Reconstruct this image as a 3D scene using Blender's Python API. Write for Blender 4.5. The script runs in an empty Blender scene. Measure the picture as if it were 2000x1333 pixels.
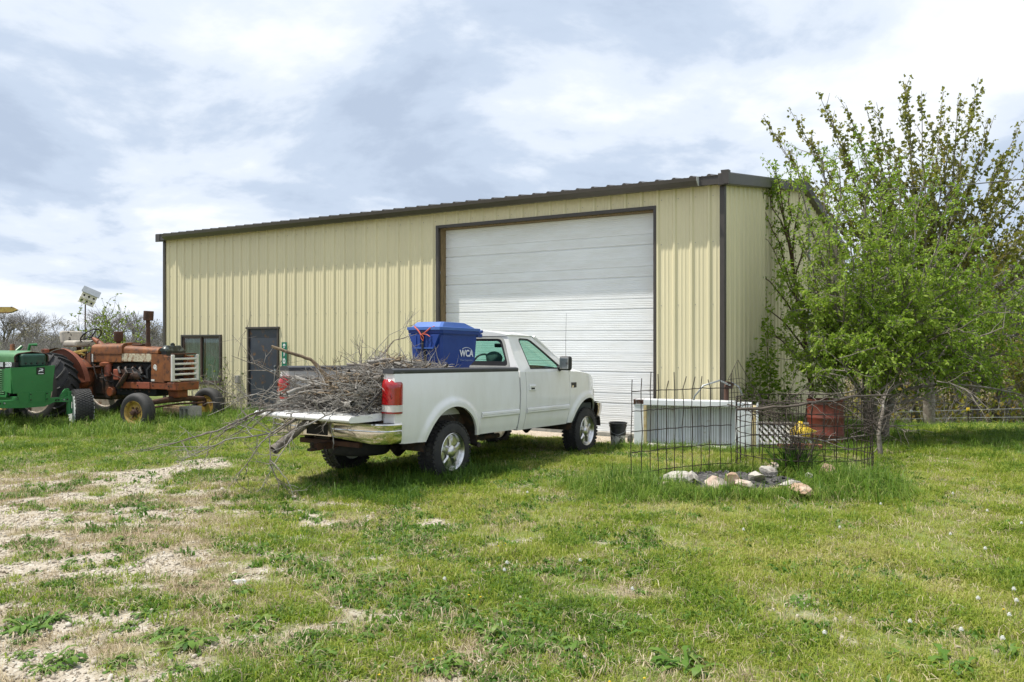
import bpy, bmesh, math, random
import numpy as np
from mathutils import Vector, Matrix, Euler
from mathutils.geometry import tessellate_polygon
R = math.radians
sc = bpy.context.scene
COL = sc.collection
# ------------------------------------------------------------------ camera
CAM_H = 1.737
FPX = 1555.6                      # focal length in photo pixels (28 mm on 36 mm)
cam_d = bpy.data.cameras.new('camera'); cam = bpy.data.objects.new('camera', cam_d); COL.objects.link(cam)
cam_d.lens = 28; cam_d.sensor_width = 36; cam_d.clip_end = 3000; cam_d.clip_start = .05
cam.location = (0, 0, CAM_H); cam.rotation_euler = (R(90), 0, 0)
sc.camera = cam
# ------------------------------------------------------------------ world, sun, exposure
SUN_TO = Vector((-.36, -.02, .74)).normalized()       # towards the sun
w = bpy.data.worlds.new('World'); sc.world = w; w.use_nodes = True
nt = w.node_tree; nt.nodes.clear()
def wn(t, **k):
    n = nt.nodes.new(t)
    for a, b in k.items(): setattr(n, a, b)
    return n
out = wn('ShaderNodeOutputWorld')
skyt = wn('ShaderNodeTexSky'); skyt.sky_type = 'NISHITA'; skyt.sun_disc = False
skyt.sun_elevation = math.asin(SUN_TO.z); skyt.sun_rotation = math.atan2(SUN_TO.x, SUN_TO.y)
skyt.air_density = 1.0; skyt.dust_density = 1.5; skyt.ozone_density = 1.2
bg1 = wn('ShaderNodeBackground'); bg1.inputs[1].default_value = .085
nt.links.new(skyt.outputs[0], bg1.inputs[0])
tc = wn('ShaderNodeTexCoord')
sep = wn('ShaderNodeSeparateXYZ'); nt.links.new(tc.outputs['Generated'], sep.inputs[0])
def wmath(op, a, b=None, c=None, clamp=False):
    n = wn('ShaderNodeMath', operation=op); n.use_clamp = clamp
    for i, v in enumerate((a, b, c)):
        if v is None: continue
        if isinstance(v, (int, float)): n.inputs[i].default_value = v
        else: nt.links.new(v, n.inputs[i])
    return n.outputs[0]
zz = wmath('ADD', wmath('ABSOLUTE', sep.outputs[2]), .27)
cx = wmath('DIVIDE', sep.outputs[0], zz); cy = wmath('DIVIDE', sep.outputs[1], zz)
cmb = wn('ShaderNodeCombineXYZ'); nt.links.new(cx, cmb.inputs[0]); nt.links.new(cy, cmb.inputs[1])
def wnoise(scale, detail, rough, off, dist=0):
    mp = wn('ShaderNodeMapping'); mp.inputs['Location'].default_value = off
    nt.links.new(cmb.outputs[0], mp.inputs[0])
    n = wn('ShaderNodeTexNoise'); n.inputs['Scale'].default_value = scale; n.inputs['Detail'].default_value = detail
    n.inputs['Roughness'].default_value = rough; n.inputs['Distortion'].default_value = dist
    nt.links.new(mp.outputs[0], n.inputs[0]); return n.outputs[0]
def wramp(fac, stops, interp='EASE'):
    r = wn('ShaderNodeValToRGB'); r.color_ramp.interpolation = interp
    el = r.color_ramp.elements
    while len(el) < len(stops): el.new(.5)
    for e, (p, c) in zip(el, stops): e.position = p; e.color = (*c, 1) if len(c) == 3 else c
    nt.links.new(fac, r.inputs[0]); return r.outputs[0]
n1 = wnoise(1.55, 8, .57, (19.1828, .75032, 2.47526), .2)          # big cloud masses
n2 = wnoise(.55, 2, .5, (6.69632, 22.09413, 6.09029))              # thick and thin parts of the deck
mixn = wmath('ADD', wmath('MULTIPLY', n1, .80), wmath('MULTIPLY', n2, .26))
ccol = wramp(mixn, [(.41, (.41, .49, .62)), (.485, (.49, .575, .705)), (.555, (.655, .72, .815)), (.64, (.80, .835, .885)), (.76, (.90, .91, .94))])
bg2 = wn('ShaderNodeBackground'); bg2.inputs[1].default_value = .63
nt.links.new(ccol, bg2.inputs[0])
cov = wramp(wnoise(.9, 6, .5, (5.5, 1.2, 2.0)), [(.22, (.78, .78, .78)), (.42, (1, 1, 1))])
mx = wn('ShaderNodeMixShader'); nt.links.new(cov, mx.inputs[0]); nt.links.new(bg1.outputs[0], mx.inputs[1]); nt.links.new(bg2.outputs[0], mx.inputs[2])
nt.links.new(mx.outputs[0], out.inputs[0])
sd = bpy.data.lights.new('sun', 'SUN'); sun = bpy.data.objects.new('sun', sd); COL.objects.link(sun)
sd.energy = 2.8; sd.angle = R(.9); sd.color = (1, .955, .87)
sun.rotation_euler = SUN_TO.to_track_quat('Z', 'Y').to_euler(); sun.location = SUN_TO * 60
sc.view_settings.view_transform = 'Standard'; sc.view_settings.look = 'None'
sc.view_settings.exposure = 1.0; sc.view_settings.gamma = 1; sc.view_settings.use_curve_mapping = False
sc.cycles.max_bounces = 8; sc.cycles.diffuse_bounces = 3; sc.cycles.transparent_max_bounces = 12
# ------------------------------------------------------------------ helpers
def tag(o, label=None, cat=None, group=None, kind=None):
    if label: o['label'] = label
    if cat: o['category'] = cat
    if group: o['group'] = group
    if kind: o['kind'] = kind
    return o
def thing(name, label, cat, loc=(0, 0, 0), rotz=0, group=None, rot=None):
    o = bpy.data.objects.new(name, None); COL.objects.link(o); o.empty_display_size = .2
    o.location = loc; o.rotation_euler = rot if rot else (0, 0, rotz)
    return tag(o, label, cat, group)
def ease(a, b, x):
    t = np.clip((np.asarray(x, float) - a) / (b - a), 0, 1); return t * t * (3 - 2 * t)
class MB:
    """collects shapes, then links them as ONE mesh object"""
    def __init__(s, M=None): s.v = []; s.f = []; s.mi = []; s.M = M; s.cur = 0
    def add(s, vs, fs, M=None):
        n = len(s.v)
        for p in vs:
            p = Vector(p)
            if M is not None: p = M @ p
            if s.M is not None: p = s.M @ p
            s.v.append(p[:])
        for f in fs: s.f.append(tuple(i + n for i in f)); s.mi.append(s.cur)
        return s
    def box(s, c, d, rot=None, M=None):
        x, y, z = [k / 2 for k in d]
        vs = [Vector((a * x, b * y, e * z)) for a in (-1, 1) for b in (-1, 1) for e in (-1, 1)]
        if rot is not None:
            m = Euler(rot).to_matrix(); vs = [m @ p for p in vs]
        vs = [p + Vector(c) for p in vs]
        return s.add(vs, [(0, 1, 3, 2), (4, 6, 7, 5), (0, 4, 5, 1), (2, 3, 7, 6), (0, 2, 6, 4), (1, 5, 7, 3)], M)
    def box2(s, a, b):
        return s.box([(a[i] + b[i]) / 2 for i in range(3)], [abs(b[i] - a[i]) for i in range(3)])
    def tube(s, pts, r, n=8, caps=True, flat=1.0):
        pts = [Vector(p) for p in pts]; m = len(pts)
        rs = list(r) if hasattr(r, '__len__') else [r] * m
        t0 = (pts[1] - pts[0]).normalized()
        up = Vector((0, 0, 1)) if abs(t0.z) < .9 else Vector((1, 0, 0))
        a = t0.cross(up).normalized(); vs = []; fs = []
        for i, p in enumerate(pts):
            t = (pts[min(i + 1, m - 1)] - pts[max(i - 1, 0)])
            t = t.normalized() if t.length > 1e-9 else t0
            a = (a - t * a.dot(t)); a = a.normalized() if a.length > 1e-6 else t.orthogonal().normalized()
            b = t.cross(a)
            for k in range(n):
                an = 2 * math.pi * k / n
                vs.append(p + a * (math.cos(an) * rs[i]) + b * (math.sin(an) * rs[i] * flat))
        for i in range(m - 1):
            for k in range(n):
                k2 = (k + 1) % n
                fs.append((i * n + k, i * n + k2, (i + 1) * n + k2, (i + 1) * n + k))
        if caps:
            fs.append(tuple(range(n - 1, -1, -1))); fs.append(tuple((m - 1) * n + k for k in range(n)))
        return s.add(vs, fs)
    def cyl(s, a, b, r, n=16, r2=None): return s.tube([a, b], [r, r if r2 is None else r2], n)
    def lathe(s, prof, n=24, axis='z', c=(0, 0, 0), closed=False):
        """prof: (radius, along) pairs"""
        vs = []; fs = []; m = len(prof)
        for (r, h) in prof:
            for k in range(n):
                a = 2 * math.pi * k / n; x, y = r * math.cos(a), r * math.sin(a)
                p = {'z': (x, y, h), 'y': (x, h, y), 'x': (h, x, y)}[axis]
                vs.append((p[0] + c[0], p[1] + c[1], p[2] + c[2]))
        for i in range(m if closed else m - 1):
            j = (i + 1) % m
            for k in range(n):
                k2 = (k + 1) % n
                fs.append((i * n + k, i * n + k2, j * n + k2, j * n + k))
        if not closed:
            if prof[0][0] > 1e-5: fs.append(tuple(range(n)))
            if prof[-1][0] > 1e-5: fs.append(tuple((m - 1) * n + k for k in range(n)))
        return s.add(vs, fs)
    def grid(s, P):
        """P: rows of points"""
        n, m = len(P), len(P[0]); vs = [p for row in P for p in row]
        return s.add(vs, [(i * m + j, i * m + j + 1, (i + 1) * m + j + 1, (i + 1) * m + j) for i in range(n - 1) for j in range(m - 1)])
    def poly(s, outer, holes, fn, thick=None):
        """flat polygon with holes in 2D mapped to 3D by fn(x, y, depth); thick adds a back face and rims"""
        loops = [[Vector((p[0], p[1], 0)) for p in outer]] + [[Vector((p[0], p[1], 0)) for p in h] for h in holes]
        tris = tessellate_polygon(loops); flat = [p for l in loops for p in l]
        s.add([fn(p.x, p.y, 0) for p in flat], [tuple(t) for t in tris])
        if thick is not None:
            s.add([fn(p.x, p.y, thick) for p in flat], [tuple(reversed(t)) for t in tris])
            for l in loops:
                n = len(l)
                s.add([fn(p.x, p.y, 0) for p in l] + [fn(p.x, p.y, thick) for p in l], [(i, (i + 1) % n, n + (i + 1) % n, n + i) for i in range(n)])
        return s
    def rock(s, c, d, seed, sub=2, amp=.25, rot=None):
        rr = random.Random(seed); bm = bmesh.new(); bmesh.ops.create_icosphere(bm, subdivisions=sub, radius=1)
        dirs = [(Vector((rr.gauss(0, 1), rr.gauss(0, 1), rr.gauss(0, 1))).normalized(), rr.uniform(.42, .82)) for _ in range(11)]
        m = Euler(rot or (0, 0, 0)).to_matrix(); vs = []
        for v in bm.verts:
            p = v.co.copy()
            for dd, h in dirs:
                k = p.dot(dd)
                if k > h: p -= dd * (k - h) * .92
            p *= 1 + rr.uniform(-amp, amp) * .18
            vs.append(m @ Vector((p.x * d[0], p.y * d[1], p.z * d[2])) + Vector(c))
        fs = [tuple(v.index for v in f.verts) for f in bm.faces]; bm.free()
        return s.add(vs, fs)
    def build(s, name, mats, parent=None, smooth=None, bevel=0, label=None, attr=None, seg=2):
        me = bpy.data.meshes.new(name); me.from_pydata(s.v, [], s.f)
        for m in (mats if isinstance(mats, (list, tuple)) else [mats]): me.materials.append(m)
        if any(s.mi): me.polygons.foreach_set('material_index', s.mi)
        if smooth is not None:
            me.polygons.foreach_set('use_smooth', [True] * len(me.polygons))
            try: me.set_sharp_from_angle(angle=R(smooth))
            except Exception: pass
        me.update()
        o = bpy.data.objects.new(name, me); COL.objects.link(o)
        if parent is not None: o.parent = parent
        if bevel:
            b = o.modifiers.new('bevel', 'BEVEL'); b.width = bevel; b.segments = seg; b.limit_method = 'ANGLE'; b.angle_limit = R(40)
        if label: o['label'] = label
        return o
def piece(name, mesh, parent, loc=(0, 0, 0), rot=(0, 0, 0), scale=(1, 1, 1)):
    o = bpy.data.objects.new(name, mesh); COL.objects.link(o); o.parent = parent
    o.location = loc; o.rotation_euler = rot; o.scale = scale; return o
def kids(o): return [c for c in bpy.data.objects if c.parent == o]
def dup(root, loc=None, rot=None, scale=None, label=None):
    m = {}
    c = root.copy(); COL.objects.link(c)
    for ch in kids(root):
        k = ch.copy(); COL.objects.link(k); k.parent = c
        for g in kids(ch):
            q = g.copy(); COL.objects.link(q); q.parent = k
    if loc is not None: c.location = loc
    if rot is not None: c.rotation_euler = rot
    if scale is not None: c.scale = scale
    if label: c['label'] = label
    return c
def at(px, py, Y):
    """point of the place seen at photo pixel (px, py) at distance Y"""
    return Vector(((px - 1000) / FPX * Y, Y, CAM_H - (py - 666.5) / FPX * Y))
# value noise for layouts
def vnoise(x, y, seed=0):
    x = np.asarray(x, float); y = np.asarray(y, float)
    xi = np.floor(x).astype(np.int64); yi = np.floor(y).astype(np.int64); fx = x - xi; fy = y - yi
    fx = fx * fx * (3 - 2 * fx); fy = fy * fy * (3 - 2 * fy)
    def h(a, b):
        n = (a * 374761393 + b * 668265263 + seed * 1442695041) & 0xffffffff
        n = ((n ^ (n >> 13)) * 1274126177) & 0xffffffff
        return ((n ^ (n >> 16)) & 0xffff) / 65535.0
    return (h(xi, yi) * (1 - fx) + h(xi + 1, yi) * fx) * (1 - fy) + (h(xi, yi + 1) * (1 - fx) + h(xi + 1, yi + 1) * fx) * fy
def fbm(x, y, seed=0, o=4):
    a = .5; s = 0; t = 0
    for i in range(o):
        s = s + a * vnoise(x * 2 ** i + 17.3 * i, y * 2 ** i - 9.1 * i, seed + i); t += a; a *= .5
    return s / t
# the lie of the land: level yard, falling away behind the trees at the back right
def ground_z(x, y):
    x = np.asarray(x, float); y = np.asarray(y, float)
    d = np.maximum(0, y - 14.2); d = np.where(d < 3, d * d / 6, d - 1.5)
    z = -.105 * np.minimum(d, 26) * ease(5.2, 9.5, x)
    z = z + 6.0 * ease(44, 78, y) * ease(8, 18, x)
    z = z - .07 * np.exp(-((x - .9) ** 2 + (y - 13.2) ** 2) / 1.4)        # dip where the truck's front wheels stand
    z = z + .05 * (fbm(x * .35, y * .35, 5, 2) - .5) * ease(2, 5, y)
    return z
# ------------------------------------------------------------------ materials
def mat(name, base, rough=.55, metal=0, var=.12, vscale=6, second=None, amount=.5, sscale=3, sharp=.12, bump=0, bscale=40, spec=.5, coat=0, coords='Object', third=None, tamount=.3, tscale=9, stretch=None, sdetail=5):
    m = bpy.data.materials.new(name); m.use_nodes = True; t = m.node_tree; N = t.nodes; L = t.links
    b = N['Principled BSDF']; b.inputs['Roughness'].default_value = rough; b.inputs['Metallic'].default_value = metal
    b.inputs['Specular IOR Level'].default_value = spec
    if coat: b.inputs['Coat Weight'].default_value = coat; b.inputs['Coat Roughness'].default_value = .12
    tcn = N.new('ShaderNodeTexCoord'); src = tcn.outputs[coords]
    if stretch:
        mp = N.new('ShaderNodeMapping'); mp.inputs['Scale'].default_value = stretch; L.new(src, mp.inputs[0]); src = mp.outputs[0]
    def noise(scale, det=5, ro=.6):
        n = N.new('ShaderNodeTexNoise'); n.inputs['Scale'].default_value = scale; n.inputs['Detail'].default_value = det; n.inputs['Roughness'].default_value = ro
        L.new(src, n.inputs[0]); return n.outputs[0]
    def mixc(fac, A, B):
        x = N.new('ShaderNodeMix'); x.data_type = 'RGBA'; L.new(fac, x.inputs[0])
        for i, v in ((6, A), (7, B)):
            if isinstance(v, tuple): x.inputs[i].default_value = (*v, 1)
            else: L.new(v, x.inputs[i])
        return x.outputs[2]
    def mapr(v, a, c):
        r = N.new('ShaderNodeMapRange'); r.inputs[1].default_value = a; r.inputs[2].default_value = c; r.clamp = True; L.new(v, r.inputs[0]); return r.outputs[0]
    lo = tuple(max(0, c * (1 - var)) for c in base); hi = tuple(min(1, c * (1 + var)) for c in base)
    col = mixc(mapr(noise(vscale), .3, .7), lo, hi)
    if second is not None:
        th = .5 + (.5 - amount) * .55
        f = mapr(noise(sscale, sdetail, .65), th - sharp / 2, th + sharp / 2); col = mixc(f, col, second)
    if third is not None:
        th = .5 + (.5 - tamount) * .55
        f = mapr(noise(tscale, 6, .7), th - .05, th + .05); col = mixc(f, col, third)
    L.new(col, b.inputs['Base Color'])
    if bump:
        bn = N.new('ShaderNodeBump'); bn.inputs['Strength'].default_value = bump; bn.inputs['Distance'].default_value = .02
        L.new(noise(bscale, 6), bn.inputs['Height']); L.new(bn.outputs[0], b.inputs['Normal'])
    return m
def leafmat(name, cols, trans=.35, attr='tint', inst=False, rough=.5):
    """foliage: colour picked per leaf from the ramp by the stored tint"""
    m = bpy.data.materials.new(name); m.use_nodes = True; t = m.node_tree; N = t.nodes; L = t.links; N.clear()
    o = N.new('ShaderNodeOutputMaterial'); a = N.new('ShaderNodeAttribute'); a.attribute_name = attr
    a.attribute_type = 'INSTANCER' if inst else 'GEOMETRY'
    r = N.new('ShaderNodeValToRGB'); el = r.color_ramp.elements
    while len(el) < len(cols): el.new(.5)
    for i, (e, c) in enumerate(zip(el, cols)): e.position = i / (len(cols) - 1); e.color = (*c, 1)
    src = a.outputs['Fac']
    if inst:
        ao = N.new('ShaderNodeAttribute'); ao.attribute_name = 'blade'
        ad = N.new('ShaderNodeMath'); ad.operation = 'ADD'; L.new(src, ad.inputs[0]); L.new(ao.outputs['Fac'], ad.inputs[1]); src = ad.outputs[0]
    L.new(src, r.inputs[0])
    d = N.new('ShaderNodeBsdfPrincipled'); d.inputs['Roughness'].default_value = rough; d.inputs['Specular IOR Level'].default_value = .35
    L.new(r.outputs[0], d.inputs['Base Color'])
    tr = N.new('ShaderNodeBsdfTranslucent'); L.new(r.outputs[0], tr.inputs[0])
    mx = N.new('ShaderNodeMixShader'); mx.inputs[0].default_value = trans
    L.new(d.outputs[0], mx.inputs[1]); L.new(tr.outputs[0], mx.inputs[2]); L.new(mx.outputs[0], o.inputs[0])
    return m
def glassmat(name, tint, refl=.08, rough=.02):
    m = bpy.data.materials.new(name); m.use_nodes = True; t = m.node_tree; N = t.nodes; L = t.links; N.clear()
    o = N.new('ShaderNodeOutputMaterial'); tr = N.new('ShaderNodeBsdfTransparent'); tr.inputs[0].default_value = (*tint, 1)
    g = N.new('ShaderNodeBsdfGlossy'); g.inputs['Roughness'].default_value = rough
    fr = N.new('ShaderNodeLayerWeight'); fr.inputs[0].default_value = .5
    pw = N.new('ShaderNodeMath'); pw.operation = 'POWER'; pw.inputs[1].default_value = 4.0; L.new(fr.outputs['Facing'], pw.inputs[0])
    ad = N.new('ShaderNodeMath'); ad.operation = 'MULTIPLY_ADD'; ad.inputs[1].default_value = .75; ad.inputs[2].default_value = refl + .03; L.new(pw.outputs[0], ad.inputs[0])
    mx = N.new('ShaderNodeMixShader'); L.new(ad.outputs[0], mx.inputs[0]); L.new(tr.outputs[0], mx.inputs[1]); L.new(g.outputs[0], mx.inputs[2]); L.new(mx.outputs[0], o.inputs[0])
    return m
M = {}
M['siding'] = mat('siding', (.70, .635, .415), .42, var=.035, vscale=1.2, second=(.65, .59, .39), amount=.32, sscale=1.3, sharp=.4, stretch=(1, 1, .25), bump=.05, bscale=3)
M['trim'] = mat('bronze_trim', (.050, .043, .038), .38, var=.15)
M['roof'] = mat('roof_metal', (.075, .066, .06), .4, var=.15)
M['gutter'] = mat('gutter_paint', (.062, .055, .05), .33, var=.1)
M['white_gal'] = mat('bare_end', (.7, .72, .74), .35, metal=.3)
M['door_white'] = mat('door_white', (.78, .80, .82), .40, var=.03, vscale=2, second=(.66, .66, .63), amount=.25, sscale=2.2, sharp=.5, stretch=(.6, 1, 2))
M['wood'] = mat('jamb_wood', (.22, .155, .075), .75, var=.3, vscale=12, stretch=(8, 8, 1), second=(.11, .08, .045), amount=.35, sscale=5)
M['concrete'] = mat('concrete', (.36, .345, .315), .9, var=.18, vscale=10, bump=.4, bscale=60, second=(.25, .235, .21), amount=.35, sscale=4)
M['walkdoor'] = mat('door_grey', (.040, .048, .062), .42, var=.2, vscale=2.5, second=(.15, .078, .03), amount=.30, sscale=4.5, sharp=.10, sdetail=9)
M['brown'] = mat('window_brown', (.075, .045, .035), .45, var=.15)
M['curtain'] = mat('curtain', (.50, .54, .53), .9, var=.2, vscale=5, stretch=(7, 7, .5))
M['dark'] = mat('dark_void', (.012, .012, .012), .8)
M['glass_b'] = glassmat('window_glass', (.72, .80, .77), .03)
M['glass_t'] = glassmat('truck_glass', (.56, .80, .72), .02)
M['glass_d'] = glassmat('truck_glass_rear', (.58, .82, .74), .01)
M['paint'] = mat('truck_white', (.84, .845, .85), .25, var=.025, vscale=1.5, second=(.72, .71, .68), amount=.36, sscale=1.6, sharp=.45, coat=.35, stretch=(1, 1.5, .5), third=(.5, .48, .40), tamount=.07, tscale=5)
M['flare'] = mat('truck_white_clean', (.82, .825, .83), .32, var=.03, second=(.70, .685, .64), amount=.3, sscale=3, sharp=.4)
M['rubber'] = mat('rubber', (.020, .020, .021), .75, var=.25, vscale=8, second=(.050, .047, .042), amount=.3, sscale=5, sharp=.3, bump=.15, bscale=90)
M['rubber2'] = mat('tractor_rubber', (.019, .019, .020), .7, var=.3, vscale=5, second=(.05, .048, .044), amount=.42, sscale=3, sharp=.4, bump=.2, bscale=50)
M['blackpl'] = mat('black_plastic', (.018, .018, .019), .5, var=.2)
M['railcap'] = mat('rail_cap', (.045, .047, .052), .45, var=.15)
M['chrome'] = mat('chrome', (.72, .70, .66), .13, metal=1, var=.06, second=(.42, .38, .30), amount=.25, sscale=6, sharp=.3)
M['chrome_w'] = mat('wheel_chrome', (.66, .66, .65), .28, metal=1, var=.06, second=(.35, .32, .28), amount=.3, sscale=14, sharp=.2)
M['red_lens'] = mat('red_lens', (.33, .005, .007), .12, var=.25, vscale=14, spec=.6, coat=.8)
M['red_dark'] = mat('red_lens_deep', (.24, .004, .006), .15, var=.2, coat=.8)
M['clear_lens'] = mat('clear_lens', (.62, .60, .57), .12, var=.08, coat=.8)
M['grey_trim'] = mat('grey_trim', (.36, .36, .34), .6, var=.1)
M['interior'] = mat('interior', (.035, .045, .042), .8, var=.2)
M['seat'] = mat('seat_cloth', (.075, .095, .088), .9, var=.2)
M['under'] = mat('underbody', (.030, .024, .019), .85, var=.4, vscale=9, second=(.07, .038, .02), amount=.4, sscale=7)
M['bedinner'] = mat('bed_paint', (.60, .61, .60), .5, var=.08, second=(.42, .40, .36), amount=.4, sscale=3, sharp=.4)
M['blue'] = mat('bin_blue', (.007, .042, .24), .42, var=.1, vscale=5, second=(.012, .055, .26), amount=.3, sscale=4, sharp=.4, bump=.05, bscale=120)
M['lidblue'] = mat('lid_blue', (.040, .115, .40), .5, var=.08, vscale=4, second=(.07, .155, .43), amount=.4, sscale=3, sharp=.5)
M['decal'] = mat('decal_white', (.75, .78, .82), .55, var=.05)
M['decal_f'] = mat('decal_faded', (.20, .26, .42), .55, var=.2, vscale=60)
M['cord'] = mat('red_cord', (.52, .10, .06), .7, var=.2)
M['bark'] = mat('grey_bark', (.165, .14, .115), .92, var=.35, vscale=14, second=(.31, .29, .26), amount=.36, sscale=9, sharp=.2, bump=.6, bscale=50)
M['bark_w'] = mat('weathered_wood', (.29, .275, .25), .9, var=.3, vscale=16, second=(.18, .15, .12), amount=.36, sscale=8, sharp=.2, bump=.6, bscale=60)
M['bark_t'] = mat('tan_wood', (.25, .185, .115), .9, var=.3, vscale=12, second=(.12, .09, .06), amount=.4, sscale=7, bump=.5, bscale=50)
M['twig'] = mat('twig', (.20, .175, .15), .9, var=.4, vscale=5, coords='Generated')
M['twig_d'] = mat('twig_dark', (.085, .068, .055), .9, var=.4, vscale=4)
M['twig_g'] = mat('far_twig', (.20, .185, .175), .95, var=.3, vscale=1)
M['bark_b'] = mat('brown_bark', (.10, .062, .038), .9, var=.35, vscale=10, bump=.5, bscale=50)
M['orange'] = mat('rust_orange', (.27, .095, .024), .62, var=.3, vscale=5, second=(.14, .050, .020), amount=.5, sscale=4, sharp=.3, third=(.060, .030, .018), tamount=.34, tscale=8, bump=.15, bscale=60)
M['rust'] = mat('rust_dark', (.095, .042, .024), .85, var=.35, vscale=8, second=(.05, .026, .018), amount=.5, sscale=6, sharp=.25, bump=.3, bscale=60)
M['grease'] = mat('greasy_iron', (.030, .024, .020), .55, var=.4, vscale=9, second=(.11, .05, .025), amount=.36, sscale=6, sharp=.2, third=(.22, .17, .11), tamount=.12, tscale=9, bump=.4, bscale=40)
M['castred'] = mat('castred', (.27, .072, .022), .6, var=.3, vscale=6, second=(.06, .03, .018), amount=.42, sscale=6, sharp=.2)
M['pinkred'] = mat('faded_red', (.32, .085, .045), .6, var=.25, vscale=6, second=(.15, .05, .03), amount=.4, sscale=6)
M['white_old'] = mat('old_white', (.66, .64, .60), .5, var=.08, second=(.34, .25, .17), amount=.2, sscale=13, sharp=.12)
M['white_rust'] = mat('white_rusting', (.56, .50, .36), .6, var=.12, vscale=10, second=(.24, .11, .05), amount=.42, sscale=11, sharp=.14, third=(.10, .05, .03), tamount=.2, tscale=22)
M['yellow_rim'] = mat('yellow_rim', (.42, .27, .055), .55, var=.2, vscale=9, second=(.13, .06, .025), amount=.4, sscale=9, sharp=.15)
M['rim_white'] = mat('pale_rim', (.48, .42, .35), .5, var=.15, second=(.20, .10, .06), amount=.35, sscale=5)
M['green'] = mat('tractor_green', (.022, .165, .040), .40, var=.15, vscale=3, second=(.03, .19, .055), amount=.4, sscale=2, sharp=.4, third=(.16, .075, .03), tamount=.10, tscale=9)
M['green_f'] = mat('tractor_green_faded', (.10, .235, .105), .5, var=.1, vscale=3, second=(.06, .18, .07), amount=.4, sscale=2.5, sharp=.4)
M['green_d'] = mat('tank_green', (.012, .062, .040), .4, var=.2, second=(.03, .05, .035), amount=.35, sscale=7)
M['black'] = mat('black_paint', (.012, .012, .012), .45, var=.2)
M['seatold'] = mat('worn_seat', (.46, .42, .36), .85, var=.15, second=(.05, .04, .035), amount=.24, sscale=5.5, sharp=.05, sdetail=2)
M['yellowp'] = mat('yellow_paint', (.50, .36, .09), .5, var=.15, second=(.28, .17, .05), amount=.3, sscale=5)
M['yellowb'] = mat('yellow_plastic', (.72, .50, .03), .4, var=.08)
M['barrel'] = mat('barrel_red', (.17, .032, .018), .62, var=.25, vscale=5, second=(.105, .036, .02), amount=.42, sscale=4, sharp=.25, third=(.33, .10, .05), tamount=.15, tscale=10, bump=.1)
M['enamel'] = mat('white_enamel', (.78, .80, .82), .3, var=.03, second=(.60, .55, .45), amount=.12, sscale=5, sharp=.2)
M['foam'] = mat('aged_foam', (.56, .47, .27), .8, var=.15, second=(.42, .28, .11), amount=.35, sscale=7, sharp=.2)
M['liner'] = mat('freezer_liner', (.74, .77, .79), .42, var=.06, second=(.40, .36, .28), amount=.2, sscale=6)
M['coil'] = mat('coil', (.20, .195, .19), .6, var=.3, second=(.2, .12, .07), amount=.3, sscale=10)
M['wire'] = mat('rusty_wire', (.030, .020, .015), .8, var=.35, vscale=20)
M['galv'] = mat('galvanised', (.34, .36, .37), .45, metal=.6, var=.12)
M['stone_p'] = mat('pink_stone', (.47, .34, .27), .9, var=.2, vscale=9, second=(.56, .50, .42), amount=.45, sscale=7, sharp=.25, bump=.5, bscale=25)
M['stone_g'] = mat('pale_stone', (.45, .42, .37), .9, var=.2, vscale=9, second=(.27, .24, .21), amount=.4, sscale=8, bump=.5, bscale=25)
M['stone_o'] = mat('orange_stone', (.42, .28, .19), .9, var=.2, vscale=9, second=(.50, .40, .30), amount=.4, sscale=8, bump=.5, bscale=25)
M['ash'] = mat('ash', (.060, .057, .055), .95, var=.5, vscale=25, second=(.22, .21, .20), amount=.33, sscale=30, bump=.8, bscale=60)
M['signgreen'] = mat('sign_green', (.012, .155, .095), .4, var=.08)
M['lettering'] = mat('lettering_white', (.80, .82, .80), .5, var=.02)
M['bucket'] = mat('bucket_black', (.018, .019, .020), .42, var=.2)
M['bucket_w'] = mat('bucket_label', (.50, .48, .45), .6, var=.2, second=(.035, .033, .03), amount=.45, sscale=9, sharp=.08)
M['lattice'] = mat('lattice_white', (.66, .66, .64), .7, var=.15, second=(.36, .33, .29), amount=.25, sscale=9)
M['brick'] = mat('red_brick', (.22, .075, .045), .9, var=.25, vscale=10)
M['cable'] = mat('cable', (.05, .052, .055), .6)
M['puff'] = mat('seed_fluff', (.72, .72, .68), .95, var=.05)
M['stem'] = mat('stem', (.16, .17, .06), .7, var=.2)
M['yflower'] = mat('yellow_flower', (.75, .50, .02), .7, var=.1)
M['strawm'] = leafmat('straw', [(.28, .215, .125), (.42, .34, .21), (.55, .47, .32)], .15, inst=True)
M['lawn'] = leafmat('lawn_blades', [(.075, .155, .014), (.165, .265, .022), (.275, .350, .038), (.385, .415, .075), (.52, .47, .20)], .45, inst=True)
M['tallgrass'] = leafmat('tall_blades', [(.045, .110, .012), (.10, .195, .020), (.17, .275, .035), (.28, .355, .07), (.48, .43, .20)], .45, inst=True)
M['broad'] = leafmat('broad_leaves', [(.065, .155, .018), (.115, .225, .028), (.18, .295, .045)], .42, inst=True)
M['weed'] = leafmat('weed_leaf', [(.050, .130, .016), (.10, .21, .026), (.16, .28, .042), (.25, .33, .08)], .42)
M['leaf_g'] = leafmat('green_leaves', [(.085, .165, .014), (.19, .315, .026), (.30, .43, .045), (.42, .51, .10)], .5)
M['leaf_m'] = leafmat('maple_leaves', [(.13, .155, .028), (.215, .23, .038), (.30, .285, .052), (.33, .21, .055)], .55)
M['leaf_y'] = leafmat('spring_leaves', [(.10, .17, .02), (.19, .26, .04), (.28, .33, .08)], .45)
M['bud'] = leafmat('far_buds', [(.17, .16, .09), (.24, .22, .12), (.28, .25, .17)], .3)
M['pebble'] = leafmat('pebble', [(.26, .215, .16), (.40, .35, .28), (.54, .50, .43)], 0, inst=True, rough=.9)
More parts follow.
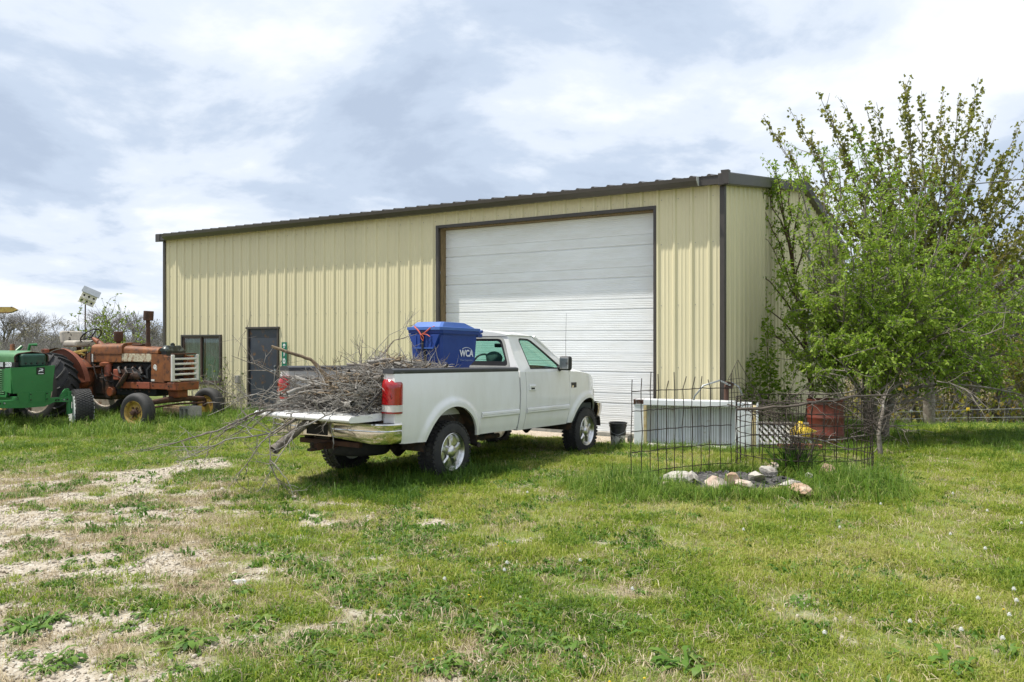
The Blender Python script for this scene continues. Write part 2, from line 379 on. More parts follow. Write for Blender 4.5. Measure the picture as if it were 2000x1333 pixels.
def ground_material():
    m = bpy.data.materials.new('yard_ground'); m.use_nodes = True; t = m.node_tree; N = t.nodes; L = t.links
    b = N['Principled BSDF']; b.inputs['Roughness'].default_value = .95; b.inputs['Specular IOR Level'].default_value = .2
    g = N.new('ShaderNodeNewGeometry'); src = g.outputs['Position']
    def noise(s, d=6, r=.65):
        n = N.new('ShaderNodeTexNoise'); n.inputs['Scale'].default_value = s; n.inputs['Detail'].default_value = d; n.inputs['Roughness'].default_value = r; L.new(src, n.inputs[0]); return n.outputs[0]
    def mapr(v, a, c):
        r = N.new('ShaderNodeMapRange'); r.inputs[1].default_value = a; r.inputs[2].default_value = c; L.new(v, r.inputs[0]); return r.outputs[0]
    def mixc(f, A, B):
        x = N.new('ShaderNodeMix'); x.data_type = 'RGBA'
        if isinstance(f, float): x.inputs[0].default_value = f
        else: L.new(f, x.inputs[0])
        for i, v in ((6, A), (7, B)):
            if isinstance(v, tuple): x.inputs[i].default_value = (*v, 1)
            else: L.new(v, x.inputs[i])
        return x.outputs[2]
    vor = N.new('ShaderNodeTexVoronoi'); vor.inputs['Scale'].default_value = 42; L.new(src, vor.inputs[0])
    gravel = mixc(mapr(noise(3), .35, .65), (.34, .29, .22), (.47, .415, .335))
    peb = N.new('ShaderNodeSeparateColor'); L.new(vor.outputs['Color'], peb.inputs[0])
    gravel = mixc(mapr(peb.outputs[0], .55, 1.0), gravel, (.54, .50, .43))
    gravel = mixc(mapr(noise(55, 3), .56, .7), gravel, (.16, .12, .085))
    soil = mixc(mapr(noise(24), .35, .7), (.20, .15, .09), (.36, .29, .185))
    grass = mixc(mapr(noise(9), .3, .7), (.11, .15, .035), (.22, .245, .075))
    a = N.new('ShaderNodeAttribute'); a.attribute_name = 'gravel'
    b2 = N.new('ShaderNodeAttribute'); b2.attribute_name = 'green'
    base = mixc(b2.outputs['Fac'], soil, grass)
    L.new(mixc(a.outputs['Fac'], base, gravel), b.inputs['Base Color'])
    bn = N.new('ShaderNodeBump'); bn.inputs['Strength'].default_value = .8; bn.inputs['Distance'].default_value = .02
    L.new(noise(38, 5), bn.inputs['Height']); L.new(bn.outputs[0], b.inputs['Normal'])
    return m
M['ground'] = ground_material()
# ------------------------------------------------------------------ ground
def gravel_mask(x, y):
    x = np.asarray(x, float); y = np.asarray(y, float)
    xc = -1.0 - .42 * (y - 4)
    m = ease(5.6, -2.6, x - xc) * ease(11.8, 9.2, y) * ease(-40, -12, x + 0 * y)
    n = .34 * fbm(x * 1.1 + y * .2, y * 1.3, 3, 3) + .66 * fbm(x * 3.6, y * 5.2, 8, 4)
    g = ease(.46, .86, m * .62 + (n - .5) * 2.1 + .12)
    dx = x + 4.5 + .12 * np.sin(y * 5); dy = y - 10.75
    u = dx * .32 + dy * .95; v = dx * .95 - dy * .32
    r = (u / 1.25) ** 2 + (v / .46) ** 2 + (fbm(x * 3, y * 3, 21, 3) - .5) * 1.1
    g = np.maximum(g, ease(1.15, .75, r))
    return np.clip(g * ease(14, 12.5, y), 0, 1)
def green_mask(x, y):
    x = np.asarray(x, float); y = np.asarray(y, float)
    xc = -1.0 - .42 * (y - 4)
    m = ease(5.0, -2.6, x - xc) * ease(12.2, 9.4, y)
    n = .5 * fbm(x * 1.1, y * .9, 31, 4) + .5 * fbm(x * 5, y * 5, 37, 3)
    return np.clip(ease(.22, .62, n + .24 - m * .46) * (1 - .8 * ease(39, 44, y) * ease(6, 12, x)), 0, 1)
def spaced(pieces):
    a = []
    for (p, q, st) in pieces: a += list(np.arange(p, q, st))
    return np.array(a + [pieces[-1][1]])
gx = spaced([(-900, -200, 100), (-200, -60, 20), (-60, -20, 4), (-20, -8, .6), (-8, 6, .075), (6, 26, .5), (26, 60, 4), (60, 200, 20), (200, 900, 100)])
gy = spaced([(-900, -100, 100), (-100, -10, 10), (-10, 3, 1), (3, 12.5, .08), (12.5, 24, .35), (24, 60, 2), (60, 200, 14), (200, 1500, 130)])
GX, GY = np.meshgrid(gx, gy); GZ = ground_z(GX, GY)
nx, ny = len(gx), len(gy)
me = bpy.data.meshes.new('ground')
vv = np.stack([GX, GY, GZ], -1).reshape(-1, 3)
idx = np.arange(nx * ny).reshape(ny, nx)
ff = np.stack([idx[:-1, :-1], idx[:-1, 1:], idx[1:, 1:], idx[1:, :-1]], -1).reshape(-1, 4)
me.vertices.add(len(vv)); me.vertices.foreach_set('co', vv.ravel())
me.loops.add(len(ff) * 4); me.loops.foreach_set('vertex_index', ff.ravel().astype(np.int32))
me.polygons.add(len(ff)); me.polygons.foreach_set('loop_start', np.arange(0, len(ff) * 4, 4, dtype=np.int32))
me.polygons.foreach_set('use_smooth', np.ones(len(ff), bool))
for nm, fn in (('gravel', gravel_mask), ('green', green_mask)):
    at_ = me.attributes.new(nm, 'FLOAT', 'POINT'); at_.data.foreach_set('value', fn(GX, GY).ravel().astype(np.float32))
me.update(); me.validate(); me.materials.append(M['ground'])
ground = bpy.data.objects.new('ground', me); COL.objects.link(ground); tag(ground, kind='structure')

# ------------------------------------------------------------------ metal building
BL, BW, BH = 14.72, 13.4, 4.40        # length, depth, eave height
B_ANG = math.atan2(-.5113, .8594)
B_O = Vector((3.544, 13.38, 0)) + BL * Vector((-.8594, .5113, 0))
shed = thing('metal_building', 'long cream metal-sided farm building with dark bronze trim and a tall white overhead door', 'building', B_O, B_ANG)
BM = Matrix.Translation(B_O) @ Matrix.Rotation(B_ANG, 4, 'Z')
def bpt(x, y, z): return BM @ Vector((x, y, z))
OPEN = [(8.86, 13.50, -1, 4.05), (3.16, 4.22, -1, 2.03), (.73, 2.18, .69, 1.85)]
def rib_profile(x0, x1, phase):
    """(x, depth) points of the ribbed sheet between x0 and x1"""
    P = []
    k0 = math.floor((x0 - phase) / .3048) - 1; k1 = math.ceil((x1 - phase) / .3048) + 1
    for k in range(k0, k1 + 1):
        c = phase + k * .3048
        P += [(c - .042, 0), (c - .016, .030), (c + .016, .030), (c + .042, 0)]
        for d in (.118, .187): P += [(c + d - .02, 0), (c + d - .011, .0065), (c + d + .011, .0065), (c + d + .02, 0)]
    Q = [p for p in P if x0 < p[0] < x1]
    def ev(x):
        for a, b in zip(P, P[1:]):
            if a[0] <= x <= b[0]: return a[1] + (b[1] - a[1]) * (x - a[0]) / (b[0] - a[0] + 1e-9)
        return 0
    return [(x0, ev(x0))] + Q + [(x1, ev(x1))]
def sheet(x0, x1, phase, topfn, fn, openings, bottom=.06):
    mb = MB(); P = rib_profile(x0, x1, phase)
    cuts = sorted({o[0] for o in openings} | {o[1] for o in openings})
    for c in cuts:
        if x0 < c < x1:
            for i in range(len(P) - 1):
                if P[i][0] < c < P[i + 1][0]:
                    t = (c - P[i][0]) / (P[i + 1][0] - P[i][0]); P.insert(i + 1, (c, P[i][1] + t * (P[i + 1][1] - P[i][1]))); break
    for (xa, da), (xb, db) in zip(P, P[1:]):
        xm = (xa + xb) / 2; iv = [(bottom, topfn(xa), topfn(xb))]
        for (oa, ob, za, zb) in openings:
            if oa <= xm <= ob:
                nv = []
                if za > bottom: nv.append((bottom, za, za))
                nv.append((zb, topfn(xa), topfn(xb))); iv = nv
        for z0, za, zb in iv:
            mb.add([fn(xa, -da, z0), fn(xb, -db, z0), fn(xb, -db, zb), fn(xa, -da, za)], [(0, 1, 2, 3)])
    return mb
N_F = 16; PH = .16
edges = [0] + [PH + .3048 * 3 * k - .11 for k in range(1, N_F)] + [BL]
for a, b in zip(edges, edges[1:]):
    sheet(a, b, PH, lambda x: BH - .02, lambda x, d, z: (x, d, z), OPEN).build('wall_panel', M['siding'], shed)
RISE = .98
def gz(y): return BH + RISE * (1 - abs(y - BW / 2) / (BW / 2))
ge = list(np.linspace(0, BW, 15))
for a, b in zip(ge, ge[1:]):
    sheet(a, b, .1, lambda y: gz(y) - .02, lambda y, d, z: (BL - d, y, z), [], min(.06, float(ground_z(*bpt(BL, b, 0).xy)) + .05)).build('gable_panel', M['siding'], shed)
bk = MB(); bk.box2((0, BW - .05, 0), (BL, BW, BH)); bk.box2((0, .1, 0), (.05, BW - .1, BH))
bk.build('rear_walls', M['siding'], shed)
fdn = MB(); fdn.box2((.03, .03, -2.6), (BL - .03, BW - .03, .075)); fdn.build('foundation', M['concrete'], shed)
# roof: ribbed sheets each 3 ft wide, front and rear slope
def roof_panel(a, b, front):
    mb = MB(); P = rib_profile(a, b, PH + .05)
    rows = []
    y0, y1 = (-.19, BW / 2) if front else (BW + .19, BW / 2)
    sl = RISE / (BW / 2)
    z0 = BH + .128 - sl * .19; z1 = BH + .128 + RISE
    for (x, d) in P: rows.append([(x, y0, z0 + d * 1.0), (x, y1, z1 + d * 1.0)])
    mb.grid(rows)
    # cut edge and closure at the eave
    mb.grid([[(x, y0, z0 + d * 1.0), (x, y0 + .003, z0 - .012)] for x, d in P])
    return mb
re_ = [-.14] + [PH + .05 + .3048 * 3 * k - .11 for k in range(1, 16)] + [BL + .14]
for a, b in zip(re_, re_[1:]):
    roof_panel(a, b, True).build('roof_panel', M['roof'], shed); roof_panel(a, b, False).build('roof_panel', M['roof'], shed)
rc = MB()
for s_ in (-1, 1): rc.box((BL / 2, BW / 2 + s_ * .13, BH + .158 + RISE - .019), (BL + .3, .28, .012), rot=(-s_ * math.atan(RISE * 2 / BW), 0, 0))
rc.build('ridge_cap', M['roof'], shed)
scr = MB()
for zf in (.22, 1.28, 2.36, 3.42, 4.2):
    for k in range(48):
        x = PH + .3048 * k + .066
        if any(a - .05 < x < b + .05 and c < zf < d_ + .05 for a, b, c, d_ in OPEN): continue
        scr.box((x, -.004, zf), (.012, .008, .012))
sco = scr.build('panel_screws', M['concrete'], shed); sco['kind'] = 'stuff'
# eave soffit, fascia and gutter
tr = MB(); tr.box2((-.13, -.16, BH - .03), (BL + .13, 0, BH + .05)); tr.build('eave_soffit', M['trim'], shed)
g = MB()
prof = [(-.165, BH - .055), (-.215, BH - .055), (-.30, BH + .02), (-.31, BH + .078), (-.296, BH + .078), (-.285, BH + .03), (-.21, BH - .04), (-.165, BH - .04)]
gl0, gl1 = .28, BL - .36
n = len(prof)
g.add([(gl0, y, z) for y, z in prof] + [(gl1, y, z) for y, z in prof], [(i, (i + 1) % n, n + (i + 1) % n, n + i) for i in range(n)])
gut = g.build('gutter', M['gutter'], shed)
for xx in (gl0, gl1):
    e = MB(); e.add([(xx - .006, y, z) for y, z in prof[:4]] + [(xx - .006, -.165, BH + .115)] + [(xx + .006, y, z) for y, z in prof[:4]] + [(xx + .006, -.165, BH + .115)],
          [(0, 1, 2, 3, 4), (9, 8, 7, 6, 5)] + [(i, (i + 1) % 5, 5 + (i + 1) % 5, 5 + i) for i in range(5)])
    e.build('gutter_end_cap', M['white_gal'] if xx > 5 else M['gutter'], gut)
fb = MB(); fb.box2((-.13, -.175, BH - .05), (BL + .13, -.162, BH + .10)); fb.build('eave_fascia', M['trim'], shed)
# rake trim boards of both gables
for xr in (BL + .055, -.055):
    for s_ in (0, 1):
        rk = MB(); ya, yb = (-.19, BW / 2) if s_ == 0 else (BW + .19, BW / 2)
        za = BH - RISE / (BW / 2) * .19; zb = BH + RISE
        xs = (xr - .09, xr + .09)
        rk.add([(x, y, z + dz) for x in xs for (y, z) in ((ya, za), (yb, zb)) for dz in (-.05, .155)],
               [(0, 1, 3, 2), (4, 6, 7, 5), (0, 2, 6, 4), (1, 5, 7, 3), (0, 4, 5, 1), (2, 3, 7, 6)])
        rk.build('rake_trim', M['trim'], shed, bevel=.012)
cap = MB(); cap.add([(BL + .15, -.20, BH - .06), (BL + .15, -.20, BH + .17), (BL + .02, -.21, BH + .17), (BL + .06, -.21, BH - .06), (BL + .155, -.10, BH + .17), (BL + .155, -.10, BH - .05)],
        [(0, 1, 2, 3), (0, 5, 4, 1), (1, 4, 2), (0, 3, 5), (2, 4, 5, 3)])
cap.build('corner_cap', M['trim'], shed)
for xc in (0, BL):
    s_ = 1 if xc > 1 else -1
    ct = MB(); ct.box2((xc - s_ * .045, -.042, .02), (xc + s_ * .040, 0, BH - .06)); ct.box2((xc, .0, .02), (xc + s_ * .042, .06, BH - .04)); ct.build('corner_trim', M['trim'], shed, bevel=.006)
for a, b in ((0, 3.1), (4.28, 8.8), (13.56, BL)): MB().box2((a, -.035, .03), (b, 0, .065)).build('base_trim', M['trim'], shed)
# overhead door
oa, ob, _, oz = OPEN[0]
dr = MB(); dr.box2((oa - .07, -.04, .0), (oa + .0, .035, oz + .06)); dr.box2((ob, -.04, 0), (ob + .05, .035, oz + .06)); dr.box2((oa, -.04, oz), (ob, .035, oz + .06))
frame = dr.build('door_surround', M['trim'], shed, bevel=.006)
jw = MB(); jw.box2((oa, .036, 0), (oa + .02, .30, oz)); jw.box2((ob - .02, .036, 0), (ob, .30, oz)); jw.box2((oa + .02, .036, oz - .02), (ob - .02, .30, oz))
jw.build('door_jamb', M['wood'], shed)
vt = MB(); vt.box2((oa - .1, .35, .1), (ob + .1, .38, oz + .15)); vt.build('inner_darkness', M['dark'], shed)
odoor = thing('overhead_door', None, None, (0, 0, 0)); odoor.parent = shed
NS = 7; SH = (oz - .03) / NS
def door_section():
    mb = MB(); P = []
    def gv(z, wd, d): return [(z - wd, 0), (z - wd * .5, d), (z + wd * .5, d), (z + wd, 0)]
    P += [(0.0, .016), (.008, .016), (.016, 0)]
    for z in (.05, .085, .12): P += gv(z, .007, .0035)
    P += gv(.185, .013, .013)
    for z in (.235, .27, .305): P += gv(z, .007, .0035)
    P += gv(.345, .008, .006)
    for z in (.40, .435, .47, .505): P += gv(z, .007, .0035)
    P += [(SH - .016, 0), (SH - .008, .014), (SH - .002, .016)]
    rows = [[(oa + .021, .20 + d, z), (ob - .021, .20 + d, z)] for z, d in P]
    mb.grid(rows); mb.box2((oa + .021, .225, 0), (ob - .021, .245, SH - .002))
    return mb
s0 = door_section().build('door_section', M['door_white'], odoor); s0.location = (0, 0, .02)
for k in range(1, NS): piece('door_section', s0.data, odoor, (0, 0, .02 + SH * k))
sl = MB(); sl.box2((oa + .021, .19, 0.0), (ob - .021, .25, .019)); sl.build('bottom_seal', M['blackpl'], odoor)
lk = MB(); lk.box((ob - .055, .185, 1.62), (.045, .03, .11)); lk.box((ob - .02, .17, 1.62), (.03, .05, .05)); lk.build('door_latch', M['black'], odoor)
ap = MB()
ap.add([bpt(oa - .4, -.9, 0), bpt(ob + .2, -.5, 0), bpt(ob + .2, .2, 0), bpt(oa - .4, .2, 0)], [(0, 1, 2, 3)])
# gravel apron in front of the door
apm = MB(); rows = []
for i in range(30):
    x = oa - .2 + (ob - oa + .3) * i / 29; d = .35 + .28 * math.sin(i * 1.3) * math.sin(i * .37 + 1) + .2
    rows.append([tuple(bpt(x, -d, 0).xy) + (float(ground_z(*bpt(x, -d, 0).xy)) - .004,), tuple(bpt(x, -.02, 0).xy) + (float(ground_z(*bpt(x, 0, 0).xy)) + .03,)])
apm.grid(rows); tag(apm.build('gravel_apron', mat('apron_gravel', (.40, .33, .25), .95, var=.3, vscale=30, second=(.55, .5, .43), amount=.4, sscale=45, bump=.8, bscale=50)), kind='structure')
# walk door
wa, wb, _, wz = OPEN[1]
wf = MB(); wf.box2((wa - .0, -.035, .05), (wa + .05, .06, wz)); wf.box2((wb - .05, -.035, .05), (wb, .06, wz)); wf.box2((wa - .03, -.06, wz - .005), (wb + .03, .06, wz + .045))
wf.build('door_frame', M['trim'], shed, bevel=.005)
wd = MB(); wd.box2((wa + .052, .0, .055), (wb - .052, .045, wz - .006)); wdo = wd.build('walk_door', M['walkdoor'], shed, bevel=.004)
hd = MB(); hd.box((wb - .13, -.008, 1.0), (.06, .015, .16)); hd.tube([(wb - .13, -.01, 1.03), (wb - .13, -.06, 1.03), (wb - .22, -.07, 1.02)], .012, 8); hd.lathe([(0, -.03), (.022, -.03), (.024, -.015), (.022, 0)], 12, 'y', (wb - .13, 0, 1.14))
hd.build('handle', M['galv'], wdo, smooth=40)
for z in (.35, 1.05, 1.72): MB().cyl((wa + .055, -.012, z - .05), (wa + .055, -.012, z + .05), .011, 8).build('hinge', M['black'], wdo)
st = MB(); st.box2((wa - .1, -.55, -.1), (wb + .1, -.045, .03)); st.build('door_step', M['concrete'], shed, bevel=.01)
# window
xa, xb, za, zb = OPEN[2]
wn_ = thing('window', None, None); wn_.parent = shed
f = MB(); f.box2((xa - .04, -.05, za - .05), (xb + .04, .03, za)); f.box2((xa - .04, -.05, zb), (xb + .04, .03, zb + .045)); f.box2((xa - .04, -.05, za), (xa + .02, .03, zb)); f.box2((xb - .02, -.05, za), (xb + .04, .03, zb))
f.build('frame', M['trim'], wn_, bevel=.005)
xm = (xa + xb) / 2
for q, (p, r_) in enumerate(((xa + .02, xm + .02), (xm - .02, xb - .02))):
    yo = -.012 if q == 0 else .018
    s_ = MB(); bw = .05
    s_.box2((p, yo - .012, za), (p + bw, yo + .012, zb)); s_.box2((r_ - bw, yo - .012, za), (r_, yo + .012, zb)); s_.box2((p + bw, yo - .012, za), (r_ - bw, yo + .012, za + bw)); s_.box2((p + bw, yo - .012, zb - bw), (r_ - bw, yo + .012, zb))
    s_.build('sash', M['brown'], wn_, bevel=.004)
    gp = MB(); gp.box2((p + bw, yo - .003, za + bw), (r_ - bw, yo + .003, zb - bw)); gp.build('pane', M['glass_b'], wn_)
for q, (p, r_) in enumerate(((xa, xm + .03), (xm + .06, xb))):
    rows = []
    for i in range(60):
        x = p + (r_ - p) * i / 59; d = .065 + .016 * math.sin(i * .95) + .012 * math.sin(i * 2.3 + q)
        rows.append([(x, d, za - .02), (x, d * .8 + .02, zb + .02)])
    c_ = MB(); c_.grid(rows); c_.build('curtain', M['curtain'], wn_, smooth=60)
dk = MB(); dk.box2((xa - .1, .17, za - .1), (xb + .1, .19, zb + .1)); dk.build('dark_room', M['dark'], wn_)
# rusty streak above the conduit, pipe on the gable wall
cp = MB(); cp.cyl(bpt(BL + .07, 7.2, .9), bpt(BL + .07, 7.2, 5.0), .028, 10)
for z in (1.5, 3.0, 4.6): cp.box(bpt(BL + .055, 7.2, z), (.09, .09, .03))
tag(cp.build('conduit_pipe', M['galv'], smooth=40), 'grey vertical conduit pipe running up the shaded gable wall behind the small tree', 'pipe')
# number sign, bell bracket, outlet box
sx = 4.45
sg = thing('number_sign', 'narrow green address sign reading 8100 standing out beside the grey walk door', 'sign', bpt(sx, -.05, 1.35), B_ANG)
s_ = MB(); s_.box((0, -.012, 0), (.17, .004, .72)); sb = s_.build('sign_plate', M['signgreen'], sg, bevel=.001)
for z in (.2, -.22): MB().box((0, .012, z), (.05, .045, .05)).build('sign_bracket', M['galv'], sg)
def text_obj(body, name, size, mat_, parent, loc, rot, ext=.001, align='CENTER', space=1.0, bold=0, shear=0):
    cu = bpy.data.curves.new(name, 'FONT'); cu.body = body; cu.size = size; cu.extrude = ext; cu.align_x = align; cu.align_y = 'CENTER'; cu.space_line = space; cu.offset = bold; cu.shear = shear
    tmp = bpy.data.objects.new(name, cu); COL.objects.link(tmp)
    dg = bpy.context.evaluated_depsgraph_get(); me = bpy.data.meshes.new_from_object(tmp.evaluated_get(dg)); bpy.data.objects.remove(tmp)
    me.materials.clear(); me.materials.append(mat_); me.name = name
    o = bpy.data.objects.new(name, me); COL.objects.link(o); o.parent = parent; o.location = loc; o.rotation_euler = rot; return o
for i, ch in enumerate('8100'): text_obj(ch, 'numeral', .165, M['lettering'], sg, (0, -.0155, .255 - .17 * i), (R(90), 0, 0), bold=.004)
be = thing('rusty_bell', 'small rusty bell hanging from an iron bracket below the green address sign', 'bell', bpt(sx + .02, -.03, .86), B_ANG)
b_ = MB(); b_.lathe([(0, .10), (.02, .10), (.035, .07), (.045, .02), (.075, -.06), (.085, -.075), (.06, -.07), (0, -.02)], 16, 'z', (-.06, -.10, -.02)); b_.build('bell_body', M['rust'], be, smooth=50)
b_ = MB(); b_.tube([(.06, .02, .13), (.06, -.10, .14), (-.06, -.10, .13), (-.06, -.10, .08)], .012, 8); b_.box((.06, .01, 0), (.05, .02, .42)); b_.build('bell_bracket', M['rust'], be)
ox = thing('outlet_box', 'grey outdoor outlet box on a thin conduit left of the walk door', 'outlet', bpt(2.86, -.03, .80), B_ANG)
b_ = MB(); b_.box((0, -.03, 0), (.13, .075, .19)); bb = b_.build('box_body', M['galv'], ox, bevel=.008)
b_ = MB(); b_.box((0, -.072, 0), (.115, .012, .165)); b_.build('cover', M['concrete'], ox, bevel=.004)
b_ = MB(); b_.cyl((.0, -.02, -.09), (.0, -.02, -.78), .013, 8); b_.build('conduit', M['galv'], ox)
# ------------------------------------------------------------------ pickup truck (x right, y forward from the tail, z up)
T_YAW = .584
TO = Vector((-2.153, 9.569, 0))
truck = thing('pickup_truck', 'dirty white single-cab pickup truck with an open tailgate, parked facing the overhead door', 'truck', TO, rot=(-.02, 0, -T_YAW))
truck.location.z = .02 + float(ground_z(-1.5, 10.5))
TM = Matrix.Translation(truck.location) @ Euler((-.02, 0, -T_YAW)).to_matrix().to_4x4()
def tpt(x, y, z): return TM @ Vector((x, y, z))
AX_R, AX_F, HUB = 1.09, 4.63, .39
def uh(h): return float(np.interp(h, [.45, .52, .62, .75, .9, 1.05, 1.2, 1.3, 1.38, 1.84], [.905, .925, .952, .972, .982, .981, .972, .962, .945, .70]))
def nose(s): return 0 if s < 4.55 else .20 * ((s - 4.55) / .62) ** 2.2
def side_panel(sg, s0, s1, low, top, arch=None, rows=18, n=24, extra=()):
    """outer skin with a wheel opening and its flare; low/top are functions of s"""
    ss = list(np.linspace(s0, s1, n)) + list(extra)
    if arch:
        c, Rr, hz_ = arch
        for a in np.linspace(0, math.pi, 41): ss.append(c + Rr * math.cos(a))
        for a in np.linspace(0, math.pi, 25): ss.append(c + (Rr + .10) * math.cos(a))
    ss = sorted(x for x in ss if s0 - 1e-6 <= x <= s1 + 1e-6)
    ss = [a for i, a in enumerate(ss) if i == 0 or a - ss[i - 1] > .002]
    P = []
    for s in ss:
        lo, hi = low(s), top(s)
        if arch and abs(s - c) < Rr: lo = max(lo, hz_ + math.sqrt(max(0, Rr * Rr - (s - c) ** 2)))
        col = []
        for j in range(rows + 1):
            t = (j / rows) ** 1.7; h = lo + (hi - lo) * t
            u = uh(h) - nose(s)
            if arch:
                d = math.hypot(s - c, max(h - hz_, 0)) - Rr
                if d < .13: u += .036 * (1 - ease(.055, .125, d)) * (1 if d > -.01 else 0)
            col.append((sg * u, s, h))
        P.append(col)
    return P
def panel(name, sg, P, m, thick=.03, parent=truck):
    mb = MB(); mb.grid(P if sg > 0 else P[::-1])
    # turned edges so that the sheet has depth
    Q = [[(x - sg * thick, y, z) for (x, y, z) in col] for col in P]
    for A, B in ((P[0], Q[0]), (P[-1], Q[-1]), ([c[0] for c in P], [c[0] for c in Q]), ([c[-1] for c in P], [c[-1] for c in Q])):
        mb.grid([A, B])
    return mb.build(name, m, parent, smooth=38)
top_bed = lambda s: 1.365
low_bed = lambda s: .52 if s > .25 else .52 + .03 * (1 - s / .25)
htop = lambda s: float(np.interp(s, [2.6, 4.03, 4.3, 4.6, 4.8, 4.93, 5.05, 5.15], [1.33, 1.325, 1.315, 1.29, 1.25, 1.20, 1.10, .98]))
for sg in (1, -1):
    panel('bed_side', sg, side_panel(sg, 0.0, 2.60, low_bed, top_bed, (AX_R, .53, HUB)), M['paint'])
    panel('cab_corner', sg, side_panel(sg, 2.635, 2.775, lambda s: .50, lambda s: 1.33, n=5), M['paint'])
    d = panel('door', sg, side_panel(sg, 2.785, 4.035, lambda s: .505, lambda s: 1.33), M['paint'])
    fe = panel('front_fender', sg, side_panel(sg, 4.045, 5.14, lambda s: .52 if s < 4.6 else .52 + .18 * ease(5.0, 5.14, s), htop, (AX_F, .50, HUB)), M['paint'])
    for c in kids(d): pass
    # side moulding
    for a, b, par in ((1.69, 2.59, truck), (2.80, 4.02, d)):
        mb = MB(); rows = []
        for s in np.linspace(a, b, 8):
            rows.append([(sg * (uh(.74) + .004), s, .735), (sg * (uh(.75) + .020), s, .745), (sg * (uh(.77) + .022), s, .768), (sg * (uh(.78) + .012), s, .772), (sg * (uh(.79) + .022), s, .776), (sg * (uh(.8) + .020), s, .80), (sg * (uh(.81) + .004), s, .812)])
        mb.grid(rows); mb.add(rows[0], [tuple(range(7))]); mb.add(rows[-1], [tuple(range(7))]); mb.build('side_moulding', M['flare'], par)
    # handle and key
    mb = MB(); mb.box((sg * .986, 2.93, 1.10), (.02, .17, .085)); h_ = mb.build('handle_cup', M['flare'], d, bevel=.008)
    mb = MB(); mb.box((sg * .997, 2.93, 1.118), (.016, .13, .03)); mb.build('handle', M['paint'], d, bevel=.006)
    mb = MB(); mb.box((sg * .997, 2.93, 1.088), (.004, .09, .022)); mb.build('handle_recess', M['dark'], d)
    # fender badge
    mb = MB(); mb.box((sg * .974, 4.17, 1.105), (.012, .17, .085)); bd = mb.build('fender_badge', M['blackpl'], fe, bevel=.003)
    mb = MB(); mb.box((sg * .982, 4.13 if sg > 0 else 4.2, 1.085), (.006, .05, .035)); mb.build('badge_emblem', M['chrome'], fe, bevel=.002)
    # fuel door only on the left
    # mud flap behind the rear wheel opening and rocker pinch
    mb = MB(); mb.box((sg * .92, 1.665, .55), (.02, .03, .12)); mb.build('flap', M['rust'], truck)
    # wheel wells
    for c, Rr in ((AX_R, .53), (AX_F, .50)):
        mb = MB(); rows = []
        for a in np.linspace(0.02, math.pi - .02, 24):
            y, z = c + (Rr + .01) * math.cos(a), HUB + (Rr + .01) * math.sin(a)
            rows.append([(sg * .955, y, z), (sg * .60, y, z)])
        mb.grid(rows); mb.add([r[1] for r in rows], [tuple(range(len(rows)))]); mb.build('wheel_well', M['under'], truck)
    # inner bed wall, post and rail cap
    mb = MB(); mb.box2((sg * .80, .0, .83), (sg * .82, 2.52, 1.36)); mb.box2((sg * .82, .002, 1.34), (sg * .93, 2.56, 1.362)); mb.build('inner_bed_wall', M['bedinner'], truck)
    mb = MB(); P = [(sg * (uh(h) - .012), .004, h) for h in np.linspace(.56, 1.36, 9)]; Q = [(sg * .80, .004, h) for h in np.linspace(.56, 1.36, 9)]; mb.grid([P, Q]); mb.build('bed_post', M['paint'], truck)
    mb = MB(); rows = []
    for s in np.linspace(-.015, 2.59, 30):
        e = .0 if s < 2.5 else 0
        rows.append([(sg * (.953), s, 1.338), (sg * (.962), s, 1.36), (sg * .957, s, 1.385), (sg * .92, s, 1.40), (sg * .83, s, 1.398), (sg * .795, s, 1.38), (sg * .79, s, 1.34)])
    mb.grid(rows); mb.add(rows[0], [tuple(range(7))]); mb.add(rows[-1], [tuple(range(7))]); mb.build('rail_cap', M['railcap'], truck, smooth=50)
    # tail lamp
    mb = MB()
    def lamp(z0, z1, ex=0):
        out_ = [(.795, .012), (.80, -.03 - ex), (.86, -.052 - ex), (.93, -.050 - ex), (.985, -.022), (1.003 + ex, .025), (1.002, .085), (.984, .122)]
        rows = []
        for t in np.linspace(0, 1, 14):
            z = z0 + (z1 - z0) * t
            T = (z - .88) / (1.275 - .88); sh = .030 * max(0, (T - .80) / .20) ** 2
            rows.append([(sg * (x - (sh if x > .9 else 0)), y + (sh if y < 0 else 0) , z - (.03 * ((x - .9) / .1) ** 2 * max(0, (T - .85) / .15) if x > .9 else 0)) for x, y in out_])
        return rows
    mb.grid(lamp(.985, 1.275)); r_ = lamp(.985, 1.275); mb.add(r_[-1], [tuple(range(8))]); mb.add(r_[0], [tuple(range(8))])
    tl = mb.build('tail_light', M['red_lens'], truck, smooth=50)
    mb = MB(); mb.grid(lamp(.905, .982, -.004)); mb.build('reversing_lens', M['clear_lens'], tl, smooth=50)
    mb = MB(); r_ = lamp(.885, .905); mb.grid(r_); mb.add(r_[0], [tuple(range(8))]); mb.build('lens_base', M['red_dark'], tl, smooth=50)
    mb = MB(); mb.rock((sg * .925, -.035, 1.09), (.045, .028, .05), 1, 3, 0); mb.build('bulb_lens', M['red_dark'], tl, smooth=80)
    # door glass frame, upper cab side
    def upos(s, h, dpt): return (sg * (uh(h) - .004 - dpt), s, h)
    outer = [(2.640, 1.33), (4.12, 1.33), (4.06, 1.37), (3.86, 1.50), (3.62, 1.67), (3.44, 1.79), (3.32, 1.848), (3.15, 1.865), (2.80, 1.868), (2.70, 1.855), (2.665, 1.80)]
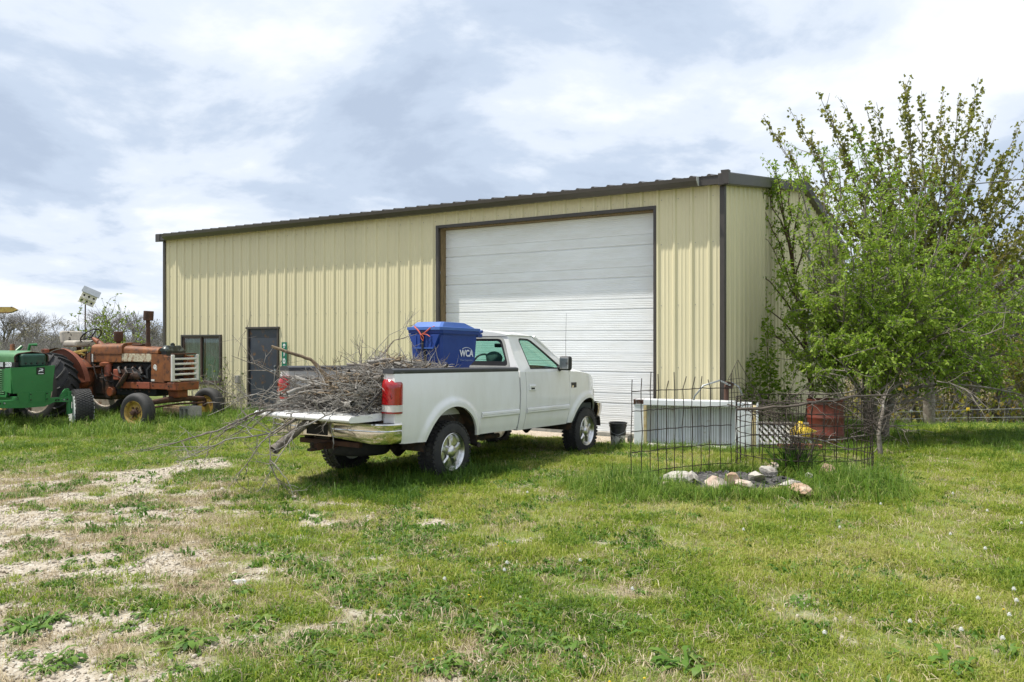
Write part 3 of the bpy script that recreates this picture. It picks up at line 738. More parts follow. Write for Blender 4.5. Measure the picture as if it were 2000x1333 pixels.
    hole = [(2.935, 1.365), (2.925, 1.42), (2.935, 1.77), (2.96, 1.805), (3.0, 1.815), (3.20, 1.812), (3.28, 1.79), (3.42, 1.70), (3.62, 1.555), (3.80, 1.42), (3.80, 1.365)]
    mb = MB(); mb.poly(outer, [hole], upos, .045); mb.build('cab_pillar_frame', M['paint'], truck, smooth=25)
    mb = MB(); inner = [(2.965, 1.385), (2.955, 1.425), (2.965, 1.76), (2.985, 1.785), (3.02, 1.79), (3.19, 1.787), (3.26, 1.768), (3.40, 1.68), (3.60, 1.535), (3.755, 1.42), (3.76, 1.385)]
    mb.poly(hole, [inner], lambda s, h, q: (sg * (uh(h) - .010 - q), s, h), .02); mb.build('window_seal', M['blackpl'], truck)
    mb = MB(); mb.poly(hole, [], lambda s, h, q: (sg * (uh(h) - .020), s, h)); mb.build('door_glass', M['glass_t'], truck)
    # mirror
    mb = MB(); mb.box((sg * 1.07, 3.74, 1.45), (.19, .10, .215)); mi = mb.build('side_mirror', M['blackpl'], truck, bevel=.035, seg=3)
    mb = MB(); mb.box((sg * 1.07, 3.686, 1.45), (.15, .012, .17)); mb.build('mirror_glass', M['chrome_w'], mi, bevel=.01)
    mb = MB(); mb.tube([(sg * .945, 3.76, 1.37), (sg * 1.0, 3.75, 1.40)], [.05, .035], 8); mb.build('mirror_arm', M['blackpl'], mi)
# gap filler behind the door and cab seams
core = MB(); core.box2((-.90, 2.64, .50), (.90, 4.9, .80)); core.box2((-.88, 2.66, .80), (.88, 2.70, 1.30)); core.build('cab_floor', M['interior'], truck)
for sg in (1, -1):
    mb = MB(); mb.box2((sg * .86, 2.60, .53), (sg * .925, 4.60, 1.30)); mb.build('door_inner', M['interior'], truck)
# bed floor, front wall, tailgate
mb = MB(); mb.box2((-.81, -.0, .80), (.81, 2.52, .83))
for k in range(13): mb.box((-.72 + k * .12, 1.26, .835), (.05, 2.5, .012))
mb.build('bed_floor', M['bedinner'], truck)
mb = MB(); mb.box2((-.93, 2.52, .60), (.93, 2.56, 1.37)); mb.build('bed_front_wall', M['paint'], truck, bevel=.01)
mb = MB()
rows = []
tg = [(-.015, .875), (-.03, .885), (-.40, .872), (-.50, .868), (-.535, .85), (-.54, .825), (-.52, .803), (-.40, .798), (-.03, .80), (-.015, .81)]
for x in np.linspace(-.79, .79, 24):
    e = .006 * math.sin(x * 9)
    rows.append([(x, y, z) for y, z in tg])
mb.grid(rows); mb.add(rows[0], [tuple(range(10))]); mb.add(rows[-1], [tuple(range(10))])
tgo = mb.build('tailgate', M['paint'], truck, smooth=35, bevel=.006)
mb = MB(); mb.box((0, -.27, .880), (1.15, .30, .010)); mb.build('tailgate_panel', M['bedinner'], tgo, bevel=.004)
mb = MB(); mb.box((0, -.27, .888), (.26, .09, .008)); mb.build('latch_plate', M['black'], tgo)
for sg in (1, -1):
    mb = MB(); mb.tube([(sg * .80, -.005, 1.15), (sg * .79, -.22, 1.0), (sg * .785, -.42, .885)], .006, 6); mb.build('tailgate_cable', M['black'], truck)
    mb = MB(); mb.box((sg * .70, -.12, .888), (.07, .05, .01)); mb.build('hinge_plate', M['black'], tgo)
# rear bumper
mb = MB(); plan = [(-.985, .11), (-.985, .0), (-.965, -.08), (-.91, -.15), (-.80, -.20), (-.45, -.235), (0, -.245), (.45, -.235), (.80, -.20), (.91, -.15), (.965, -.08), (.985, .0), (.985, .11)]
bprof = [(.10, .770), (.0, .772), (-.012, .757), (-.004, .74), (-.004, .70), (.008, .695), (.006, .685), (-.002, .68), (-.004, .60), (.025, .545), (.07, .535)]
rows = []
for x, y in plan:
    k = Vector((x, y)); inn = Vector((x * .4, .45)) - k; inn.normalize()
    lift = .055 * math.exp(-(x / .5) ** 4)
    rows.append([(x + inn.x * q, y + inn.y * q, z + (lift if z < .68 else 0)) for q, z in bprof])
mb.grid(rows); bump = mb.build('rear_bumper', M['chrome'], truck, smooth=35)
mb = MB(); rows2 = [[(x * .985, y + .012, .776), (x * .90, y + .14 if abs(x) < .9 else y + .02, .778)] for x, y in plan[1:-1]]; mb.grid(rows2); mb.build('bumper_step', M['blackpl'], bump)
mb = MB(); mb.box((0, -.238, .672), (.36, .03, .13)); mb.build('plate_recess', M['dark'], bump, bevel=.01)
mb = MB()
fr = [(-.235, .755), (.235, .755), (.235, .60), (-.235, .60)]; ho = [(-.18, .735), (-.18, .61), (.18, .61), (.18, .735)]
mb.poly(fr, [ho], lambda a, b, q: (a, -.262 + q, b), .03); mb.build('plate_surround', M['chrome'], bump, bevel=.005)
mb = MB(); mb.box((0, -.12, .47), (.08, .35, .08)); mb.box((.0, -.05, .50), (1.0, .06, .06)); hi = mb.build('tow_hitch', M['rust'], truck, bevel=.006)
mb = MB(); mb.box((0, -.30, .44), (.07, .16, .03)); mb.lathe([(0, .455), (.02, .455), (.02, .48), (.027, .50), (.02, .525), (0, .53)], 14, 'z', (0, -.34, 0)); mb.build('tow_ball', M['under'], hi)
mb = MB(); mb.tube([(.07, -.2, .47), (.11, -.25, .40), (.16, -.2, .36), (.18, -.12, .46)], .009, 6); mb.tube([(-.07, -.2, .47), (-.11, -.24, .41), (-.15, -.18, .40), (-.17, -.1, .46)], .009, 6); tag(mb.build('safety_loops', M['under'], hi))
# chassis
mb = MB()
for x in (-.43, .43): mb.box2((x - .05, -.02, .52), (x + .05, 4.9, .66))
for y in (.3, 1.0, 1.9, 2.9, 3.8): mb.box2((-.43, y - .05, .55), (.43, y + .05, .64))
mb.box2((-.80, .0, .66), (.80, 4.2, .80))
mb.build('chassis', M['under'], truck)
mb = MB(); mb.cyl((-.80, AX_R, HUB), (.80, AX_R, HUB), .05, 12); mb.rock((0.05, AX_R, HUB), (.17, .17, .17), 3, 3, 0); mb.cyl((-.8, AX_F, HUB), (.8, AX_F, HUB), .05, 12); mb.rock((-.2, AX_F, HUB), (.14, .15, .15), 3, 3, 0); mb.cyl((0, AX_R, .45), (0, 3.2, .50), .04, 10); mb.build('axles', M['under'], truck, smooth=50)
mb = MB(); mb.tube([(.62, 2.6, .42), (.62, 1.9, .42), (.80, 1.72, .40), (.95, 1.68, .385)], .032, 12); mb.build('exhaust', M['under'], truck, smooth=50)
mb = MB(); mb.box2((-.25, 1.6, .44), (.35, 2.5, .60)); mb.build('fuel_tank', M['under'], truck, bevel=.04)
# spare wheel slung under the bed
mb = MB(); mb.lathe([(.20, -.09), (.34, -.10), (.375, -.07), (.385, 0), (.375, .07), (.34, .10), (.20, .09)], 28, 'z', (0.02, .42, .43), closed=True); mb.build('spare_tyre', M['rubber'], truck, smooth=45)
# cab back, roof, windscreen, bonnet
mb = MB()
outer = [(-.93, .55), (.93, .55), (.935, 1.33), (.735, 1.80), (.70, 1.855), (-.70, 1.855), (-.735, 1.80), (-.935, 1.33)]
def rr(pts, r=.05, n=5):
    """round the corners of a polygon"""
    out_ = []
    for i, p in enumerate(pts):
        p = Vector(p); a = Vector(pts[i - 1]); b = Vector(pts[(i + 1) % len(pts)])
        da = (a - p).normalized() * r; db = (b - p).normalized() * r
        for k in range(n + 1):
            t = k / n; out_.append(tuple((p + da) * (1 - t) ** 2 + p * 2 * t * (1 - t) + (p + db) * t * t))
    return out_
hole = rr([(-.76, 1.41), (.76, 1.41), (.625, 1.80), (-.625, 1.80)], .07)
bw_ = lambda a, b, q: (a, 2.632 + .03 * max(0, b - 1.33) / .5 + q, b)
mb.poly(outer, [hole], bw_, .03); mb.build('cab_back', M['paint'], truck)
trim_o = rr([(-.80, 1.375), (.80, 1.375), (.655, 1.832), (-.655, 1.832)], .09)
mb = MB(); mb.poly(trim_o, [hole], lambda a, b, q: (a, 2.622 + .03 * max(0, b - 1.33) / .5 + q, b), .01); mb.build('rear_window_trim', M['grey_trim'], truck)
hole2 = rr([(-.70, 1.475), (.70, 1.475), (.585, 1.765), (-.585, 1.765)], .06)
mb = MB(); mb.poly(hole, [hole2], lambda a, b, q: (a, 2.640 + .03 * max(0, b - 1.33) / .5 + q, b), .012); mb.build('rear_window_seal', M['blackpl'], truck)
mb = MB(); mb.poly(hole, [], lambda a, b, q: (a, 2.648 + .03 * max(0, b - 1.33) / .5, b)); mb.build('rear_window', M['glass_d'], truck)
mb = MB(); rows = []
for s in np.linspace(2.642, 3.40, 14):
    e = 1 - (abs(s - 3.0) / .42) ** 6 if abs(s - 3.0) < .42 else 0
    row = []
    for t in np.linspace(-1, 1, 21):
        zc = 1.855 + .075 * (1 - abs(t) ** 2.6) * (.55 + .45 * e) + (.0 if s < 3.3 else -.02 * (s - 3.3) / .1)
        row.append((t * .715, s, zc))
    rows.append(row)
mb.grid(rows); mb.grid([[(x, y, z) for x, y, z in rows[0]], [(x, y + .004, 1.84) for x, y, z in rows[0]]]); mb.build('roof', M['paint'], truck, smooth=40)
mb = MB(); rows = []
for t in np.linspace(-1, 1, 15): rows.append([(t * .68, 3.40 + .02 * (1 - t * t), 1.845 + .03 * (1 - t * t)), (t * .90, 4.10 + .12 * (1 - t * t), 1.345)])
mb.grid(rows); mb.build('windscreen', M['glass_t'], truck, smooth=60)
for sg in (1, -1):
    mb = MB(); mb.tube([(sg * .70, 3.39, 1.845), (sg * .91, 4.10, 1.34)], .028, 8); mb.build('windscreen_pillar', M['paint'], truck)
mb = MB(); rows = []
for s in np.linspace(4.10, 5.16, 16):
    U = uh(htop(s)) - nose(s) - .002; hh = htop(s) + .001
    crown = .085 * (1 - ease(4.7, 5.16, s) * .7)
    rows.append([(t * U, s + .10 * (1 - t * t) * ease(4.6, 5.16, s), hh + crown * (1 - abs(t) ** 3)) for t in np.linspace(-1, 1, 23)])
mb.grid(rows); mb.build('bonnet', M['paint'], truck, smooth=50)
mb = MB(); P = rows[-1]; mb.grid([P, [(x * .98, y + .06, .80) for x, y, z in P]]); mb.build('front_panel', M['paint'], truck)
mb = MB(); mb.box((0, 5.295, .90), (1.0, .05, .22)); gr = mb.build('front_grille', M['blackpl'], truck, bevel=.02)
for k in range(3): MB().box((0, 5.325, .83 + .07 * k), (.96, .02, .02)).build('grille_bar', M['chrome'], gr)
for sg in (1, -1): MB().box((sg * .64, 5.245, .93), (.26, .08, .17)).build('headlight', M['clear_lens'], truck, bevel=.03)
mb = MB(); rows = []
for x, y in [(-.985, 4.98), (-.985, 5.10), (-.93, 5.22), (-.75, 5.32), (0, 5.40), (.75, 5.32), (.93, 5.22), (.985, 5.10), (.985, 4.98)]:
    rows.append([(x * .97, y - .04, .80), (x, y, .79), (x * 1.005, y + .012, .73), (x, y, .64), (x * .985, y - .02, .56), (x * .93, y - .07, .53)])
mb.grid(rows); mb.build('front_bumper', M['chrome'], truck, smooth=40)
mb = MB(); mb.box2((-.9, 4.2, .45), (.9, 5.1, .50)); mb.box2((-.7, 4.15, .5), (.7, 5.05, 1.15)); mb.build('engine_bay', M['under'], truck)
# cabin
mb = MB(); mb.box2((-.82, 2.85, .80), (.82, 3.35, 1.02)); mb.box((0, 2.80, 1.12), (1.62, .16, .50), rot=(.15, 0, 0)); se = mb.build('bench_seat', M['seat'], truck, bevel=.05)
for x in (-.42, .42): MB().rock((x, 2.76, 1.48), (.17, .065, .14), 2, 3, 0).build('headrest', M['seat'], se, smooth=80)
mb = MB(); mb.box2((-.85, 3.82, .95), (.85, 4.12, 1.36)); mb.build('dashboard', M['interior'], truck, bevel=.05)
mb = MB(); pts = [(-.40 + .185 * math.cos(a), 3.60 + .06 * math.sin(a), 1.40 + .175 * math.sin(a)) for a in np.linspace(0, 2 * math.pi, 25)]; mb.tube(pts, .016, 8, caps=False); mb.tube([(-.57, 3.6, 1.40), (-.40, 3.63, 1.38), (-.23, 3.6, 1.40)], .018, 6); mb.tube([(-.40, 3.62, 1.38), (-.40, 3.85, 1.25)], .03, 8); mb.build('steering_wheel', M['interior'], truck, smooth=60)
mb = MB(); mb.box((.06, 3.46, 1.715), (.23, .03, .065)); mb.build('rear_view_mirror', M['interior'], truck, bevel=.012)
# antenna
mb = MB(); a0 = Vector((.80, 4.22, 1.37)); mb.tube([a0 + Vector((0, 0, -.03)), a0 + Vector((0, 0, .04))], [.02, .012], 8); mb.tube([a0, a0 + Vector((.0, -.01, .42)), a0 + Vector((.01, -.02, .87))], [.0035, .0028, .002], 6); mb.build('antenna', M['black'], truck)
# wheels
def truck_wheel(name, x, y, sg):
    wl = thing(name, None, None, (x, y, .352)); wl.parent = truck; wl.scale = (1, .962, .962)
    mb = MB(); k = .135
    prof = [(.235, -k * .8), (.255, -k), (.33, -k * 1.02), (.372, -k * .86), (.388, -k * .55), (.390, 0), (.388, k * .55), (.372, k * .86), (.33, k * 1.02), (.255, k), (.235, k * .8)]
    mb.lathe(prof, 48, 'x', closed=True)
    for i in range(40):
        a = 2 * math.pi * i / 40
        for q, (xx, wd) in enumerate(((-.095, .06), (-.03, .045), (.03, .045), (.095, .06))):
            aa = a + (.08 if q % 2 else 0)
            mb.box((xx, .388 * math.cos(aa), .388 * math.sin(aa)), (wd, .040, .020), rot=(aa - math.pi / 2, 0, .25 * (-1) ** q))
    mb.build('tyre', M['rubber'], wl, smooth=35)
    o = sg
    mb = MB(); mb.lathe([(.232, -.10 * o), (.237, .118 * o), (.247, .128 * o), (.240, .133 * o), (.226, .120 * o), (.216, .09 * o), (.205, .075 * o)], 40, 'x'); mb.M = None
    mb.build('rim', M['chrome_w'], wl, smooth=40)
    mb = MB(); mb.lathe([(0, .02 * o), (.232, .02 * o)], 32, 'x'); mb.build('brake_disc', M['under'], wl)
    mb = MB()
    for i in range(5):
        a = 2 * math.pi * i / 5 + .3; prof_ = []
        for r_, hw, xx in ((.04, .050, .085), (.10, .034, .100), (.15, .036, .092), (.222, .070, .078)):
            c_, s_ = math.cos(a), math.sin(a)
            prof_.append([(o * (xx - .008), r_ * c_ - hw * s_, r_ * s_ + hw * c_), (o * (xx + .012), r_ * c_ - hw * .55 * s_, r_ * s_ + hw * .55 * c_), (o * (xx + .012), r_ * c_ + hw * .55 * s_, r_ * s_ - hw * .55 * c_), (o * (xx - .008), r_ * c_ + hw * s_, r_ * s_ - hw * c_)])
        mb.grid(prof_)
    mb.build('spokes', M['chrome_w'], wl, smooth=30)
    mb = MB(); mb.lathe([(.085, .07 * o), (.082, .115 * o), (.06, .135 * o), (.045, .14 * o), (0, .143 * o)], 24, 'x'); cc_ = mb.build('hub_cap', M['chrome_w'], wl, smooth=40)
    return wl
for x, sg in ((.845, 1), (-.845, -1)):
    truck_wheel('rear_wheel', x, AX_R, sg); truck_wheel('front_wheel', x, AX_F, sg)

# ------------------------------------------------------------------ blue refuse cart standing in the bed
cart = thing('refuse_cart', 'blue wheeled refuse cart with closed lid and white letters standing in the truck bed', 'bin', tpt(.21, 1.86, .845), rot=(-.02, 0, -T_YAW))
def loop(hw, y0, y1, z, ch=.03): return [(-hw + ch, y0, z), (hw - ch, y0, z), (hw, y0 + ch, z), (hw, y1 - ch, z), (hw - ch, y1, z), (-hw + ch, y1, z), (-hw, y1 - ch, z), (-hw, y0 + ch, z)]
mb = MB(); L_ = [loop(.235, -.33, .24, 0), loop(.24, -.33, .25, .05), loop(.245, -.335, .26, .50), loop(.255, -.37, .265, .56), loop(.262, -.395, .38, .64), loop(.275, -.415, .40, .98), loop(.285, -.42, .405, 1.0), loop(.30, -.44, .42, 1.0), loop(.305, -.45, .43, 1.045)]
for A, B in zip(L_, L_[1:]):
    n = len(A); mb.add(A + B, [(i, (i + 1) % n, n + (i + 1) % n, n + i) for i in range(n)])
mb.add(L_[0], [tuple(range(7, -1, -1))]); mb.build('cart_body', M['blue'], cart, smooth=25)
mb = MB(); trp = [(-.265, .99), (.265, .99), (.17, .80), (-.17, .80)]
mb.poly(trp, [], lambda a, b, q: (a, -.455 + .09 * (1.0 - b) * .2 + q, b), .06); pk = mb.build('front_pocket', M['blue'], cart, bevel=.006)
for k in range(5): MB().box((-.13 + .065 * k, -.457, .90), (.022, .012, .14)).build('pocket_rib', M['blue'], pk, bevel=.003)
MB().box((0, -.457, .803), (.34, .014, .014)).build('pocket_edge', M['lidblue'], pk)
mb = MB(); A = loop(.31, -.465, .44, 1.047); B = loop(.31, -.465, .44, 1.085); C_ = loop(.27, -.42, .36, 1.09); D = loop(.235, -.34, .17, 1.155); E_ = loop(.20, -.30, .10, 1.16)
LL = [A, B, C_, D, E_]
for P, Q in zip(LL, LL[1:]):
    n = 8; mb.add(P + Q, [(i, (i + 1) % n, n + (i + 1) % n, n + i) for i in range(n)])
mb.add(E_, [tuple(range(8))]); mb.add(A, [tuple(range(7, -1, -1))]); lid = mb.build('lid', M['lidblue'], cart, smooth=20)
mb = MB(); mb.tube([(-.26, .43, 1.02), (-.26, .53, 1.05), (.26, .53, 1.05), (.26, .43, 1.02)], .020, 10); mb.build('handle', M['blue'], cart, smooth=50)
for x in (-.25, .25):
    mb = MB(); mb.box((x, .47, .99), (.03, .12, .05)); mb.build('hinge_lug', M['blue'], cart, bevel=.008)
    wl = MB(); wl.lathe([(.05, -.035), (.13, -.04), (.145, -.02), (.145, .02), (.13, .04), (.05, .035)], 24, 'x', (x * 1.05, .33, .146), closed=True); wl.build('wheel', M['rubber'], cart, smooth=40)
mb = MB(); mb.cyl((-.26, .33, .146), (.26, .33, .146), .012, 8); mb.build('axle', M['galv'], cart)
mb = MB(); mb.poly([(-.30, .50), (-.18, .565), (-.02, .615), (.05, .615), (.14, .56), (.22, .50)], [], lambda a, b, q: (.252 + q + .02 * (b - .5) / .1, a + .06, b), .012); mb.build('side_ridge', M['blue'], cart, bevel=.004)
text_obj('WCA', 'cart_letters', .125, M['decal'], cart, (.2755, .14, .735), (R(90), 0, R(90)), .001, bold=.004)
mb = MB(); pts = [(.2765, .14 + .145 * math.cos(a), .735 + .085 * math.sin(a)) for a in np.linspace(-.4, 2.3, 20)]
for a, b, r_ in zip(pts, pts[1:], np.linspace(.002, .008, 19)):
    mb.box(((a[0]), (a[1] + b[1]) / 2, (a[2] + b[2]) / 2), (.002, .018, r_), rot=(math.atan2(b[2] - a[2], b[1] - a[1]), 0, 0))
mb.build('cart_swoosh', M['decal'], cart)
text_obj('Waste Corporation', 'cart_small_print', .036, M['decal_f'], cart, (.2735, .14, .645), (R(90), 0, R(90)))
text_obj('96 GAL\nCART', 'cart_front_print', .04, M['decal_f'], cart, (.10, -.400, .70), (R(90), 0, 0))
st_ = MB(); rows = [[(x, -.468, 1.03), (x, -.466, .80), (x, -.425, .79), (x, -.405, .62), (x, -.38, .55), (x, -.345, .48), (x, -.34, .2)] for x in (-.025, .012)]; st_.grid(rows); st_.grid([[(a, b - .004, c) for a, b, c in r] for r in rows[::-1]])
tag(st_.build('strap', M['black']), 'black strap hanging down the front of the blue cart', 'strap'); bpy.data.objects['strap'].matrix_world = Matrix.Translation(tpt(.21, 1.86, .845)) @ Euler((-.02, 0, -T_YAW)).to_matrix().to_4x4()
rc_ = MB(); rng = random.Random(4)
for q in range(5):
    o = rng.uniform(-.012, .012)
    rc_.tube([(-.20 + o, -.40, 1.10), (-.14 + o, -.462, 1.088), (-.07, -.476, 1.04 + o), (-.015 + o, -.482, .985 + o), (.05, -.478, 1.02 + o), (.12, -.466, 1.075 + o), (.17 + o, -.43, 1.095)], .007, 6)
rc_.tube([(-.02, -.48, .99), (.03, -.49, .95), (.02, -.485, .90), (-.02, -.48, .93), (-.03, -.478, .99)], .006, 6); rc_.tube([(.0, -.48, .99), (.08, -.488, .985), (.13, -.48, .955)], .006, 6)
rco = rc_.build('bungee_cord', M['cord'], smooth=60); tag(rco, 'faded red cord knotted over the front edge of the blue cart lid', 'cord'); rco.matrix_world = bpy.data.objects['strap'].matrix_world
# ------------------------------------------------------------------ tractors
def plain_tyre(mb, Ro, Ri, W, ribs=0):
    k = W / 2
    mb.lathe([(Ri, -k * .7), (Ri + .02, -k * .92), ((Ro + Ri) / 2, -k), (Ro - .05, -k * .93), (Ro - .012, -k * .66), (Ro, -k * .35), (Ro - .012, -k * .30), (Ro, -k * .24), (Ro, k * .24), (Ro - .012, k * .30), (Ro, k * .35), (Ro - .012, k * .66), (Ro - .05, k * .93), ((Ro + Ri) / 2, k), (Ri + .02, k * .92), (Ri, k * .7)], 56, 'y', closed=True)
def bar(mb, A, B, w0, h0, nrm):
    """a bar from A to B lying on a surface with outward direction nrm"""
    A = Vector(A); B = Vector(B); d = (B - A).normalized(); n = Vector(nrm).normalized(); s_ = d.cross(n).normalized()
    vs = []
    for P in (A, B): vs += [P - s_ * w0, P + s_ * w0, P + s_ * w0 * .7 + n * h0, P - s_ * w0 * .7 + n * h0]
    mb.add(vs, [(0, 3, 2, 1), (4, 5, 6, 7), (0, 1, 5, 4), (1, 2, 6, 5), (2, 3, 7, 6), (3, 0, 4, 7)])
def tractor_rear_wheel(parent, y, side, Ro=.76, W=.42, rimmat='rim_white', lugs=20, centre='castred'):
    wl = thing('rear_wheel', None, None, (0, y, Ro)); wl.parent = parent
    Rb = Ro - .045; k = W / 2; Ri = .48
    mb = MB(); mb.lathe([(Ri, -k * .75), (Ri + .03, -k * .95), ((Rb + Ri) / 2, -k), (Rb - .06, -k * .97), (Rb - .02, -k * .75), (Rb, 0), (Rb - .02, k * .75), (Rb - .06, k * .97), ((Rb + Ri) / 2, k), (Ri + .03, k * .95), (Ri, k * .75)], 56, 'y', closed=True)
    for i in range(lugs):
        for sd in (-1, 1):
            a0 = 2 * math.pi * (i + (.5 if sd > 0 else 0)) / lugs
            P = []
            for t in np.linspace(0, 1, 4):
                yy = sd * (.015 + (k * .98 - .015) * t); a = a0 + .30 * t; rr_ = Rb - .02 * t * t - .004 - (.05 if t == 1 else 0) * .6
                P.append(Vector((rr_ * math.sin(a), yy, rr_ * math.cos(a))))
            for A, B in zip(P, P[1:]):
                m_ = (A + B) / 2; bar(mb, A, B, .021, .046, (m_.x, 0, m_.z))
    mb.build('tyre', M['rubber2'], wl, smooth=35)
    mb = MB(); mb.lathe([(Ri + .02, -k * .86), (Ri + .035, -k * .92), (Ri + .01, -k * .92), (Ri - .025, -k * .7), (Ri - .035, 0), (Ri - .025, k * .7), (Ri + .01, k * .92), (Ri + .035, k * .92), (Ri + .02, k * .86)], 48, 'y'); mb.build('rim', M[rimmat], wl, smooth=45)
    mb = MB(); o = side * .05
    mb.lathe([(0, o + .05), (.13, o + .05), (.15, o), (.26, o - .03), (.40, o + .02), (.41, o)], 36, 'y')
    for i in range(6):
        a = i * math.pi / 3; mb.box((.44 * math.sin(a), o, .44 * math.cos(a)), (.07, .03, .10), rot=(0, a, 0))
    mb.build('wheel_disc', M[centre], wl, smooth=40)
    mb = MB(); mb.lathe([(0, o + side * .14), (.05, o + side * .14), (.06, o + side * .05), (.10, o + side * .04), (.10, o - side * .02)], 16, 'y'); mb.build('hub', M['grease'], wl, smooth=40)
    return wl
# ---- rusty orange tractor
T2 = thing('rusty_tractor', 'rusty orange row-crop tractor with white bar grille and bare exhaust stack beside the building window', 'tractor', (-7.07, 16.65, -.02), math.atan2(-.37, .93))
oz_ = M['orange']
def tp(fn, name, m, par=T2, **k): mb = MB(); fn(mb); return mb.build(name, M[m] if isinstance(m, str) else m, par, **k)
# bonnet: rear tank section and front section as curved shells
def shell(x0, x1, hw, zb, zt, r, mname, name, zt1=None):
    mb = MB(); rows = []
    for x, t in ((x0, 0), ((x0 + x1) / 2, .5), (x1, 1)):
        top = zt + ((zt1 if zt1 else zt) - zt) * t
        prof = [(-hw, zb)]
        for a in np.linspace(0, math.pi / 2, 7): prof.append((-hw + r - r * math.cos(a), top - r * .7 + r * .7 * math.sin(a)))
        prof += [(0, top + .012)]
        for a in np.linspace(math.pi / 2, 0, 7): prof.append((hw - r + r * math.cos(a), top - r * .7 + r * .7 * math.sin(a)))
        prof.append((hw, zb)); rows.append([(x, y, z) for y, z in prof])
    mb.grid(rows[::-1]); n = len(rows[0]); mb.add(rows[0], [tuple(range(n))]); mb.add(rows[-1], [tuple(range(n - 1, -1, -1))])
    return mb.build(name, M[mname], T2, smooth=40)
shell(-2.02, -1.17, .285, 1.485, 1.69, .13, 'orange', 'fuel_tank_cover', 1.70)
shell(-1.19, -1.13, .297, 1.49, 1.715, .13, 'orange', 'bonnet_band')
shell(-1.13, -.16, .27, 1.50, 1.66, .12, 'orange', 'bonnet', 1.62)
tp(lambda b: b.box2((-1.05, -.12, 1.655), (-.75, .12, 1.70)), 'filler_lid', 'rust', bevel=.02)
tp(lambda b: b.box2((-1.98, -.275, 1.30), (-1.16, .275, 1.482)), 'side_sheet', 'orange', bevel=.015)
tp(lambda b: b.box2((-2.0, -.287, 1.31), (-1.97, -.26, 1.48)), 'sheet_edge', 'white_old')
for sg in (-1, 1): tp(lambda b: b.box2((-1.15, sg * .262, 1.325), (-.33, sg * .278, 1.49)), 'side_stripe', 'white_rust', bevel=.006)
tp(lambda b: b.box2((-1.15, -.258, 1.32), (-.33, .258, 1.49)), 'bonnet_base', 'rust')
# radiator housing, side panels, top tank, grille
for sg in (-1, 1):
    mb = MB(); pts = [(-.33, .915), (.02, .90), (.06, 1.47), (-.32, 1.49)]
    mb.poly(pts, [], lambda a, c, q: (a, sg * (.285 - q), c), .03); rp = mb.build('radiator_side_panel', oz_, T2, bevel=.01)
    mb = MB(); mb.lathe([(.0, 0), (.045, -.004), (.05, 0)], 14, 'y', (-.22, sg * .288, 1.22)); mb.box((-.2, sg * .287, 1.18), (.06, .004, .05), rot=(0, .5, 0)); mb.box((-.28, sg * .287, .945), (.09, .004, .04)); mb.build('bare_patch', M['white_old'], rp)
tp(lambda b: b.box2((-.25, -.25, .92), (.02, .25, 1.46)), 'radiator_core', 'dark')
tp(lambda b: (b.box2((-.10, -.24, 1.40), (.04, .24, 1.55)), ), 'radiator_header', 'black', bevel=.012)
mb = MB(); rows = []
for y in np.linspace(-.25, .25, 17):
    e = .010 * math.cos(y * 37) + (1 - (abs(y) / .26) ** 6) * .06
    rows.append([(-.13, y, 1.545), (-.12, y, 1.58 + e * .5), (-.08, y, 1.60 + e), (0, y, 1.60 + e), (.05, y, 1.57 + e * .5), (.055, y, 1.54)])
mb.grid(rows); mb.add(rows[0], [tuple(range(6))]); mb.add(rows[-1], [tuple(range(6))])
mb.lathe([(.045, 1.66), (.045, 1.70), (.03, 1.705), (.03, 1.715), (0, 1.72)], 14, 'z', (-.03, .0, 0)); mb.build('radiator_tank', mat('tank_patina', (.02, .026, .022), .35, var=.3, second=(.16, .19, .18), amount=.33, sscale=9, sharp=.15), T2, smooth=45)
gx_ = .30
gp = thing('grille', None, None, (0, 0, 0)); gp.parent = T2
for yy in (-.335, .335): MB().box2((gx_ - .02, yy - .035, .93), (gx_ + .03, yy + .035, 1.475)).build('grille_post', M['white_old'], gp, bevel=.012)
for z in (.955, 1.07, 1.18, 1.285, 1.39): MB().box((gx_ + .012, 0, z), (.045, .60, .042)).build('grille_bar', M['white_old'], gp, bevel=.014)
MB().box((gx_ - .02, 0, 1.49), (.05, .66, .03)).build('grille_top', M['rust'], gp, bevel=.008)
mb = MB(); mb.tube([(gx_ - .06, -.25, .96), (gx_ - .08, .05, 1.2), (gx_ - .06, .22, 1.43)], .014, 6); mb.tube([(gx_ - .06, .25, .96), (gx_ - .08, -.1, 1.2)], .014, 6); mb.build('brace', M['rust'], gp)
tp(lambda b: b.box2((.02, -.30, .93), (.27, -.27, 1.45)), 'grille_cheek', 'orange', bevel=.01); tp(lambda b: b.box2((.02, .27, .93), (.27, .30, 1.45)), 'grille_cheek', 'orange', bevel=.01)
# frame rails and bolster
for sg in (-1, 1):
    tp(lambda b: b.box2((-1.25, sg * .25 - .03, .76), (.36, sg * .25 + .03, .895)), 'frame_rail', 'castred', bevel=.008)
    tp(lambda b: b.box2((-.72, sg * .285 - .012, .765), (-.36, sg * .285 + .012, .90)), 'rail_plate', 'pinkred', bevel=.006)
    for k in range(4): tp(lambda b: b.lathe([(0, -.012), (.014, -.012), (.016, 0)], 6, 'y', (-1.1 + k * .42, sg * .30, .83)), 'bolt', 'dark')
tp(lambda b: b.box2((.10, -.30, .74), (.40, .30, .91)), 'front_bolster', 'castred', bevel=.02)
tp(lambda b: (b.box((.12, 0, .66), (.26, .30, .16)), ), 'pivot_bracket', 'castred', bevel=.03)
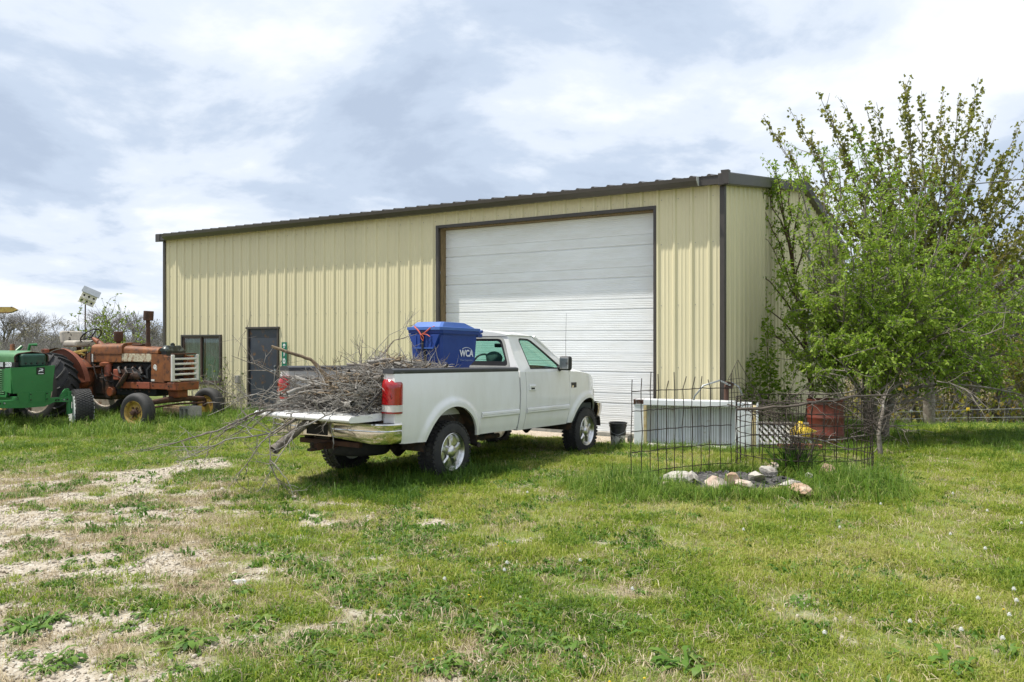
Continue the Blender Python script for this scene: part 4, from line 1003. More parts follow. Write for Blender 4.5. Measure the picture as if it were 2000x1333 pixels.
# engine
tp(lambda b: b.box2((-1.55, -.19, .60), (-.30, .19, 1.30)), 'engine_block', 'dark', bevel=.03)
tp(lambda b: [b.box2((-1.35, -.24, .95), (-.62, -.19, 1.16))], 'manifold', 'rust', bevel=.02)
mb = MB()
for k in range(4): mb.tube([(-1.28 + .2 * k, -.19, 1.22), (-1.26 + .2 * k, -.26, 1.18), (-1.18 + .2 * k, -.28, 1.07)], .035, 8)
mb.build('exhaust_ports', M['grease'], T2, smooth=50)
mb = MB(); rng = random.Random(8)
for k in range(9):
    a = Vector((-1.0 + rng.uniform(-.1, .1), -.27, 1.12 + rng.uniform(-.03, .05))); mb.tube([a, a + Vector((.2, -.02, .03 + rng.uniform(-.05, .03))), a + Vector((.42 + rng.uniform(-.1, .15), .0, -.10 - rng.uniform(0, .12)))], .010, 6)
mb.build('plug_leads', M['black'], T2)
tp(lambda b: b.rock((-.78, -.28, 1.02), (.16, .05, .12), 4, 2), 'generator', 'grease', smooth=40)
tp(lambda b: [b.lathe([(0, -.13), (.07, -.13), (.075, .10), (.06, .13), (0, .13)], 18, 'z', (-1.55, -.27, 1.14))], 'oil_filter', 'pinkred', smooth=40)
tp(lambda b: [b.lathe([(0, 1.20), (.10, 1.20), (.13, 1.23), (.13, 1.29), (.05, 1.31), (0, 1.31)], 18, 'z', (-1.62, -.25, 0))], 'carburettor', 'castred', smooth=40)
tp(lambda b: b.box2((-1.38, -.30, .93), (-1.22, -.22, 1.16)), 'battery_tray', 'pinkred', bevel=.02)
tp(lambda b: b.tube([(-1.25, -.28, .78), (-1.1, -.30, .92), (-.98, -.28, 1.1)], [.05, .06, .045], 8), 'steering_link', 'grease', smooth=40)
for k, (pts, r_) in enumerate((([(-.35, -.2, 1.30), (-.45, -.27, 1.15), (-.42, -.28, .98)], .028), ([(-1.6, -.25, 1.2), (-1.4, -.30, 1.05), (-1.1, -.29, .96)], .010), ([(-1.75, -.22, 1.28), (-1.7, -.29, 1.1), (-1.62, -.29, .92), (-1.4, -.28, .88)], .012), ([(-2.0, -.26, 1.3), (-1.9, -.30, 1.12), (-1.85, -.28, .95)], .014))): tp(lambda b: b.tube(pts, r_, 8), 'hose', ('black', 'rust', 'black', 'grease')[k], smooth=60)
for k in range(7): tp(lambda b: b.box((-1.25 + .13 * k, -.197, .70 + .02 * (k % 3)), (.05, .02, .05)), 'casting_boss', 'grease', bevel=.008)
# clutch and transmission housing, final drive
tp(lambda b: b.box2((-2.1, -.22, .50), (-1.45, .22, 1.05)), 'clutch_housing', 'grease', bevel=.05)
tp(lambda b: b.box2((-1.98, -.245, .62), (-1.72, -.215, .98)), 'inspection_cover', 'grease', bevel=.02)
tp(lambda b: b.lathe([(0, -.05), (.09, -.05), (.105, -.03), (.105, .03)], 18, 'y', (-1.48, -.24, .68)), 'pulley_cover', 'castred', smooth=40)
tp(lambda b: b.box2((-2.95, -.30, .55), (-2.05, .30, 1.18)), 'gearbox', 'castred', bevel=.05)
mb = MB(); mb.lathe([(.40, -.36), (.42, -.30), (.42, -.22), (.0, -.20)], 30, 'y', (-2.42, 0, .98)); mb.lathe([(.34, -.40), (.36, -.33), (.0, -.31)], 30, 'y', (-2.42, 0, .98)); mb.build('drum_housing', M['castred'], T2, smooth=40)
mb = MB(); mb.lathe([(0, -.50), (.06, -.50), (.10, -.48), (.15, -.46), (.155, -.36)], 24, 'y', (-2.15, 0, .88))
for k in range(6): mb.lathe([(0, -.50), (.016, -.50), (.016, -.46)], 6, 'y', (-2.15 + .12 * math.cos(k), 0, .88 + .12 * math.sin(k)))
mb.build('drive_cap', M['castred'], T2, smooth=40)
mb = MB(); mb.cyl((-2.6, -.95, .76), (-2.6, .95, .76), .085, 16); mb.box((-2.6, 0, .78), (.4, .75, .4)); mb.build('rear_axle', M['castred'], T2, bevel=.03)
# platform, fenders, seat, steering
tp(lambda b: b.box2((-2.7, -.42, 1.17), (-1.95, .42, 1.20)), 'platform', 'rust')
for sg in (-1, 1):
    mb = MB(); rows = []
    for a in np.linspace(-.50, 1.9, 22):
        r_ = .84; x, z = -2.62 + r_ * math.sin(.55 - a + .35), .76 + r_ * math.cos(.55 - a + .35)
        rows.append([(x, sg * .50, z), (x, sg * .62, z + .01)])
    mb.grid(rows); mb.grid([[(-2.62 + (x - -2.62) * .98, sg * .50, .76 + (z - .76) * .98), (-2.62 + (x + 2.62) * .45, sg * .50, .76 + (z - .76) * .62)] for (x, y, z), _ in rows]); mb.build('fender', mat('fender_red', (.27, .085, .045), .6, var=.15, second=(.17, .055, .03), amount=.4, sscale=4, sharp=.4) if sg < 0 else M['orange'], T2, smooth=50)
mb = MB(); mb.box((-2.72, -.02, 1.70), (.46, .50, .14)); seat = mb.build('seat', M['seatold'], T2, bevel=.05, seg=3)
mb = MB(); mb.box((-2.93, -.02, 1.83), (.13, .52, .30), rot=(0, -.2, 0)); mb.build('seat_back', M['seatold'], seat, bevel=.05, seg=3)
tp(lambda b: [b.tube([(-2.75, 0, 1.2), (-2.72, 0, 1.62)], .05, 8), b.tube([(-2.55, -.1, 1.22), (-2.4, -.12, 1.55)], .018, 6), b.tube([(-2.45, .1, 1.2), (-2.38, .12, 1.6)], .018, 6), b.tube([(-2.3, -.2, 1.2), (-2.2, -.25, 1.52)], .015, 6)], 'levers', 'rust')
tp(lambda b: [b.box((-2.35, -.28, 1.53), (.35, .06, .05), rot=(0, -.15, .1)), b.box((-2.42, -.22, 1.48), (.3, .05, .04), rot=(0, .2, -.1))], 'control_quadrant', 'yellowp', bevel=.01)
tp(lambda b: b.box2((-2.10, -.25, 1.25), (-2.03, .25, 1.62)), 'dash_panel', 'black', bevel=.02)
tp(lambda b: [b.tube([(-1.98, 0, 1.62), (-2.12, 0, 1.72), (-2.30, 0, 1.82)], [.07, .065, .035], 12)], 'steering_column', 'castred', smooth=50)
mb = MB(); c0 = Vector((-2.36, 0, 1.865)); ax = Vector((-.55, 0, .62)).normalized(); e1 = Vector((0, 1, 0)); e2 = ax.cross(e1)
mb.tube([c0 + (e1 * math.cos(a) + e2 * math.sin(a)) * .225 for a in np.linspace(0, 2 * math.pi, 33)], .015, 8, caps=False)
for k in range(3):
    a = 2.1 * k + .5; mb.tube([c0 - ax * .03, c0 + (e1 * math.cos(a) + e2 * math.sin(a)) * .22], [.018, .012], 6)
mb.build('steering_wheel', M['black'], T2, smooth=50)
# exhaust stack and pre-cleaner
tp(lambda b: [b.tube([(-.60, -.10, 1.48), (-.60, -.10, 1.70)], .052, 12), b.tube([(-.60, -.10, 1.66), (-.605, -.10, 2.20)], .043, 12), b.tube([(-.60, -.10, 1.68), (-.60, -.10, 1.71)], .054, 12)], 'exhaust_stack', 'rust', smooth=40)
mb = MB(); mb.M = Matrix.Translation((-.60, -.10, 2.19)) @ Euler((0, .08, 0)).to_matrix().to_4x4(); mb.lathe([(0, 0), (.095, 0), (.10, .005), (.10, .195), (.092, .2), (0, .2)], 24, 'z'); mb.build('stack_canister', M['rust'], T2, smooth=40)
tp(lambda b: [b.lathe([(0, 1.76), (.092, 1.76), (.095, 1.77), (.095, 1.955), (.085, 1.96), (0, 1.96)], 24, 'z', (-1.55, 0, 0)), b.lathe([(.05, 1.68), (.045, 1.72), (.06, 1.76)], 16, 'z', (-1.55, 0, 0))], 'air_pre_cleaner', 'rust', smooth=40)
tp(lambda b: b.lathe([(.05, 1.685), (.05, 1.72), (0, 1.73)], 14, 'z', (-1.85, 0, 0)), 'fuel_cap', 'rust', smooth=40)
# front axle and wheels
mb = MB(); mb.tube([(.02, -.80, .50), (.05, -.3, .54), (.10, 0, .56), (.05, .3, .54), (.02, .82, .50)], [.05, .06, .075, .06, .05], 12); mb.cyl((.06, -.12, .56), (.06, .12, .56), .085, 14); mb.build('front_axle', M['rust'], T2, smooth=40)
mb = MB(); mb.tube([(.12, -.75, .42), (.16, 0, .45), (.12, .75, .42)], .02, 8); mb.build('tie_rod', M['rust'], T2)
def front_wheel(y, side):
    wl = thing('front_wheel', None, None, (0, y, .345)); wl.parent = T2
    mb = MB(); plain_tyre(mb, .385, .215, .26); mb.build('tyre', M['rubber2'], wl, smooth=40)
    mb = MB(); o = side
    mb.lathe([(.218, -.10 * o), (.222, .10 * o), (.236, .112 * o), (.236, .122 * o), (.215, .118 * o), (.195, .095 * o), (.185, .06 * o), (.15, .05 * o), (.12, .065 * o), (.0, .065 * o)], 36, 'y'); mb.build('rim', M['yellow_rim'], wl, smooth=40)
    mb = MB(); mb.lathe([(.085, .05 * o), (.08, .09 * o), (.05, .10 * o), (.045, .15 * o), (0, .155 * o)], 18, 'y')
    for k in range(6): mb.lathe([(.016, .06 * o), (.016, .095 * o), (0, .096 * o)], 6, 'y', (.105 * math.cos(k * 1.047), 0, .105 * math.sin(k * 1.047)))
    mb.build('hub', M['rust'], wl, smooth=40)
    mb = MB(); mb.tube([(0, -.12 * o, .16), (0, -.13 * o, .0), (0, -.02 * o, 0)], .04, 8); mb.build('spindle', M['rust'], wl)
front_wheel(-.93, -1); front_wheel(1.0, 1)
for y_, sd in ((-.88, -1), (.84, 1)):
    wr = tractor_rear_wheel(T2, y_, sd, W=.54); wr.location.x = -2.62
# blocks and a tan block under the front of the tractor
T2M = Matrix.Translation((-7.07, 16.65, 0)) @ Matrix.Rotation(math.atan2(-.37, .93), 4, 'Z')
def block(name, label, p, rz, m):
    o = thing(name, label, 'block', p, rz)
    mb = MB(); w, d, h = .40, .20, .20
    ho = [[(-.165, -.065), (-.03, -.065), (-.03, .065), (-.165, .065)], [(.03, -.065), (.165, -.065), (.165, .065), (.03, .065)]]
    mb.poly([(-.2, -.1), (.2, -.1), (.2, .1), (-.2, .1)], ho, lambda a, b, q: (a, -.1 + q, b + .1), .2)
    mb.build('block_body', m, o, bevel=.006); return o
p = at(372, 805, 16.7); bl_ = block('concrete_block', 'grey hollow concrete block standing on end under the rusty tractor front axle', (p.x, p.y, .10), -.75, M['concrete']); bl_.rotation_euler = (0, 0, -.55); bl_.scale = (.75, 1.6, 1.35)
p = at(345, 800, 17.6); o = thing('timber_block', 'short tan timber block on the grass behind the rusty tractor front axle', 'block', (p.x, p.y, 0), -.4)
MB().box((0, 0, .14), (.55, .25, .27)).build('timber', M['bark_t'], o, bevel=.01); MB().box((.05, .0, .29), (.5, .2, .03)).build('top_board', M['wood'], o, bevel=.005)

# ---- green tractor, front end in view
T3 = thing('green_tractor', 'green farm tractor with 2350 on its hood, cut off at the left edge', 'tractor', (-9.17, 15.2, 0), math.atan2(-.53, .85))
def gp_(fn, name, m, par=T3, **k): mb = MB(); fn(mb); return mb.build(name, M[m] if isinstance(m, str) else m, par, **k)
mb = MB(); mb.poly([(-.40, 1.235), (-.36, .755), (.35, .755), (.41, 1.265)], [], lambda a, b, q: (.06 - q - .12 * (1.0 if abs(a) > .395 else 0) * 0, a, b), .03); pl = mb.build('front_plate', M['green'], T3, bevel=.008)
mb = MB(); mb.poly([(-.29, .765), (-.25, .565), (.30, .565), (.34, .765)], [], lambda a, b, q: (.075 - q, a, b), .03); mb.build('lower_plate', M['green'], pl, bevel=.008)
for y in (-.06, .24):
    MB().box((.082, y, .67), (.012, .045, .17)).build('plate_bracket', M['green'], pl, bevel=.004)
    for z in (.62, .725): MB().lathe([(0, .100), (.012, .100), (.013, .088)], 6, 'x', (0, y, z)).build('bolt', M['dark'], pl)
for sg in (-1, 1):
    mb = MB(); mb.poly([(.03, .76), (.03, 1.24), (-.30, 1.20), (-.30, .80)], [], lambda a, b, q: (a, sg * (.385 - q), b), .02); mb.build('plate_cheek', M['green'], pl)
# emblem badge with a leaping deer
em = thing('emblem_badge', None, None, (.068, .135, 1.165)); em.parent = T3
MB().box((0, 0, 0), (.012, .15, .135)).build('badge_plate', M['black'], em, bevel=.002)
mb = MB(); deer = [(-.045, -.005), (-.03, .012), (-.005, .012), (.012, .022), (.022, .045), (.032, .03), (.05, .026), (.036, .012), (.03, -.002), (.052, -.018), (.028, -.012), (.0, -.010), (-.02, -.012), (-.038, -.03), (-.055, -.028), (-.036, -.016)]
mb.poly(deer, [], lambda a, b, q: (.0085, a, b + .005)); mb.poly([(-.03, .05), (.01, .05), (.02, .04), (-.02, .042)], [], lambda a, b, q: (.0085, a, b)); mb.build('deer_mark', M['decal'], em)
mb = MB(); mb.box((.0075, 0, -.053), (.002, .10, .014)); mb.build('badge_strip', M['decal'], em)
# tank under the bonnet lip, bonnet, stripe with number
mb = MB(); mb.box((-.11, .06, 1.36), (.20, .46, .26)); mb.build('header_tank', M['green_d'], T3, bevel=.05, seg=3)
for k in range(4): MB().lathe([(0, -.028), (.016, -.028), (.02, -.04)], 8, 'x', (.03, -.10 + .105 * k, 1.31)).build('tank_bolt', M['black'], T3)
mb = MB(); rows = []
for x in (-.02, -.12, -.6, -1.2, -2.0):
    k = 0 if x < -.1 else .02; prof = [(-.245, 1.335), (-.25, 1.42)]
    for a in np.linspace(0, math.pi / 2, 6): prof.append((-.25 + .10 - .10 * math.cos(a), 1.44 + .08 * math.sin(a) - k))
    prof += [(.06, 1.55 - k)]
    for a in np.linspace(math.pi / 2, 0, 6): prof.append((.27 + .10 * math.cos(a), 1.44 + .08 * math.sin(a) - k))
    prof += [(.37, 1.42), (.365, 1.335)]; rows.append([(x - .09, y, z) for y, z in prof])
mb.grid(rows); mb.build('bonnet', M['green_f'], T3, smooth=40)
mb = MB(); r0 = rows[0]; mb.tube([Vector(p) for p in r0], .012, 6); mb.build('bonnet_lip', M['rust'], T3)
mb = MB(); mb.box2((-2.2, -.25, 1.235), (-.11, .36, 1.335)); sb_ = mb.build('bonnet_stripe', M['black'], T3)
t_ = text_obj('2350', 'number_decal', .115, M['decal'], T3, (-.335, -.2525, 1.285), (R(90), 0, 0), bold=.005)
for k in range(18): MB().box((-.55 - .022 * k, -.252, 1.285), (.012 - .0004 * k, .003, .085)).build('stripe_tick', M['decal'], T3)
mb = MB(); mb.box2((-2.2, -.245, .70), (-.30, .36, 1.235)); mb.build('engine_side', M['dark'], T3)
for k in range(12): MB().box((-.75, -.268, .735 + .040 * k), (.62, .03, .016), rot=(.5, 0, 0)).build('louvre', M['green_f'], T3)
for (a, b) in (((-.42, -.27, .70), (-.36, -.235, 1.22)), ((-1.09, -.27, .70), (-1.05, -.235, 1.22))): MB().box2(a, b).build('louvre_frame', M['green'], T3)
MB().box2((-1.09, -.28, .66), (-.36, -.235, .705)).build('louvre_sill', M['green'], T3, bevel=.004)
# frame, axle and wheel
mb = MB(); mb.box2((-2.4, -.22, .52), (-.02, .28, .68)); mb.build('chassis', M['green'], T3, bevel=.01)
mb = MB(); mb.poly([(-.98, .63), (.60, .635), (.74, .66), (.74, .53), (.62, .54), (.40, .55), (.2, .475), (-.2, .475), (-.98, .52)], [], lambda a, b, q: (.07 - q, a, b), .12); mb.build('front_axle', M['green'], T3, bevel=.008)
for k, y in enumerate((-.92, -.78, -.60, -.52, .42, .47, .57, .64)): MB().lathe([(0, .088), (.016, .088), (.018, .072)], 6, 'x', (0, y, .585)).build('axle_bolt', M['dark'] if k % 3 else M['galv'], T3)
for sg, yk in ((1, .70), (-1, -.98)):
    mb = MB(); mb.tube([(.02, yk, .74), (.02, yk, .40), (.02, yk + sg * .02, .30)], [.05, .045, .06], 10); mb.tube([(.02, yk, .36), (.04, yk + sg * .19, .36)], .045, 10); mb.build('steering_knuckle', M['green'], T3, smooth=40)
mb = MB(); mb.poly([(.52, .64), (.74, .64), (.70, .80), (.62, .79), (.54, .69)], [], lambda a, b, q: (.03 - q, a, b), .03); mb.build('axle_lug', M['green'], T3, bevel=.008)
for sg, y, st_ in ((1, .93, -.32), (-1, -1.2, -.32)):
    wl = thing('front_wheel', None, None, (.05, y, .375), st_); wl.parent = T3
    mb = MB(); Ro, k = .395, .16
    mb.lathe([(.235, -k * .8), (.26, -k), (.33, -k * 1.03), (.375, -k * .92), (.39, -k * .6), (Ro - .01, 0), (.39, k * .6), (.375, k * .92), (.33, k * 1.03), (.26, k), (.235, k * .8)], 48, 'y', closed=True)
    for i in range(44):
        a = 2 * math.pi * i / 44
        for q, yy in enumerate((-.125, -.075, -.025, .025, .075, .125)):
            aa = a + (.07 if q % 2 else 0); mb.box((.388 * math.sin(aa), yy, .388 * math.cos(aa)), (.034, .040, .026), rot=(0, aa, 0))
    mb.build('tyre', M['rubber2'], wl, smooth=35)
    for s2 in (-1, 1):
        mb = MB()
        for i in range(26):
            a = 2 * math.pi * i / 26
            if i % 13 in (0, 1, 2): continue
            mb.box((.325 * math.sin(a), s2 * (k * 1.03 + .002), .325 * math.cos(a)), (.035 if i % 3 else .05, .006, .045), rot=(0, a, 0))
        mb.lathe([(.285, s2 * (k * 1.015)), (.290, s2 * (k * 1.03)), (.295, s2 * (k * 1.02))], 40, 'y'); mb.build('raised_letters', M['lettering'], wl)
    mb = MB(); mb.lathe([(.237, -.13), (.25, -.135), (.22, -.10), (.20, -.02), (.06, .0), (.06, .02), (.20, .02), (.22, .10), (.25, .135), (.237, .13)], 36, 'y'); mb.build('rim', M['rim_white'], wl, smooth=40)
    mb = MB(); mb.cyl((0, -.12, 0), (0, .12, 0), .06, 14); mb.build('hub', M['green'], wl)
# things on top behind the bonnet
gp_(lambda b: [b.lathe([(0, 1.50), (.055, 1.50), (.055, 1.56), (.04, 1.58), (.045, 1.66), (.03, 1.68), (0, 1.68)], 14, 'z', (-.95, .12, 0))], 'exhaust_stub', 'orange', smooth=40)
gp_(lambda b: [b.tube([(-1.1, .48, 1.45), (-1.05, .50, 1.66), (-1.0, .62, 1.66)], .03, 8), b.tube([(-1.25, .30, 1.5), (-1.25, .45, 1.63)], .03, 8)], 'loader_pipe', 'green', smooth=40)
gp_(lambda b: [b.lathe([(0, 1.5), (.07, 1.5), (.075, 1.57), (0, 1.58)], 14, 'z', (-.7, .62, 0))], 'red_cap', 'pinkred', smooth=40)
for y_, sd in ((-.82, -1), (.82, 1)):
    wr = tractor_rear_wheel(T3, y_, sd, rimmat='yellow_rim', centre='yellow_rim'); wr.location.x = -2.4
gp_(lambda b: [b.box2((-2.8, -.3, .55), (-1.9, .3, 1.2)), b.cyl((-2.4, -.8, .76), (-2.4, .8, .76), .08, 12)], 'gearbox', 'green', bevel=.04)
gp_(lambda b: [b.box((-2.75, 0, 1.35), (.45, .5, .12)), b.box((-2.97, 0, 1.58), (.10, .5, .4))], 'seat', 'black', bevel=.04)
# yellow boom tip reaching in from the left
bo = thing('boom_tip', 'weathered yellow pointed metal boom tip reaching in above the green tractor', 'boom', at(-60, 608, 15.0))
mb = MB(); q = 15 / FPX
mb.poly([(-260 * q, 8 * q), (84 * q, 8 * q), (95 * q, 2 * q), (80 * q, -4 * q), (45 * q, -5 * q), (-260 * q, -6 * q)], [], lambda a, b, k: (a, -.04 + k, b), .08); mb.build('boom_plate', M['yellowp'], bo, bevel=.008)
MB().box((-2.3, .0, -1.15), (.14, .12, 2.4)).build('boom_post', M['yellowp'], bo)
mb = MB(); mb.tube([(50 * q, -.045, -4 * q), (80 * q, -.045, -3.5 * q), (96 * q, 0, 2 * q), (84 * q, -.045, 8 * q)], .010, 6); mb.build('boom_edge', M['rust'], bo)
# ------------------------------------------------------------------ vegetation tools
def np_mesh(name, V, F, mats, tint=None, smooth=False):
    """V (n,3), F list of (m,k) index arrays"""
    me = bpy.data.meshes.new(name); V = np.asarray(V, np.float32)
    me.vertices.add(len(V)); me.vertices.foreach_set('co', V.ravel())
    tot = sum(f.size for f in F); nf = sum(len(f) for f in F)
    me.loops.add(tot); me.polygons.add(nf)
    me.loops.foreach_set('vertex_index', np.concatenate([f.ravel() for f in F]).astype(np.int32))
    st, p = [], 0
    for f in F: st.append(p + np.arange(len(f)) * f.shape[1]); p += f.size
    me.polygons.foreach_set('loop_start', np.concatenate(st).astype(np.int32))
    if smooth: me.polygons.foreach_set('use_smooth', np.ones(nf, bool))
    if tint is not None:
        a = me.attributes.new('tint', 'FLOAT', 'POINT'); a.data.foreach_set('value', np.asarray(tint, np.float32))
    me.update(); me.validate()
    for m in (mats if isinstance(mats, (list, tuple)) else [mats]): me.materials.append(m)
    return me
def tubes(lines):
    """lines: list of (points (k,3), radii (k), sides) -> V, F"""
    groups = {}
    for p, r, n in lines: groups.setdefault((len(p), n), []).append((p, r))
    VV, FF, off = [], [], 0
    for (k, n), L in groups.items():
        P = np.array([l[0] for l in L], float); Rr = np.array([l[1] for l in L], float)
        T = np.gradient(P, axis=1); T /= np.linalg.norm(T, axis=2, keepdims=True) + 1e-9
        up = np.zeros_like(T); up[..., 2] = 1; up[np.abs(T[..., 2]) > .92] = (1, 0, 0)
        up[:] = up[:, :1]
        A = np.cross(T, up); A /= np.linalg.norm(A, axis=2, keepdims=True) + 1e-9; B = np.cross(T, A)
        an = np.arange(n) * 2 * math.pi / n
        V = P[:, :, None] + Rr[:, :, None, None] * (np.cos(an)[None, None, :, None] * A[:, :, None] + np.sin(an)[None, None, :, None] * B[:, :, None])
        m = len(L); base = off + (np.arange(m) * k * n)[:, None, None] + (np.arange(k - 1) * n)[None, :, None]
        j = np.arange(n)[None, None, :]; j2 = (np.arange(n) + 1) % n; j2 = j2[None, None, :]
        FF.append(np.stack([base + j, base + j2, base + n + j2, base + n + j], -1).reshape(-1, 4))
        VV.append(V.reshape(-1, 3)); off += m * k * n
    return np.concatenate(VV), FF
def leaves_mesh(name, pos, dirs, size, wr, tint, m, rng, fold=.25):
    pos = np.asarray(pos); d = np.asarray(dirs); d = d / (np.linalg.norm(d, axis=1, keepdims=True) + 1e-9)
    s = np.cross(d, rng.normal(size=d.shape)); s /= np.linalg.norm(s, axis=1, keepdims=True) + 1e-9
    n = np.cross(d, s); L = np.asarray(size)[:, None]
    V = np.stack([pos, pos + d * L * .45 + s * L * wr + n * L * fold * wr, pos + d * L - n * L * .12, pos + d * L * .45 - s * L * wr + n * L * fold * wr], 1).reshape(-1, 3)
    b = np.arange(len(pos))[:, None] * 4
    F = [np.concatenate([b + np.array([[0, 1, 2]]), b + np.array([[0, 2, 3]])], 0)]
    return np_mesh(name, V, F, m, np.repeat(tint, 4))
def wobble(rng, a, b, k, amp, sag=0):
    a = np.asarray(a, float); b = np.asarray(b, float); t = np.linspace(0, 1, k)[:, None]
    P = a + (b - a) * t; L = np.linalg.norm(b - a); w = np.cumsum(rng.normal(size=(k, 3)), 0) * amp * L / math.sqrt(k)
    w -= w[:1]; w -= t * w[-1:]
    P = P + w; P[:, 2] += sag * L * (t[:, 0] * (1 - t[:, 0])) * 4
    return P
def alongv(P, t):
    k = len(P) - 1; x = min(max(t, 0), .9999) * k; i = int(x); return P[i] + (P[i + 1] - P[i]) * (x - i), (P[i + 1] - P[i]) / (np.linalg.norm(P[i + 1] - P[i]) + 1e-9)
def emit_tree(name, label, cat, loc, lines, leaf, mats, group=None, wr=.3, thin_r=.02):
    """thing > trunk (thick limbs), crown (leaves), twigs"""
    o = thing(name, label, cat, loc, group=group); L0 = np.array(loc, float)
    th = [l for l in lines if max(l[1]) >= thin_r]; tw = [l for l in lines if max(l[1]) < thin_r]
    for nm, ls, m in (('trunk', th, mats[0]), ('twigs', tw, mats[1])):
        if not ls: continue
        V, F = tubes(ls); me = np_mesh(nm, V - L0, F, m, smooth=True); c = bpy.data.objects.new(nm, me); COL.objects.link(c); c.parent = o
        if nm == 'twigs': c['kind'] = 'stuff'
    if leaf is not None and len(leaf[0]):
        rng = np.random.default_rng(len(leaf[0]))
        me = leaves_mesh('crown', np.array(leaf[0]) - L0, np.array(leaf[1]), np.array(leaf[2]), wr, np.array(leaf[3]), mats[2], rng)
        c = bpy.data.objects.new('crown', me); COL.objects.link(c); c.parent = o; c['kind'] = 'stuff'
    return o
def A(px, py, Y): return np.array(at(px, py, Y))
# ---- maple behind, upright shoots with hanging young leaves
rng = np.random.default_rng(11)
tips = [(1490, 225), (1541, 212), (1500, 250), (1597, 178), (1612, 205), (1652, 205), (1690, 205), (1712, 200), (1765, 158), (1770, 172), (1800, 178), (1842, 176), (1820, 240), (1872, 185), (1911, 152), (1905, 205), (1942, 228), (1928, 232), (1995, 240), (1998, 275), (2045, 290), (2080, 250), (2110, 330), (2150, 380), (2180, 450), (1560, 250), (1640, 260), (1735, 255), (1850, 260), (1960, 300), (2030, 380), (2060, 430), (1880, 320), (1700, 320), (1930, 400), (2000, 450), (1780, 330)]
lines, lp, ld, ls, lt = [], [], [], [], []
mbase = A(1815, 800, 21.5); mbase[2] = ground_z(mbase[0], mbase[1]) - .1
fork = A(1812, 640, 21.5)
lines.append((wobble(rng, mbase, fork, 6, .03), np.linspace(.16, .11, 6), 10))
for i, (tx, ty) in enumerate(tips):
    Y = 21.5 + rng.uniform(-1.8, 1.8); T = A(tx, ty, Y)
    f = fork + rng.normal(0, .10, 3) + (0, 0, rng.uniform(-.5, .5))
    Lh = np.linalg.norm(T - f); t = np.linspace(0, 1, 9)[:, None]
    mid = f + (T - f) * .5 + np.array((0, 0, -.08 * Lh * (1 if abs(tx - 1812) > 80 else 0)))
    P = (1 - t) ** 2 * f + 2 * t * (1 - t) * mid + t * t * T + np.cumsum(rng.normal(0, .055, (9, 3)), 0) * np.minimum(t, 1 - t) * 2.4
    lines.append((P, np.linspace(.036, .005, 9), 6))
    segs = [(P, .72, 1.0)]
    for s in np.linspace(.22, .95, 20):
        p, d = alongv(P, s + rng.uniform(-.02, .02)); dd = d * .7 + np.array((rng.normal(0, .52), rng.normal(0, .52), .50)); dd /= np.linalg.norm(dd)
        ln = (.35 + 1.35 * (1 - s)) * rng.uniform(.5, 1.4); Q = wobble(rng, p, p + dd * ln, 5, .05, -.03); lines.append((Q, np.linspace(.011, .004, 5), 4)); segs.append((Q, .0, ln))
    for Q, t0, ln in segs:
        for s in np.arange(t0, 1.01, .085 / max(.3, ln if t0 == 0 else Lh) * (1.1 if t0 == 0 else 1.5)):
            if rng.random() < .22: continue
            p, d = alongv(Q, s)
            for k in range(rng.integers(1, 5)):
                lp.append(p + rng.normal(0, .035, 3)); v = np.array((rng.normal(.25, .6), rng.normal(0, .6), rng.normal(-.45, .45))); ld.append(v); ls.append(rng.uniform(.045, .14)); lt.append(np.clip(.18 + .5 * (fbm(p[0] * .8, p[2] * .8, 4, 2) - .2) + rng.normal(0, .16), 0, 1))
emit_tree('maple_tree', 'tall young tree with upright shoots and drooping olive-bronze leaves behind the green tree', 'tree', tuple(mbase), lines, (lp, ld, ls, lt), (M['bark'], M['bark'], M['leaf_m']), wr=.46, thin_r=.03)
n_maple = len(lp)
# ---- green tree in front of it, leaning limbs low over the lawn
rng = np.random.default_rng(23)
gb = np.array((6.55, 14.3, 0.)); gb[2] = ground_z(gb[0], gb[1]) - .05
limbs = [((1560, 345), 14.2), ((1600, 305), 14.6), ((1640, 330), 14.0), ((1685, 292), 14.8), ((1725, 350), 14.2), ((1760, 380), 13.6), ((1800, 372), 14.6), ((1850, 400), 14.0), ((1900, 470), 14.4), ((1945, 540), 14.0), ((1985, 590), 14.8), ((1990, 660), 14.2), ((1930, 610), 13.4), ((1870, 560), 13.4), ((1700, 470), 13.2), ((1620, 450), 13.3), ((1570, 480), 14.0), ((1545, 540), 13.9), ((1590, 600), 13.5), ((1650, 560), 13.0), ((1780, 540), 13.1), ((1820, 620), 13.0), ((1740, 640), 12.9), ((1680, 690), 12.9), ((1610, 680), 13.2), ((1960, 730), 13.8), ((1890, 700), 13.3), ((2040, 700), 14.4), ((2060, 620), 14.8), ((1760, 450), 14.9), ((1680, 400), 15.2), ((1850, 480), 15.3), ((1920, 660), 15.2), ((1840, 690), 14.8), ((1660, 620), 14.9), ((2010, 560), 14.5), ((1600, 735), 13.4), ((1650, 725), 13.0), ((1705, 715), 12.9), ((1755, 695), 13.0), ((1800, 715), 13.2), ((1850, 740), 13.4), ((1950, 765), 13.9), ((1565, 715), 13.7), ((1625, 770), 13.6), ((1740, 745), 13.8), ((1880, 640), 13.0), ((1800, 560), 12.9), ((1660, 480), 13.1), ((1900, 560), 14.9), ((1560, 620), 14.2), ((1730, 430), 14.2)]
lines, lp, ld, ls, lt = [], [], [], [], []
stems = []
